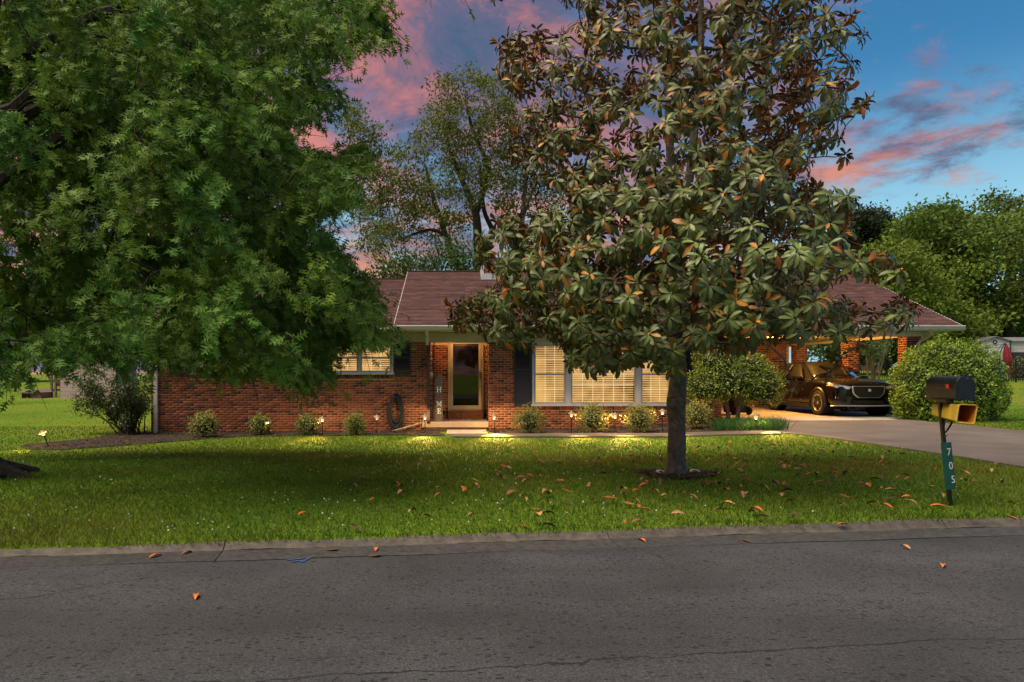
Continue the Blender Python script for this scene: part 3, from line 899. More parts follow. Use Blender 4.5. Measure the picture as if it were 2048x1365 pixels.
# ---------------------------------------------------------------- roofs
shingle_m = mat('shingle', attr=True, rough=.92, noise=(45, .3), bump=(150, .7, .006))
MX0, MX1, EY, EZ, RY, RZ = -1.745, 13.93, 18.9, 2.66, 24.2, 4.93
LX0, LEZ, LRZ = -9.35, 2.60, 4.665
def make_roof(x0, x1, ey, ez, ry, rz, nm):
    by_ = 2 * ry - ey; th = .06
    mb = MB().prism([(ey, ez), (ry, rz), (by_, ez), (by_, ez - .1), (ry, rz - .1), (ey, ez - .1)], x0, x1, 'x')
    ro = mb.build('roof', mat('roof_deck', (.10, .055, .055), .9), house)
    L_ = math.hypot(ry - ey, rz - ez); s = Vector((0, (ry - ey) / L_, (rz - ez) / L_)); nn = Vector((0, -s.z, s.y))
    expo = .1255; nc = int(L_ / expo); tabw = .305
    for c in range(nc + 1):
        a = c * expo - .012; b = min(a + expo + .02, L_)
        V = []; F = []; Cc = []; ctone = (1.10, .84, 1.0, .90, 1.14)[c % 5] * rng.uniform(.93, 1.07)
        x = x0 + (-.15 if c % 2 else 0) - .012
        while x < x1 + .012:
            xa = max(x0 - .012, x + .003); xb = min(x1 + .012, x + tabw - .003)
            if xb - xa > .02:
                h = .030 + rng.uniform(-.003, .004); j = rng.normal(0, .003)
                pl = Vector((0, ey, ez)) + s * (a + j); pu = Vector((0, ey, ez)) + s * b
                k = len(V)
                for (xx, base, hh) in ((xa, pl, h), (xb, pl, h), (xb, pu, .004), (xa, pu, .004), (xa, pl, -.006), (xb, pl, -.006)):
                    p = base + nn * hh; V.append((xx, p.y, p.z))
                F += [(k, k + 1, k + 2), (k, k + 2, k + 3), (k + 4, k + 5, k + 1), (k + 4, k + 1, k)]
                v = rng.uniform(.78, 1.18)
                col = np.array([(.150, .070, .070), (.130, .064, .066), (.165, .082, .074)][rng.integers(3)]) * v * ctone
                Cc += [col * k_ for k_ in (.8, .8, 1.15, 1.15, .45, .45)]  # lower edge and lip darkened: shadow line under each course painted in
            x += tabw
        off = np.array(wloc(ro))
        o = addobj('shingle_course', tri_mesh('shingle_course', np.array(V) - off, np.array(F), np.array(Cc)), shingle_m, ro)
    return ro
roof = make_roof(MX0, MX1, EY, EZ, RY, RZ, 'main')
roof2 = make_roof(LX0, MX0 - .03, 18.95, LEZ, RY, LRZ, 'left')
MB().box(MX0 - .02, MX1 + .02, RY - .13, RY + .13, RZ + .005, RZ + .03).build('ridge_cap', shingle_m if False else mat('ridge_cap', (.12, .062, .062), .9, noise=(20, .3)), roof)
MB().box(LX0, MX0 - .03, RY - .13, RY + .13, LRZ + .005, LRZ + .03).build('ridge_cap', mat('ridge_cap'), roof2)
# rake boards
def rake(x0, x1, ey, ez, ry, rz, parent, drop=.17):
    L_ = ry - ey
    MB().prism([(ey - .02, ez - drop), (ey - .02, ez + .012), (ry, rz + .012), (ry, rz - drop)], x0, x1, 'x').build('rake_board', fasc, parent)
rake(MX0 - .028, MX0 - .014, EY, EZ, RY, RZ, roof, .10)
rake(MX1 + .014, MX1 + .034, EY, EZ, RY, RZ, roof, .17)
rake(LX0 - .034, LX0 - .014, 18.95, LEZ, RY, LRZ, roof2)
# soffits and gable ends
MB().box(HX0, MX0, 18.97, FY - .036, 2.505, 2.525).box(MX0, MX1 - .05, 18.93, FY - .036, 2.51, 2.53).box(13.17, MX1 - .05, FY - .035, 29, 2.51, 2.53).build('soffit', white, house)
MB().prism([(FY + .05, 2.5), (RY, RZ - .22), (2 * RY - FY - .05, 2.5)], 13.0, 13.12, 'x').prism([(FY + .05, 2.5), (RY, LRZ - .2), (2 * RY - FY - .05, 2.5)], HX0 + .02, HX0 + .14, 'x').build('gable', fasc, house)
# gutters and fascia
def gutter(x0, x1, y, z, parent):
    MB().prism([(y - .105, z - .005), (y - .115, z - .02), (y - .10, z - .05), (y - .075, z - .115), (y - .005, z - .115), (y - .005, z - .02), (y - .02, z - .02), (y - .02, z - .10), (y - .068, z - .10), (y - .09, z - .05), (y - .098, z - .005)], x0, x1, 'x').build('gutter', fasc, parent)
    MB().box(x0, x1, y - .004, y + .02, z - .145, z - .008).build('fascia', fasc, parent)
gutter(MX0 - .02, MX1 + .06, EY - .005, EZ - .005, roof)
gutter(LX0 - .03, MX0 - .04, 18.945, LEZ - .005, roof2)
# downspouts
def spout(pts, m, w=.075, d=.06):
    mb = MB()
    for a, b in zip(pts[:-1], pts[1:]): mb.bar(a, b, w, d, (0, -1, .01))
    for p in pts[1:-1]: mb.obox(p, ((1, 0, 0), (0, 1, 0), (0, 0, 1)), (w / 2 * 1.01, d / 2 * 1.01, w / 2))
    return mb.build('downspout', m, house)
dkb = mat('dark_bronze', (.035, .024, .022), .5, noise=(8, .2))
spout([(HX0 + .16, 18.9, 2.48), (HX0 + .16, FY - .06, 2.30), (HX0 + .16, FY - .05, -.36)], fasc, .10, .07)
spx = (855.5 - CX) / 70
spout([(spx, 18.86, 2.56), (spx, 18.92, 2.47), (spx, FY - .26, 2.38), (spx, FY - .24, 2.13)], fasc, .085, .07)
spout([(spx + .03, FY - .235, 2.18), (spx + .03, FY - .235, .0), (spx + .03, FY - .30, -.05)], dkb, .085, .075)
rs = [P(1863, 658, 18.87), P(1862, 666, 18.95), P(1856, 674, 19.1), P(1842, 681, 19.25), P(1836, 688, 19.25)]
rs.append(Vector((rs[-1].x + .01, 19.25, .2)))
MB().tube(rs, .048, 8).build('downspout', fasc, house, smooth=True)
# chimney
ch = MB().box(.95, 1.75, 23.35, 24.3, 4.3, 5.22).build('chimney', mortar, roof)
cb = len(bricks)
brick_face((.95 - BD, 23.35 - BD), (1, 0), (0, -1), .8 + 2 * BD, 4.75, 5.22); brick_face((.95 - BD, 24.3), (0, -1), (-1, 0), .95, 4.75, 5.22)
nb = bricks[cb:]; n = len(nb); T = np.zeros((n, 3, 3)); O = np.zeros((n, 3))
for i, b in enumerate(nb):
    T[i, :, 0] = np.array(b[1]) * b[3]; T[i, :, 1] = np.array(b[2]) * BD; T[i, :, 2] = (0, 0, b[4]); O[i] = np.array(b[0] - b[2] * BD) - np.array(wloc(roof))
V, F, C, _ = leaf_arrays(BR, T, O, np.ones(n), BPAL[rng.choice(6, n, p=BP)])
tag(addobj('chimney_bricks', tri_mesh('chimney_bricks', V, F, C), brick_m, roof), kind='stuff')
MB().box(.90, 1.80, 23.30, 24.35, 5.22, 5.29).build('chimney_cap', mat('cap_concrete', (.3, .28, .26), .9), roof)
MB().box(.80, 1.85, 23.26, 23.315, 4.50, 4.74).box(.80, .90, 23.318, 24.2, 4.52, 5.02).build('chimney_flashing', mat('flashing', (.62, .66, .72), .4, .2), roof)
# ---------------------------------------------------------------- windows
frame_m = mat('window_frame', (.46, .47, .52), .5, noise=(4, .06))
sash_m = mat('window_sash', (.36, .37, .42), .5)
muntin_m = mat('muntin', (.80, .74, .60), .5, emit=((1.0, .82, .55), .60))  # bars emit a little: backlight from the room put into the material
slat_m = mat('blind_slat', (.78, .64, .42), .6, emit=((1.0, .68, .34), .44), rnd=.10)  # slats glow themselves, standing in for lamplight shining through them
glow_m = bpy.data.materials.new('lit_room'); glow_m.use_nodes = True
_n, _l = glow_m.node_tree.nodes, glow_m.node_tree.links; _n.clear()
_o = _n.new('ShaderNodeOutputMaterial'); _e = _n.new('ShaderNodeEmission'); _t = _n.new('ShaderNodeTexCoord'); _z = _n.new('ShaderNodeTexNoise'); _r = _n.new('ShaderNodeValToRGB')
_z.inputs['Scale'].default_value = 1.7; _z.inputs['Detail'].default_value = 2
_r.color_ramp.elements[0].position = .35; _r.color_ramp.elements[1].position = .68
_r.color_ramp.elements[0].color = (.16, .055, .008, 1); _r.color_ramp.elements[1].color = (.80, .44, .12, 1)
_l.new(_t.outputs['Object'], _z.inputs['Vector']); _l.new(_z.outputs[0], _r.inputs[0]); _l.new(_r.outputs[0], _e.inputs[0]); _l.new(_e.outputs[0], _o.inputs[0])
_e.inputs[1].default_value = .9
pane_m = glass_mat('window_glass', (.93, .93, .90), .03, .8)
SLATM = {}
def window(w, units, pitch=.060, label=None):
    """w = opening; units = [(xa, xb, kind)] with kind 'hung' or 'fixed'"""
    x0, x1, z0, z1 = w
    fm = MB()
    y0, y1 = FY - .03, FY + .10
    fm.box(x0, x0 + .06, y0, y1, z0, z1); fm.box(x1 - .06, x1, y0, y1, z0, z1)
    fm.box(x0 + .06, x1 - .06, y0, y1, z1 - .06, z1); fm.box(x0 - .03, x1 + .03, y0 - .03, y1, z0 - .004, z0 + .055)
    for (a, b) in zip(units[:-1], units[1:]): fm.box(a[1], b[0], y0 + .004, y1 - .003, z0 + .055, z1 - .06)
    win = fm.build('window', frame_m, house, bevel=.006)
    if label: win['label'] = label
    for (xa, xb, kind) in units:
        za, zb = z0 + .055, z1 - .06
        sm = MB(); t = .045 if kind == 'hung' else .04
        ys0, ys1 = FY + .0, FY + .05
        sm.box(xa, xa + t, ys0, ys1, za, zb); sm.box(xb - t, xb, ys0, ys1, za, zb)
        sm.box(xa + t, xb - t, ys0, ys1, za, za + t + .01); sm.box(xa + t, xb - t, ys0, ys1, zb - t, zb)
        zm = (za + zb) / 2 + (.02 if z0 > 1 else 0)
        if kind == 'hung': sm.box(xa + t, xb - t, ys0 - .006, ys1 - .004, zm - .025, zm + .025)
        sm.build('sash', sash_m, win)
        def pane(a, b, c, d):
            MB().box(a, b, ys0 + .022, ys0 + .028, c, d).build('pane', pane_m, win)
        if kind == 'hung': pane(xa + t, xb - t, za + t + .01, zm - .025); pane(xa + t, xb - t, zm + .025, zb - t)
        else: pane(xa + t, xb - t, za + t + .01, zb - t)
        # muntins
        mu = MB(); nv = 3 if kind == 'hung' else 6; yy = ys0 + .034
        wv = (xb - xa - 2 * t)
        for k in range(1, nv): xx = xa + t + wv * k / nv; mu.box(xx - .008, xx + .008, yy, yy + .012, za + t, zb - t)
        hz_ = [zm + (zb - zm) * .5, za + (zm - za) * .5] if z0 < 1 else [zm + (zb - zm) * .5, za + (zm - za) * .5]
        if kind != 'hung': hz_ = [zm, za + .66 * (zm - za), za + 1.5 * (zm - za)][:2]
        for zz in hz_: mu.box(xa + t, xb - t, yy + .013, yy + .022, zz - .008, zz + .008)
        mu.build('muntins', muntin_m, win)
        # blind slats
        L_ = round(xb - xa - 2 * t - .01, 4)
        if L_ not in SLATM:
            me = bpy.data.meshes.new('blind_slat')
            c, s = math.cos(R(24)), math.sin(R(24)); hw = .026; th_ = .0015
            v = []
            for sx in (0, L_):
                for (q, r_) in ((-hw, -th_), (hw, -th_), (hw, th_), (-hw, th_)): v.append((sx, q * c - r_ * s, q * s + r_ * c))
            me.from_pydata(v, [], [(0, 1, 2, 3), (7, 6, 5, 4), (0, 4, 5, 1), (1, 5, 6, 2), (2, 6, 7, 3), (3, 7, 4, 0)])
            me.materials.append(slat_m); SLATM[L_] = me
        z = za + t + .03
        while z < zb - t:
            o = bpy.data.objects.new('blind_slat', SLATM[L_]); COL.objects.link(o); o.parent = win
            o.location = Vector((xa + t + .005, FY + .14, z)) - wloc(win); o.rotation_euler = (rng.normal(0, .03), 0, 0)
            z += pitch
    MB().box(x0 + .02, x1 - .02, FY + .30, FY + .32, z0, z1).build('lit_room', glow_m, win)
    return win
def X70(px): return (px - CX) / 70
window(winA, [(winA[0] + .06, (winA[0] + winA[1]) / 2 - .03, 'hung'), ((winA[0] + winA[1]) / 2 + .03, winA[1] - .06, 'hung')])
window(winB, [(winB[0] + .06, (winB[0] + winB[1]) / 2 - .03, 'hung'), ((winB[0] + winB[1]) / 2 + .03, winB[1] - .06, 'hung')])
window(winC, [(winC[0] + .06, X70(1132), 'hung'), (X70(1142), X70(1272), 'fixed'), (X70(1282), winC[1] - .06, 'hung')], .066)
# shutters
shut_m = mat('shutter', (.020, .020, .026), .5, noise=(3, .2))
def shutter(x0, x1, z0, z1):
    mb = MB(); y0, y1 = FY - .05, FY - .012; t = .05
    mb.box(x0, x0 + t, y0, y1, z0, z1); mb.box(x1 - t, x1, y0, y1, z0, z1)
    n_ = [z0, (z0 + z1) / 2 + .0 if z1 - z0 < 1.2 else z0 + (z1 - z0) * .56, z1 - .07]
    for zz in n_: mb.box(x0 + t, x1 - t, y0 + .002, y1 - .002, zz, zz + .07)
    mb.box(x0 + .01, x1 - .01, y1 - .006, y1 - .004, z0 + .01, z1 - .01)
    sh = mb.build('shutter', shut_m, house)
    z = z0 + .09; w = x1 - x0 - 2 * t
    key = ('louver', round(w, 4))
    if key not in SLATM:
        me = bpy.data.meshes.new('louver'); v = []
        for sx in (0, w):
            for (q, r_) in ((-.014, -.018), (-.010, -.020), (.014, .018), (.010, .020)): v.append((sx, q, r_))
        me.from_pydata(v, [], [(0, 1, 2, 3), (7, 6, 5, 4), (0, 4, 5, 1), (1, 5, 6, 2), (2, 6, 7, 3), (3, 7, 4, 0)]); me.materials.append(shut_m); SLATM[key] = me
    while z < z1 - .08:
        if not any(zz - .02 < z < zz + .09 for zz in n_):
            o = bpy.data.objects.new('louver', SLATM[key]); COL.objects.link(o); o.parent = sh
            o.location = Vector((x0 + t, (y0 + y1) / 2 - .004, z)) - wloc(sh)
        z += .048
for (a, b, c, d) in ((X70(1028), X70(1062.5), .37, 2.21), (winC[1] + .03, winC[1] + .53, .37, 2.21), (X70(789), X70(821), 1.29, 2.21), (winB[0] - .50, winB[0] - .03, 1.29, 2.21), (winA[1] + .03, winA[1] + .50, 1.29, 2.21), (winA[0] - .50, winA[0] - .03, 1.29, 2.21)):
    shutter(a, b, c, d)
# ---------------------------------------------------------------- porch
porch_m = mat('porch_concrete', (.40, .30, .22), .8, noise=(3, .2), bump=(50, .3, .004), detail=7)
MB().box(X70(845), RX1 - .012, 19.28, FY + RD + .01, -.20, -.037).build('porch_slab', porch_m, house, bevel=.012)
MB().box(X70(845) + .04, RX1 - .05, 19.34, FY + RD, -.6, -.2).build('porch_base', mat('foundation', (.10, .08, .07), .95, noise=(9, .3)), house)
MB().box(door[0], door[1], FY + RD - .22, FY + RD + .02, -.037, .205).build('door_step', mat('step_brick', (.17, .07, .045), .9, noise=(14, .35)), house)
st = MB().box(X70(893) + .02, X70(972), 17.95, 19.22, -.42, -.25).build('entry_step', porch_m, None, bevel=.015)
tag(st, 'low tan concrete step in front of the porch', 'step')
# storm door
dmat = mat('door_frame_paint', (.42, .36, .28), .6, noise=(4, .08))
dr_ = MB(); Yd = FY + RD
dr_.box(door[0], door[0] + .055, Yd - .03, Yd + .08, .205, door[3]); dr_.box(door[1] - .055, door[1], Yd - .03, Yd + .08, .205, door[3]); dr_.box(door[0] + .055, door[1] - .055, Yd - .03, Yd + .08, door[3] - .055, door[3])
dr_.box(door[0] + .055, door[1] - .055, Yd - .03, Yd + .08, .205, .235)
fdoor = dr_.build('door', dmat, house, bevel=.006)
a, b, c, d = door[0] + .065, door[1] - .065, .24, door[3] - .065
sd = MB(); t = .085
sd.box(a, a + t, Yd - .015, Yd + .025, c, d); sd.box(b - t, b, Yd - .015, Yd + .025, c, d); sd.box(a + t, b - t, Yd - .015, Yd + .025, d - t, d); sd.box(a + t, b - t, Yd - .015, Yd + .025, c, c + .12)
sd.build('storm_door_frame', mat('storm_door', (.46, .40, .32), .5), fdoor, bevel=.005)
MB().box(a + t, b - t, Yd + .0, Yd + .008, c + .12, d - t).build('door_glass', glass_mat('storm_glass', (.55, .55, .55), .01, 1.5), fdoor)
MB().box(door[0] + .06, door[1] - .06, Yd + .10, Yd + .14, .21, door[3]).build('inner_door', mat('inner_door', (.060, .022, .018), .5, noise=(3, .3)), fdoor)
MB().box(b - .055, b - .025, Yd - .06, Yd - .016, 1.16, 1.38).build('door_handle', mat('black_metal', (.012, .012, .013), .4, .3), fdoor)
# wrought-iron porch column: three uprights with a lattice of scrolls
iron = mat('wrought_iron', (.014, .012, .012), .5, .2)
pc = MB(); x0, x1 = X70(863.5), X70(868.5); yI = FY - .12
for xx in (X70(858.5), x1): pc.box(xx - .012, xx + .012, yI - .012, yI + .012, -.036, WB_TOP + .0)
colm = pc.build('porch_column', iron, house)
lat = MB(); xa, xb = X70(858.5), x1
z = 0.0
while z < 2.1:
    pts = []
    for k in range(13):
        aa = k / 12 * 2 * math.pi; pts.append(((xa + xb) / 2 + math.cos(aa) * (xb - xa) * .44, yI, z + .07 + math.sin(aa) * .062))
    lat.tube(pts, .006, 5); lat.bar((xa, yI, z), (xb, yI, z + .0), .008, .008)
    z += .14
lat.build('lattice', iron, colm)
fl = MB()
for k in range(6):
    aa = k * math.pi / 3; fl.lathe([(0, -.02), (.018, -.01), (.02, .01), (0, .02)], 6, ((xa + xb) / 2 + .03 * math.cos(aa), yI - .02, 1.31 + .035 * math.sin(aa)))
for (du, dz_) in ((-.02, -.075), (.02, -.085)): fl.lathe([(0, -.02), (.014, -.01), (.014, .01), (0, .02)], 6, ((xa + xb) / 2 + du, yI - .02, 1.31 + dz_))
bow = fl.build('white_bow', mat('bow_white', (.62, .60, .58), .7)); tag(bow, 'small white bow tied to the black iron porch column', 'bow')
# tall HOME sign leaning by the door
sx0, sx1 = X70(871), X70(885.5); sy = FY - .10; s0, s1 = -.035, 1.27
sgn = empty('home_sign', ((sx0 + sx1) / 2, sy, s0), 'tall narrow grey wooden sign reading HOME beside the front door', 'sign')
MB().box(sx0, sx1, sy, sy + .025, s0, s1).build('board', mat('grey_wood', (.10, .092, .088), .8, noise=(9, .35), stretch=(9, 9, 1)), sgn)
lett = mat('white_letter', (.85, .85, .82), .6)
def zsign(py): return CZ + (CY - py) / FPX * sy
mx_ = (sx0 + sx1) / 2; hw = .066
def letter(shape, zc, hh):
    mb = MB(); y = sy - .005; t = .016
    def rc(xa, xb, za, zb): mb.box(mx_ + xa, mx_ + xb, y, sy - .0005, zc + za, zc + zb)
    if shape == 'H':
        for s_ in (-1, 1):
            rc(s_ * .045 - .011, s_ * .045 + .011, -hh, hh)
            for zz in (-hh, hh - .012): rc(s_ * .045 - .026, s_ * .045 + .026, zz, zz + .012)
        rc(-.034, .034, -.008, .008)
    if shape == 'E':
        rc(-.035, -.012, -hh, hh); rc(-.05, .045, hh - .014, hh); rc(-.05, .05, -hh, -hh + .014); rc(-.012, .026, -.008, .008)
        rc(.033, .045, hh - .045, hh - .014); rc(.038, .05, -hh + .014, -hh + .05); rc(.020, .030, -.025, .025)
    if shape == 'M':
        rc(-.058, -.048, -hh, hh); rc(.044, .064, -hh, hh)
        for zz in (-hh, hh - .012): rc(-.07, -.036, zz, zz + .012); rc(.034, .074, zz, zz + .012)
        mb.prism([(mx_ - .056, zc + hh), (mx_ - .034, zc + hh), (mx_ + .006, zc - hh * .7), (mx_ - .012, zc - hh * .7)], y - .0005, sy - .0006, 'y')
        mb.prism([(mx_ + .050, zc + hh), (mx_ + .036, zc + hh), (mx_ - .012, zc - hh * .7), (mx_ + .006, zc - hh * .7)], y - .001, sy - .0007, 'y')
    mb.build('letter', lett, sgn)
letter('H', zsign(779.5), .078); letter('M', zsign(808), .072); letter('E', zsign(822.5), .078)
rg = MB(); pts = [(mx_ + .052 * math.cos(a_), sy - .008, zsign(793.5) + .055 * math.sin(a_)) for a_ in np.linspace(0, 2 * math.pi, 17)]
rg.tube(pts, .014, 6); rg.build('wreath', mat('wreath_red', (.26, .06, .045), .8, noise=(60, .5)), sgn)
# porch lamp under the porch ceiling
def lamp_point(name, loc, watts, col, parent, rad=.04):
    ld = bpy.data.lights.new(name, 'POINT'); ld.energy = watts; ld.color = col; ld.shadow_soft_size = rad
    o = bpy.data.objects.new(name, ld); COL.objects.link(o); o.parent = parent
    o.location = Vector(loc) - (wloc(parent) if parent else Vector((0, 0, 0))); return o
lampglass = mat('lamp_glass', (.9, .8, .6), .4, emit=((1, .55, .18), 5.0))
pl = empty('porch_light', (.07, FY + .30, 2.384), 'round flush lamp on the ceiling over the front door', 'lamp')
MB().lathe([(0, -.075), (.07, -.06), (.10, -.03), (.105, -.012)], 16, (.07, FY + .30, 2.384)).build('lamp_bowl', lampglass, pl, smooth=True)
MB().lathe([(.115, -.012), (.12, 0), (0, 0)], 16, (.07, FY + .30, 2.384)).build('lamp_base', dkb, pl)
lamp_point('bulb', (.07, FY + .34, 2.335), 100, (1, .46, .13), pl, .045)
cpl = empty('carport_light', (10.2, 21.2, 2.47), 'round flush lamp on the carport ceiling above the car', 'lamp')
MB().lathe([(0, -.10), (.10, -.085), (.15, -.05), (.16, -.015)], 18, (10.2, 21.2, 2.47)).build('lamp_bowl', lampglass, cpl, smooth=True)
MB().lathe([(.17, -.015), (.175, 0), (0, 0)], 18, (10.2, 21.2, 2.47)).build('lamp_base', dkb, cpl)
lamp_point('bulb', (10.2, 21.2, 2.30), 400, (1, .47, .10), cpl, .06)
# coiled hose on the wall
hz0 = (X70(792), FY - .07)
hose = empty('garden_hose', (hz0[0], FY, .25), 'dark blue garden hose coiled on a wall hook beside the porch', 'hose')
mb = MB(); pts = []
for k in range(0, 12 * 22 + 1):
    aa = k / 22 * 2 * math.pi; lp = k // 22
    jx = .02 * math.sin(lp * 2.7); jz = .03 * math.cos(lp * 1.9)
    wv = .22 - .022 * (lp % 5) * .8 + jx
    zc = .26; top = .80 - .012 * lp; bot = -.25 + .045 * (lp % 5) + jz
    s_, c_ = math.sin(aa), math.cos(aa)
    hh = (top - zc) if s_ > 0 else (zc - bot)
    narrow = 1 - .52 * max(0, s_) ** 1.3
    pts.append((hz0[0] + wv * c_ * narrow, FY - .055 - .008 * (lp % 6), zc + s_ * hh))
mb.tube(pts, .027, 6); mb.build('hose_coil', mat('hose_blue', (.004, .005, .014), .6), hose, smooth=True)
MB().box(hz0[0] - .07, hz0[0] + .07, FY - .14, FY - .002, .735, .765).box(hz0[0] - .03, hz0[0] + .03, FY - .02, FY - .001, .62, .735).build('hook', dkb, hose)
# downspout splash cloth and a flat stone in the left bed
a_ = GP(842, 846); 
sp = MB(); v = []; f = []
p0 = Vector((X70(843), 19.2, -.10)); p1 = GP(790, 868) + Vector((0, 0, .04))
for k in range(9):
    t_ = k / 8; c_ = p0.lerp(p1, t_); w_ = .10 + .10 * t_
    for q in range(5):
        u_ = q / 4 - .5; v.append((c_.x + u_ * w_ * .6, c_.y + u_ * w_ * 1.6, max(c_.z, gzf(c_.x, c_.y) + .03) + .05 * (u_ * 2) ** 2 + .008 * math.sin(k * 2.2)))
for k in range(8):
    for q in range(4): f.append((k * 5 + q, k * 5 + q + 1, (k + 1) * 5 + q + 1, (k + 1) * 5 + q))
sp.add(v, f); so = sp.build('splash_channel', mat('splash_tan', (.23, .18, .13), .8, noise=(12, .25)), smooth=True)
md = so.modifiers.new('solid', 'SOLIDIFY'); md.thickness = .012
tag(so, 'pale tan splash channel running from the porch downspout into the bed', 'drain channel')
def stone(px, py, rx, ry, rz, name, label, cat, m):
    p = GP(px, py); bm = bmesh.new(); bmesh.ops.create_icosphere(bm, subdivisions=2, radius=1)
    for v_ in bm.verts:
        k_ = 1 + .12 * math.sin(v_.co.x * 5 + px) + .1 * math.sin(v_.co.y * 7 + v_.co.z * 3)
        v_.co = Vector((v_.co.x * rx * k_, v_.co.y * ry * k_, max(v_.co.z, -.4) * rz))
    me = bpy.data.meshes.new(name); bm.to_mesh(me); bm.free(); o = addobj(name, me, m, None, p + Vector((0, 0, rz * .3)), True)
    return tag(o, label, cat)
stone(748, 860, .20, .18, .04, 'stepping_stone', 'flat grey stepping stone in the mulch beside the hose', 'stone', mat('stone_grey', (.16, .14, .13), .9, noise=(9, .3)))
for px, py, lab in ((1322, 949, 'white oval light disc left of the magnolia trunk'), (1390, 947.5, 'white oval light disc right of the magnolia trunk')):
    p = GP(px, py); e = empty('ground_light', p + Vector((0, 0, .02)), lab, 'ground light')
    MB().lathe([(0, .016), (.03, .015), (.05, .02), (.066, .016), (.07, -.004)], 20, p + Vector((0, 0, .022))).build('disc', mat('disc_white', (.55, .55, .52), .5), e, smooth=True)
    MB().lathe([(0, .0185), (.028, .0175), (.029, .012)], 16, p + Vector((0, 0, .022))).build('lens', mat('lens_dark', (.05, .045, .04), .2), e)
    e.rotation_euler = (R(14), R(6), 0)
# ================================================================== vegetation
bark_grey = mat('bark_grey', (.080, .070, .060), .95, noise=(16, .55), bump=(28, 1.0, .03), stretch=(1, 1, .35), detail=7)
bark_mag = mat('bark_magnolia', (.115, .095, .075), .95, noise=(14, .5), bump=(34, 1.0, .02), detail=8)
bark_dark = mat('bark_dark', (.030, .024, .020), .95, noise=(14, .5), bump=(20, 1.0, .03), stretch=(1, 1, .3))
twig_m = mat('twig_bark', (.070, .055, .042), .9, noise=(20, .3))
mag_top = mat('magnolia_leaf', attr=True, rough=.46, spec=.38)
mag_bot = mat('magnolia_underside', (.23, .10, .026), .8, noise=(5, .45))
oak_leaf = mat('oak_leaf', attr=True, rough=.6, spec=.18, transl=.30)
bush_leaf = mat('bush_leaf', attr=True, rough=.45, spec=.45, transl=.18)
far_leaf = mat('far_leaf', attr=True, rough=.6, spec=.2, transl=.30)
def trunk_mesh(pts, rad, n=16, lump=.05, seed=0):
    """trunk with uneven girth"""
    pts = [Vector(p) for p in pts]
    # resample
    P_, R_ = [], []
    for i in range(len(pts) - 1):
        for k in range(6):
            t = k / 6
            p0 = pts[max(i - 1, 0)]; p1 = pts[i]; p2 = pts[i + 1]; p3 = pts[min(i + 2, len(pts) - 1)]
            P_.append(.5 * ((2 * p1) + (p2 - p0) * t + (2 * p0 - 5 * p1 + 4 * p2 - p3) * t * t + (3 * p1 - p0 - 3 * p2 + p3) * t ** 3))
            R_.append(rad[i] * (1 - t) + rad[i + 1] * t)
    P_.append(pts[-1]); R_.append(rad[-1])
    mb = MB(); mb.tube(P_, R_, n)
    v = []
    for q, p in enumerate(mb.v):
        i = q // n; a = 2 * math.pi * (q % n) / n; c = P_[min(i, len(P_) - 1)]
        k = 1 + lump * (math.sin(3 * a + i * .35 + seed) + .6 * math.sin(5 * a - i * .5 + seed * 2) + .5 * math.sin(i * .9 + seed))
        v.append(tuple(c + (Vector(p) - c) * k))
    mb.v = v
    return mb
def pick_parts(O, S, k, score=None):
    px, py = proj(O); sc = S / O[:, 1] if score is None else score
    vis = (px > 10) & (px < 2038) & (py > 10) & (py < 1350)
    sc = np.where(vis, sc, -1)
    return np.argsort(-sc)[:k]
def leaf_parts(name, t, T, O, S, cols, mats, parent, idx, nvar=10):
    """single leaves as parts of the tree; they share a few meshes"""
    off = Vector(wloc(parent)); mes = []
    kk = rng.choice(idx, nvar)
    for j in kk:
        V, F, C, fm = leaf_arrays(t, np.eye(3)[None], np.zeros((1, 3)), np.ones(1), cols[j:j + 1])
        me = tri_mesh(name, V, F, C, fm)
        for m in mats: me.materials.append(m)
        mes.append(me)
    for q, j in enumerate(idx):
        o = bpy.data.objects.new(name, mes[q % nvar]); COL.objects.link(o); o.parent = parent
        M_ = Matrix([[*(T[j, r] * S[j]), O[j, r] - off[r]] for r in range(3)] + [[0, 0, 0, 1]])
        o.matrix_local = M_
# ---------------------------------------------------------------- magnolia
mg = empty('magnolia_tree', TREE, 'large magnolia with glossy dark leaves and rusty undersides on the front lawn', 'tree')
bx, by_, bz = TREE
def MP(px, py, dY=0.): return P(px, py, by_ + dY)
tr = [Vector((bx, by_, bz - .1)), Vector((bx, by_, bz + .05)), MP(1352, 915), MP(1354, 850), MP(1353, 800), MP(1357, 740), MP(1356, 690), MP(1355, 600), MP(1352, 500), MP(1356, 430)]
rd = [.22, .15, .122, .112, .128, .10, .09, .082, .075, .068]
stem1 = [MP(1356, 440), MP(1344, 360, -.05), MP(1338, 250, -.1), MP(1336, 120, -.1), MP(1330, -10, -.1), MP(1335, -150, -.1), MP(1345, -300)]
stem2 = [MP(1356, 440), MP(1376, 370, .1), MP(1388, 270, .15), MP(1400, 150, .2), MP(1402, 20, .25), MP(1398, -120, .25), MP(1390, -260, .2)]
tmb = trunk_mesh(tr, rd, 18, .035, 1)
t2 = trunk_mesh(stem1, [.072, .06, .052, .045, .036, .025, .012], 10, .03, 2); t3 = trunk_mesh(stem2, [.072, .062, .055, .047, .038, .025, .012], 10, .03, 3)
tmb.add(t2.v, t2.f); tmb.add(t3.v, t3.f)
tmb.build('trunk', bark_mag, mg, smooth=True)
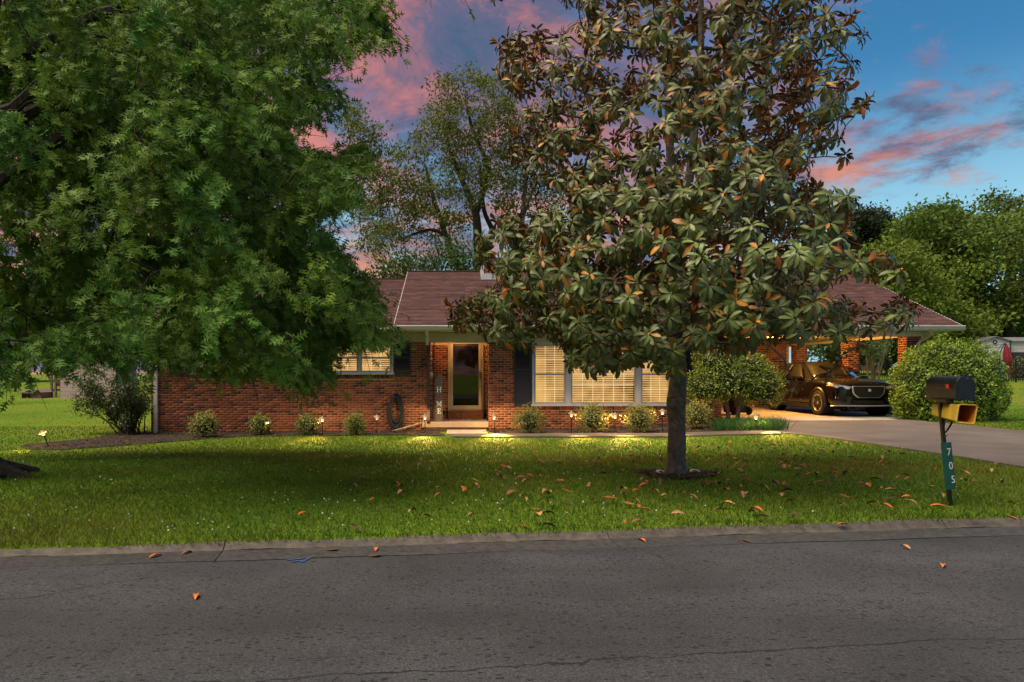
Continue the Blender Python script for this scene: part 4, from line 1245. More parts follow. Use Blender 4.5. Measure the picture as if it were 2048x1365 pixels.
MAGPOLY = [(1132, -5), (1140, 40), (1080, 60), (1000, 75), (985, 110), (1000, 150), (985, 185), (1040, 200), (1050, 225), (1080, 255), (990, 275), (1010, 300), (1040, 345), (1110, 370), (1150, 385), (1140, 420), (1000, 430), (960, 470), (950, 530), (1010, 560), (960, 590), (890, 610), (900, 650), (960, 660), (1010, 680), (1050, 700), (1075, 665), (1120, 680), (1140, 730), (1190, 735), (1240, 740), (1290, 715), (1320, 745), (1360, 740), (1380, 690), (1430, 690), (1450, 700), (1500, 690), (1560, 700), (1570, 780), (1610, 790), (1640, 730), (1660, 765), (1690, 740), (1700, 700), (1690, 660), (1740, 670), (1780, 650), (1850, 635), (1840, 600), (1790, 600), (1810, 545), (1770, 500), (1710, 480), (1690, 440), (1710, 400), (1640, 370), (1590, 345), (1660, 330), (1690, 300), (1680, 270), (1740, 205), (1690, 170), (1720, 110), (1700, 80), (1735, 60), (1690, 20), (1620, -5)]
def mag_R(z):
    return np.interp(z, [1.2, 1.7, 2.3, 3.0, 3.5, 4.2, 5.0, 5.8, 6.5, 7.6, 9.0], [2.1, 3.0, 3.45, 3.0, 2.5, 2.5, 2.7, 2.6, 2.6, 1.9, .3])
pts = []
while len(pts) < 2050:
    n = 4000
    z = np.where(rng.uniform(0, 1, n) < .34, rng.uniform(1.25, 3.7, n), rng.uniform(1.25, 8.8, n)); a = rng.uniform(0, 6.283, n); rr = np.sqrt(rng.uniform(.03, 1, n)) ** .75 * mag_R(z)
    X = np.stack([bx + .05 + rr * np.cos(a), by_ + rr * np.sin(a) * .95, z], -1)
    px, py = proj(X); inframe = (py > -8)
    ok = np.where(inframe, in_poly(px, py, MAGPOLY), rng.uniform(0, 1, n) < .5)
    ok &= ~((px > 1635) & (py > 560) & (py < 602)) & ~((px > 1640) & (py > 535) & (rng.uniform(0, 1, n) < .55)) & ~((px > 1690) & (py > 655) & (py < 800)) & ~((px > 1545) & (py > 672)) & ~((px > 1440) & (py > 700))
    # the shell of a magnolia carries the leaves
    ok &= (rr / mag_R(z) > .42) | (rng.uniform(0, 1, n) < .35)
    for p in X[ok]:
        if len(pts) >= 2050: break
        if not pts or np.min(np.linalg.norm((np.array(pts) - p) * np.array([1, 1, 1.15]), axis=1)) > .165: pts.append(p)
# hand-set sprays: hanging lower tips that stand clear of the crown
hand = [P(905, 640, 9.0), P(930, 615, 8.8), P(1000, 678, 8.7), P(960, 645, 8.9), P(1045, 660, 8.6), P(1145, 715, 8.4), P(1190, 728, 8.3), P(1240, 728, 8.2), P(1330, 722, 8.6), P(1180, 690, 8.3), P(1660, 745, 8.9), P(1590, 775, 9.0), P(1680, 712, 8.9), P(1780, 640, 9.2), P(1830, 620, 9.3), P(1800, 600, 9.3), P(1740, 655, 9.1), P(1715, 690, 9.0), P(1000, 90, 8.9), P(1010, 150, 8.8), P(1725, 70, 9.2), P(1700, 30, 9.2), P(1730, 205, 9.2), P(1690, 310, 9.0), P(1020, 290, 9.0), P(1060, 350, 9.2), P(1700, 410, 9.2), P(1640, 395, 9.0), P(965, 480, 9.0), P(975, 520, 8.9), P(1420, 660, 8.2), P(1300, 690, 8.2)]
pts = np.concatenate([np.array(pts), np.array([list(h) for h in hand])])
tn = [list(p) for p in tr[5:]] + [list(p) for p in stem1[1:]] + [list(p) for p in stem2[1:]]
par = [-1] + list(range(0, len(tr) - 6)) + [len(tr) - 6] + list(range(len(tr) - 5, len(tr) - 5 + len(stem1) - 2)) + [len(tr) - 6] + list(range(len(tr) - 5 + len(stem1) - 1, len(tr) - 5 + len(stem1) - 1 + len(stem2) - 2))
nt0 = len(tn)
# link inside-out around the trunk axis
axis_d = np.hypot(pts[:, 0] - bx, pts[:, 1] - by_)
order = np.argsort(axis_d)
nodes = [np.array(p) for p in tn]; parents = list(par)
for i in order:
    t_ = pts[i]; A = np.array(nodes)
    d = np.linalg.norm(A - t_, axis=1); ra = np.hypot(A[:, 0] - bx, A[:, 1] - by_)
    cost = d + .5 * np.maximum(0, A[:, 2] - t_[2] - .1) + .25 * np.maximum(0, t_[2] - A[:, 2] - .6) + np.where(ra > axis_d[i], 3, 0)
    nodes.append(t_); parents.append(int(np.argmin(cost)))
nodes = np.array(nodes)
rad = pipe_radii(nodes, parents, .0065, 2.5)
lm = MB(); limbs(lm, nodes, parents, rad, nt0, .03, 5, .07, .05)
tag(lm.build('branches', twig_m, mg, smooth=True), kind='stuff')
# rosettes
ros = nodes[nt0:]; prs = np.array(parents[nt0:]); nr = len(ros)
dirv = ros - nodes[prs]; dirv /= np.linalg.norm(dirv, axis=1, keepdims=True) + 1e-6
outw = ros - np.array([bx, by_, 0]); outw[:, 2] = 0; outw /= np.linalg.norm(outw, axis=1, keepdims=True) + 1e-6
axis = dirv * .45 + outw * .65 + np.array([0, -.12, .50]) + rng.normal(0, .22, (nr, 3)); axis /= np.linalg.norm(axis, axis=1, keepdims=True)
LO, LT, LS, LC = [], [], [], []
for i in range(nr):
    ax = axis[i]; u = np.cross(ax, [.3, .2, 1.]); u /= np.linalg.norm(u); w = np.cross(ax, u)
    k = rng.integers(12, 18); a0 = rng.uniform(0, 6.28)
    young = rng.uniform() < .16
    tone = rng.uniform(.75, 1.25)
    for j in range(k):
        a = a0 + j * 2.399; f = j / k                     # f: 0 = outer/low, 1 = top of the whorl
        tilt = R(rng.normal(112, 14)) * (1 - f) + R(rng.normal(55, 15)) * f
        d = ax * math.cos(tilt) + (u * math.cos(a) + w * math.sin(a)) * math.sin(tilt)
        d = d + np.array([0, 0, -.42 * (1 - f) - .08])
        s = rng.uniform(.10, .178) * (1 - .28 * f)
        LO.append(ros[i] + ax * (-.05 + .08 * f) + d * .012); LT.append((d, ax + rng.normal(0, .18, 3))); LS.append(s)
        hb_ = min(1, max(0, (ros[i][2] - 2.4) / 2.8 + rng.normal(0, .25))); c = (np.array([.072, .106, .026]) * (1 - hb_) + np.array([.096, .094, .028]) * hb_) * tone * rng.uniform(.8, 1.25)
        r_ = rng.uniform()
        if r_ < .03: c = np.array([.42, .20, .03]) * rng.uniform(.7, 1.1)
        elif r_ < (.06 + .08 * hb_): c = np.array([.30, .12, .025]) * rng.uniform(.7, 1.2)
        elif r_ < .14: c = np.array([.120, .140, .025]) * rng.uniform(.8, 1.2)
        LC.append(c)
    if young:
        for j in range(rng.integers(2, 5)):
            d = ax + rng.normal(0, .25, 3); LO.append(ros[i] + ax * .03); LT.append((d, rng.normal(0, 1, 3))); LS.append(rng.uniform(.10, .16)); LC.append(np.array([.36, .15, .03]) * rng.uniform(.6, 1.2))
LO = np.array(LO); LS = np.array(LS); LC = np.array(LC)
LT = frames(np.array([t[0] for t in LT]), np.array([t[1] for t in LT]))
idx = pick_parts(LO, LS, 300, LS / LO[:, 1] * (np.abs(LT[:, 1, 2]) * .7 + .3))
for w_ in range(4): leaf_parts('leaf', MAGS[w_], LT, LO, LS, LC, [mag_top, mag_bot], mg, idx[w_::4], 6)
keep = np.ones(len(LO), bool); keep[idx] = False
var = rng.choice(4, len(LO), p=[.35, .3, .2, .15]); acc = []; vo = 0
for w_ in range(4):
    q = keep & (var == w_); a_ = leaf_arrays(MAGS[w_], LT[q], LO[q] - np.array(wloc(mg)), LS[q], LC[q]); acc.append((a_[0], a_[1] + vo, a_[2], a_[3])); vo += len(a_[0])
tag(addobj('crown', tri_mesh('crown', *[np.concatenate([a_[j] for a_ in acc]) for j in range(4)]), [mag_top, mag_bot], mg), kind='stuff')
# ---------------------------------------------------------------- pin oak
oc = Vector((-6.62, 8.9, gzf(-6.62, 8.9)))
ok_t = empty('pin_oak_tree', oc, 'big oak with drooping lobed green leaves filling the left of the lawn', 'tree')
otr = [oc + Vector((0, 0, -.2)), oc + Vector((0, 0, .05)), oc + Vector((.02, 0, .5)), oc + Vector((.05, 0, 1.5)), oc + Vector((.02, .05, 3)), oc + Vector((.08, .1, 5)), oc + Vector((.05, .1, 7.5)), oc + Vector((0, 0, 10.5))]
om = trunk_mesh(otr, [.72, .58, .47, .42, .38, .32, .22, .06], 20, .05, 4)
for k in range(7):
    a = k * .9 + .2; d = Vector((math.cos(a), math.sin(a), 0))
    om.tube([oc + d * .3 + Vector((0, 0, .30)), oc + d * .62 + Vector((0, 0, .10)), oc + d * (1.0 + .15 * (k % 3)) + Vector((0, 0, -.02))], [.17, .12, .05], 8)
om.build('trunk', bark_dark, ok_t, smooth=True)
OAKPOLY = [(-400, -400), (800, -400), (795, 0), (770, 40), (790, 105), (760, 95), (720, 100), (690, 130), (640, 120), (655, 170), (690, 180), (675, 235), (640, 268), (590, 250), (575, 290), (620, 300), (730, 290), (745, 330), (735, 380), (690, 420), (630, 425), (690, 500), (735, 560), (765, 610), (755, 650), (812, 690), (780, 700), (730, 690), (680, 700), (672, 748), (640, 755), (625, 808), (600, 775), (560, 765), (520, 745), (480, 760), (440, 748), (400, 765), (380, 730), (330, 735), (300, 745), (260, 725), (235, 765), (190, 735), (150, 760), (110, 735), (70, 745), (60, 775), (20, 765), (-20, 755), (-400, 780)]
def oak_R(z): return np.interp(z, [1.1, 1.8, 3, 5, 7, 9, 11, 12], [6.9, 7.2, 7.3, 6.9, 6.2, 5.0, 3.0, .5])
pts = []
cnt = 0
while len(pts) < 860 and cnt < 500:
    cnt += 1
    n = 3000
    z = rng.uniform(1.15, 11.5, n); a = rng.uniform(0, 6.283, n); fr_ = rng.uniform(.0, 1, n) ** .55; rr = fr_ * oak_R(z)
    X = np.stack([oc.x + rr * np.cos(a), oc.y + rr * np.sin(a) * np.where(np.sin(a) > 0, .68, 1), z], -1)
    px, py = proj(X); Y = X[:, 1]
    infr = (px > -60) & (py > -40) & (Y > 1)
    ok = np.where(infr, in_poly(px, py, OAKPOLY) & in_poly(px, py + 430 / Y, OAKPOLY) & in_poly(px + 330 / Y, py + 200 / Y, OAKPOLY) & (Y > 6.6), (Y > 4.5) & (rng.uniform(0, 1, n) < .03))
    hid = infr & (fr_ < .45) & (z < 4)
    ok &= ~hid
    ok &= ~((z < 2.0) & ((rr / oak_R(z)) < .5))
    top = infr & (py < 330) & (rng.uniform(0, 1, n) < .25); ok &= ~top
    for p in X[ok]:
        if not pts or np.min(np.linalg.norm(np.array(pts) - p, axis=1)) > (.30 if p[1] < 12 else .38): pts.append(p)
        if len(pts) >= 860: break
hand = [P(800, 685, 13.2), P(770, 660, 13.0), P(740, 610, 12.6), P(620, 775, 11.0), P(630, 740, 11.0), P(780, 90, 9.5), P(750, 60, 9.4), P(670, 210, 9.6), P(640, 230, 9.5), P(50, 750, 7.6), P(100, 740, 7.4), P(225, 735, 7.6), P(150, 735, 7.5), P(450, 735, 9.6), P(520, 730, 10), P(380, 720, 8.8), P(300, 725, 8.2), P(20, 735, 7.4), P(560, 745, 10.4), P(690, 690, 11.8), P(725, 670, 12.2), P(330, 720, 8.3), P(180, 700, 7.5), P(260, 700, 7.9), P(730, 330, 11.5), P(700, 390, 11.8), P(650, 350, 11), P(660, 400, 11.5)]
pts = np.concatenate([np.array(pts), np.array([[h.x - .15, h.y, h.z + .30] for h in hand])])
tn = [list(p) for p in otr[3:]]; par = [-1] + list(range(len(tn) - 1)); nt0 = len(tn)
# main limbs seen through the leaves at the upper left
for ml in ([P(-60, 265, 8.8), P(30, 215, 8.6), P(110, 155, 8.5), P(190, 90, 8.4)], [P(-50, 160, 8.8), P(60, 108, 8.6), P(140, 66, 8.5), P(240, 20, 8.4)], [P(-40, 400, 8.8), P(60, 330, 8.8), P(130, 270, 8.8), P(300, 285, 9.2), P(420, 255, 9.6)], [P(-20, 300, 8.8), P(90, 212, 8.7), P(140, 215, 8.7)]):
    prev = 1 if ml[0].z < 4.5 else 2
    for p in ml: tn.append(list(p)); par.append(prev); prev = len(tn) - 1
ntl = len(tn)
nodes = [np.array(p) for p in tn]; parents = list(par)
ax_d = np.hypot(pts[:, 0] - oc.x, pts[:, 1] - oc.y)
for i in np.argsort(ax_d):
    t_ = pts[i]; A = np.array(nodes); d = np.linalg.norm(A - t_, axis=1); ra = np.hypot(A[:, 0] - oc.x, A[:, 1] - oc.y)
    cost = d + .3 * np.maximum(0, t_[2] - A[:, 2]) + np.where(ra > ax_d[i] + .05, 3, 0)
    nodes.append(t_); parents.append(int(np.argmin(cost)))
nodes = np.array(nodes); rad = pipe_radii(nodes, parents, .007, 2.5); rad[nt0:ntl] = np.maximum(rad[nt0:ntl], .075)
lm = MB(); limbs(lm, nodes, parents, rad, nt0, .03, 6, .16, .05)
sp_ = nodes[ntl:]; sp_par = np.array(parents[ntl:]); ns = len(sp_)
LO, LD, LN, LS, LC = [], [], [], [], []
for i in range(ns):
    d0 = sp_[i] - nodes[sp_par[i]]; d0 /= np.linalg.norm(d0) + 1e-6
    out = sp_[i] - np.array([oc.x, oc.y, sp_[i][2]]); out /= np.linalg.norm(out) + 1e-6
    tone = rng.uniform(.7, 1.3); warm = rng.uniform(0, 1)
    for q in range(6):
        d = d0 * .4 + out * .5 + rng.normal(0, .55, 3); d[2] -= .25; d /= np.linalg.norm(d)
        ln = rng.uniform(.45, .85); p = sp_[i].copy(); path = [p.copy()]
        nl = 5
        for s in range(nl):
            d = d + np.array([0, 0, -.14]); d /= np.linalg.norm(d); p = p + d * ln / nl; path.append(p.copy())
        lm.tube(path, [.006, .005, .0045, .004, .003, .002], 3, cap=False)
        kl = rng.integers(17, 25)
        for s in range(kl):
            t_ = (s + .6) / kl * nl; a_ = int(min(t_, nl - 1)); pos = path[a_] + (path[a_ + 1] - path[a_]) * (t_ - a_)
            ld = d * .55 + rng.normal(0, .6, 3) + np.array([0, 0, -.30]); LO.append(pos + rng.normal(0, .012, 3)); LD.append(ld)
            LN.append(np.array([out[0] * .5, out[1] * .5 - .35, .65]) + rng.normal(0, .5, 3)); LS.append(rng.uniform(.105, .17))
            c = np.array([.085, .200, .042]) * (1 - warm) + np.array([.150, .245, .034]) * warm
            LC.append(c * tone * rng.uniform(.8, 1.25))
tag(lm.build('branches', bark_dark, ok_t, smooth=True), kind='stuff')
LO = np.array(LO); LS = np.array(LS); LC = np.array(LC); LT = frames(np.array(LD), np.array(LN))
px, py = proj(LO); inf_ = (px > -60) & (px < 2060) & (py > -40); cull = inf_ & ~in_poly(px, py, OAKPOLY) & (rng.uniform(0, 1, len(LO)) < .85); far_out = (px < -350) | (py < -350)
sel = ~(far_out & (rng.uniform(0, 1, len(LO)) < .5)) & ~cull
LO, LS, LC, LT = LO[sel], LS[sel] * np.where(far_out[sel], 1.4, 1), LC[sel], LT[sel]
idx = pick_parts(LO, LS, 300, LS / LO[:, 1] * (np.abs(LT[:, 1, 2]) * .6 + .4))
leaf_parts('leaf', OAK, LT, LO, LS, LC, [oak_leaf], ok_t, idx)
keep = np.ones(len(LO), bool); keep[idx] = False
near = keep & (LO[:, 1] < 9.0) & (rng.uniform(0, 1, len(LO)) < .35)
far_ = keep & ~near
OV, OF, OC_, _ = leaf_arrays(OAK, LT[near], LO[near] - np.array(wloc(ok_t)), LS[near], LC[near])
OV2, OF2, OC2, _ = leaf_arrays(OAK_LO, LT[far_], LO[far_] - np.array(wloc(ok_t)), LS[far_], LC[far_])
tag(addobj('crown', tri_mesh('crown', np.concatenate([OV, OV2]), np.concatenate([OF, OF2 + len(OV)]), np.concatenate([OC_, OC2])), [oak_leaf], ok_t), kind='stuff')
N_OAK = len(LO)
# ---------------------------------------------------------------- background trees
def bg_tree(name, label, base, poly, Y, dep, npt, nl, ls, c0, c1, trunk_pts, trunk_r, sep, spray=.9, group=None, branch_r=.02, barkm=None, hgt=None):
    """tree whose crown fills a hand-drawn outline with real depth"""
    t = empty(name, base, label, 'tree', group)
    pa = np.array(poly, float); lo, hi = pa.min(0), pa.max(0); pts = []
    cx_, cy_ = (lo + hi) / 2; tries = 0
    while len(pts) < npt and tries < 250:
        tries += 1
        q = rng.uniform(lo, hi, (800, 2)); q = q[in_poly(q[:, 0], q[:, 1], poly)]
        # depth limited by a rounded crown
        k = 1 - .75 * (np.abs(q[:, 0] - cx_) / ((hi[0] - lo[0]) / 2)) ** 2
        yy = Y + rng.uniform(-1, 1, len(q)) * dep * np.sqrt(np.clip(k, .08, 1))
        X = np.stack([(q[:, 0] - CX) / FPX * yy, yy, CZ + (CY - q[:, 1]) / FPX * yy], -1)
        for p in X:
            if len(pts) >= npt: break
            if not pts or np.min(np.linalg.norm(np.array(pts) - p, axis=1)) > sep: pts.append(p)
    pts = np.array(pts)
    tn_ = [np.array(p) for p in trunk_pts[0]]; par_ = [-1] + list(range(len(tn_) - 1))
    tb = trunk_mesh([Vector(p) for p in trunk_pts[0]], trunk_r[0], 10, .04, 1)
    for tp, tr_ in zip(trunk_pts[1:], trunk_r[1:]):
        a = trunk_mesh([Vector(p) for p in tp], tr_, 8, .04, 2); tb.add(a.v, a.f)
        s = len(tn_); k = int(np.argmin([np.linalg.norm(n_ - np.array(tp[0])) for n_ in tn_[:len(trunk_pts[0])]]))
        tn_ += [np.array(p) for p in tp]; par_ += [k] + list(range(s, s + len(tp) - 1))
    tb.build('trunk', barkm or bark_grey, t, smooth=True)
    nt_ = len(tn_)
    nodes, parents = grow(tn_, par_, pts, trunk_pts[0][-1], .5)
    rad = pipe_radii(nodes, parents, branch_r * .45, 2.5)
    lm = MB(); limbs(lm, nodes, parents, rad, nt_, .04, 5, max(trunk_r[0]) * .6, .06)
    tag(lm.build('branches', barkm or bark_grey, t, smooth=True), kind='stuff')
    per = max(1, nl // len(pts))
    C0 = np.repeat(pts, per, 0); n_ = len(C0)
    O = C0 + rng.normal(0, 1, (n_, 3)) * np.array([1, 1, .75]) * spray * .5
    T = frames(rng.normal(0, 1, (n_, 3)) + np.array([0, 0, -.3]), rng.normal(0, .6, (n_, 3)) + np.array([0, -.4, .9]))
    tone = np.repeat(rng.uniform(.65, 1.3, len(pts)), per)[:, None]
    mixv = np.repeat(rng.uniform(0, 1, len(pts)), per)[:, None]
    cols = (np.array(c0) * (1 - mixv) + np.array(c1) * mixv) * tone * rng.uniform(.75, 1.25, (n_, 1))
    tag(leaf_batch('crown', FARLEAF, T, O, rng.uniform(.7, 1.3, n_) * ls, cols, [far_leaf], t), kind='stuff')
    return t
Yb = 37.0
def B(px, py, d=0): return tuple(P(px, py, Yb + d))
gb = gzf(1.2, Yb)
t1 = bg_tree('backyard_tree', 'tall open-crowned tree with forked trunks behind the roof ridge', (P(955, 600, Yb).x, Yb, gb),
    [(700, 215), (720, 205), (735, 225), (760, 250), (790, 300), (820, 270), (860, 240), (850, 215), (870, 190), (860, 165), (885, 150), (920, 140), (950, 135), (965, 150), (985, 160), (1010, 165), (1025, 200), (1035, 260), (1030, 330), (1040, 400), (1010, 440), (990, 400), (960, 380), (930, 470), (900, 480), (860, 470), (800, 490), (760, 520), (720, 500), (700, 450), (690, 400), (710, 330), (690, 270)],
    Yb, 3.6, 400, 24000, .18, (.095, .125, .022), (.14, .155, .028),
    [[(P(955, 600, Yb).x, Yb, gb - .2), B(955, 620), B(957, 520), B(952, 430), B(930, 375), B(900, 300), B(890, 240)], [B(952, 430), B(975, 340), B(945, 260), B(930, 190)], [B(957, 520), B(985, 470, .5), B(968, 420, .6), B(960, 330, .6)], [B(955, 560, -.8), B(910, 525, -.8), B(895, 480, -.8), B(860, 460, -.6), B(800, 480, -.5)], [B(905, 520, -1.2), B(885, 450, -1.2), B(868, 400, -1), B(850, 330, -1)]],
    [[.34, .30, .26, .22, .16, .10, .05], [.16, .12, .09, .04], [.20, .16, .12, .05], [.22, .18, .12, .09, .04], [.16, .13, .1, .05]], .42, .62, barkm=bark_dark)
gb2 = gzf(3.5, 35)
t2_ = bg_tree('slender_tree', 'slender sparse tree behind the house left of the magnolia', (P(1043, 600, 35).x, 35, gb2),
    [(1030, 220), (1060, 200), (1090, 240), (1110, 330), (1140, 400), (1130, 440), (1100, 450), (1075, 420), (1060, 440), (1035, 430), (1010, 470), (1000, 440), (1020, 380), (1010, 300)],
    35, 2.0, 130, 4200, .17, (.055, .09, .02), (.085, .11, .025),
    [[(P(1043, 600, 35).x, 35, gb2 - .2), tuple(P(1043, 560, 35)), tuple(P(1042, 480, 35)), tuple(P(1048, 400, 35)), tuple(P(1055, 330, 35)), tuple(P(1062, 240, 35))], [tuple(P(1048, 430, 35)), tuple(P(1075, 360, 35)), tuple(P(1095, 340, 35))]],
    [[.22, .19, .15, .12, .08, .03], [.08, .05, .02]], .42, .7)
t3_ = bg_tree('low_bushy_tree', 'low bushy green tree just behind the roof ridge', (P(850, 600, 33).x, 33, gzf(-1.5, 33)),
    [(740, 545), (790, 520), (850, 505), (890, 480), (930, 490), (960, 520), (985, 545), (985, 600), (740, 600)],
    33, 2.0, 150, 7000, .18, (.04, .085, .014), (.06, .10, .02),
    [[(P(860, 600, 33).x, 33, gzf(-1.5, 33) - .2), tuple(P(860, 640, 33)), tuple(P(862, 560, 33))]], [[.14, .12, .08]], .35, .8)
def right_tree(name, label, poly, Y, dep, npt, nl, ls, c0, c1, tx, tb_, r0, sep, spray, group='trees beyond the back fence', **k):
    x = P(tx, 700, Y).x; g_ = gzf(x, Y)
    top = min(p[1] for p in poly)
    tp = [(x, Y, g_ - .3), (x, Y, g_ + 1.0), tuple(P(tx, tb_, Y)), tuple(P(tx + 4, tb_ * .6 + top * .4, Y)), tuple(P(tx - 3, tb_ * .25 + top * .75, Y))]
    return bg_tree(name, label, (x, Y, g_), poly, Y, dep, npt, nl, ls, c0, c1, [tp], [[r0, r0 * .9, r0 * .7, r0 * .45, r0 * .15]], sep, spray, group, .05, bark_dark, **k)
right_tree('shade_tree', 'big spreading tree with dark bare lower limbs behind the white shed', [(1890, 560), (1900, 520), (1930, 480), (1960, 450), (2000, 440), (2060, 430), (2200, 420), (2300, 560), (2250, 640), (2100, 630), (2040, 640), (1990, 650), (1960, 630), (1920, 640), (1895, 610)], 56, 5.5, 170, 21000, .36, (.085, .150, .022), (.135, .190, .030), 2015, 600, .55, 1.5, 1.25)
right_tree('shade_tree', 'tallest tree at the right edge with clumps against the sky', [(1955, 470), (1950, 430), (1970, 395), (2000, 388), (2015, 410), (2040, 395), (2100, 380), (2250, 400), (2300, 500), (2100, 520), (1990, 520)], 66, 5, 80, 11000, .38, (.062, .105, .020), (.09, .13, .024), 2080, 560, .5, 1.6, 1.3)
right_tree('shade_tree', 'dense rounded tree with clumped crown left of the tallest tree', [(1795, 480), (1810, 445), (1840, 425), (1860, 435), (1880, 420), (1920, 430), (1955, 440), (1960, 500), (1950, 600), (1900, 640), (1850, 620), (1810, 560)], 60, 5, 160, 20000, .38, (.065, .120, .018), (.095, .150, .022), 1880, 600, .5, 1.5, 1.25)
right_tree('shade_tree', 'yellow-green tree rising right behind the carport roof', [(1740, 560), (1750, 500), (1780, 485), (1810, 500), (1850, 520), (1880, 560), (1900, 620), (1960, 640), (1960, 690), (1900, 720), (1830, 700), (1780, 640), (1730, 620)], 50, 4, 160, 20000, .32, (.090, .150, .016), (.125, .175, .022), 1840, 640, .4, 1.3, 1.1)
right_tree('shade_tree', 'low dark green tree filling the gap under the big limbs at the right edge', [(1930, 600), (1980, 590), (2060, 585), (2200, 590), (2250, 720), (2100, 730), (1960, 720), (1920, 690)], 70, 4, 200, 13000, .5, (.04, .08, .016), (.065, .105, .02), 2075, 700, .4, .9, 2.0)
right_tree('pine_tree', 'dark distant pine crown above the magnolia edge', [(1685, 445), (1700, 428), (1730, 424), (1760, 432), (1785, 455), (1780, 480), (1740, 500), (1690, 500)], 85, 3.5, 130, 9000, .50, (.018, .034, .014), (.028, .045, .016), 1735, 520, .45, .9, 1.5)
right_tree('shade_tree', 'mid-green tree seen through the open side of the carport', [(1620, 640), (1700, 600), (1780, 610), (1850, 640), (1960, 650), (1970, 700), (1900, 715), (1800, 710), (1740, 712), (1640, 715)], 58, 4, 260, 16000, .42, (.05, .095, .016), (.075, .115, .02), 1780, 690, .35, .8, 1.7)
# dark woodland edge beyond the left-hand yard
for k, (px, yy, hh, wd) in enumerate(((-60, 95, 520, 210), (130, 105, 480, 200), (330, 92, 470, 220), (540, 88, 500, 190))):
    right_tree('woodland_tree', ['broad dark tree at the far left edge of the back field', 'dark tree beyond the field above the wooden shelter', 'dark tree beyond the field behind the house corner', 'dark tree far behind the left end of the roof'][k], [(px - wd / 2, 700), (px - wd / 2, 600), (px - wd / 3, hh + 30), (px, hh), (px + wd / 3, hh + 40), (px + wd / 2, 600), (px + wd / 2, 700)], yy, 6, 150, 7000, 1.0, (.032, .06, .014), (.045, .08, .018), px, 700, .5, 1.6, 2.8, group='trees beyond the left field')
# ---------------------------------------------------------------- shrubs
def shrub_leaves(c, rx, ry, rz, n, ls, c0, c1, lump=.10, zmin=-.7, deep=.25, sq=2.0, up=.4):
    d = runit(n * 2); d = d[d[:, 2] > zmin][:n]; k = len(d)
    e = (np.abs(d[:, 0]) ** sq + np.abs(d[:, 1]) ** sq + np.abs(d[:, 2]) ** sq) ** (-1 / sq)
    lu = 1 + lump * (np.sin(d[:, 0] * 7 + d[:, 2] * 5 + c[0]) * np.sin(d[:, 1] * 6 - d[:, 2] * 4 + c[0] * 2) + .6 * np.sin(d[:, 0] * 15 + c[0] * 3) * np.sin(d[:, 2] * 13 + d[:, 1] * 9))
    r = (1 - deep * rng.uniform(0, 1, k) ** 2) * lu * e
    O = np.array(c) + d * r[:, None] * np.array([rx, ry, rz])
    nrm = d / np.array([rx, ry, rz]); nrm /= np.linalg.norm(nrm, axis=1, keepdims=True)
    D = nrm * .45 + rng.normal(0, .7, (k, 3)) + np.array([0, 0, .1])
    T = frames(D, nrm + np.array([0, 0, up]) + rng.normal(0, .45, (k, 3)))
    v = rng.uniform(0, 1, (k, 1)); cl = np.sin(d[:, :1] * 9 + c[0]) * np.sin(d[:, 2:3] * 8) * .18
    cols = (np.array(c0) * (1 - v) + np.array(c1) * v) * (1 + cl) * rng.uniform(.75, 1.25, (k, 1))
    return T, O, rng.uniform(.7, 1.3, k) * ls, cols
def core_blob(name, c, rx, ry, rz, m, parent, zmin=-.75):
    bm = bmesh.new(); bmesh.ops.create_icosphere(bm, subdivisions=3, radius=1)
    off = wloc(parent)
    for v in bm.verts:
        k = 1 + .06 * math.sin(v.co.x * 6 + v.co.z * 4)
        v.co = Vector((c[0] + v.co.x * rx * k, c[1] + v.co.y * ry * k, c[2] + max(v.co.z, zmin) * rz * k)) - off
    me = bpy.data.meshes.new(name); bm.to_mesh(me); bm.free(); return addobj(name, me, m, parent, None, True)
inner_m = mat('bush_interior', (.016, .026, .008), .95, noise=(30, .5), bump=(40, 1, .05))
# big clipped dome
bp = Vector((13.05, 18.15, gzf(13.05, 18.15)))
dm = empty('dome_shrub', bp, 'large clipped dome-shaped green shrub at the driveway end', 'shrub')
c = (bp.x, bp.y, bp.z + .83)
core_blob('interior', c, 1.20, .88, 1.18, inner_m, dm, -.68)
T, O, S, cols = shrub_leaves(c, 1.37, 1.03, 1.32, 15000, .070, (.105, .195, .010), (.185, .275, .018), .085, -.66, .16, 2.0)
tag(leaf_batch('foliage', SIMPLE, T, O, S, cols, [bush_leaf], dm), kind='stuff')
# two-trunked topiary by the brick corner
tb = Vector((7.40, 18.35, gzf(7.4, 18.35)))
tp = empty('topiary_shrub', tb, 'flat-topped shrub on two bare trunks at the house corner', 'shrub')
for (a, b, r) in (((7.26, 18.35), (7.05, 18.4), .058), ((7.51, 18.3), (7.72, 18.3), .062)):
    mb = trunk_mesh([Vector((a[0], a[1], tb.z - .05)), Vector((a[0] + .01, a[1], tb.z + .3)), Vector((a[0] * .6 + b[0] * .4, a[1] * .6 + b[1] * .4, tb.z + .75)), Vector((b[0], b[1], tb.z + 1.3))], [r * 1.15, r, r * .85, r * .5], 8, .05, r * 60)
    mb.build('trunk', mat('topiary_bark', (.13, .09, .06), .95, noise=(14, .4), bump=(30, 1, .02)), tp, smooth=True)
blobs = [((7.40, 18.40, 1.15), (1.05, .75, .62), 5200), ((6.75, 18.45, .95), (.62, .60, .52), 2600), ((8.10, 18.35, 1.00), (.66, .62, .66), 2900), ((7.05, 18.40, 1.68), (.66, .58, .48), 2600), ((7.85, 18.35, 1.52), (.50, .5, .38), 1700)]
TT, OO, SS, CC = [], [], [], []
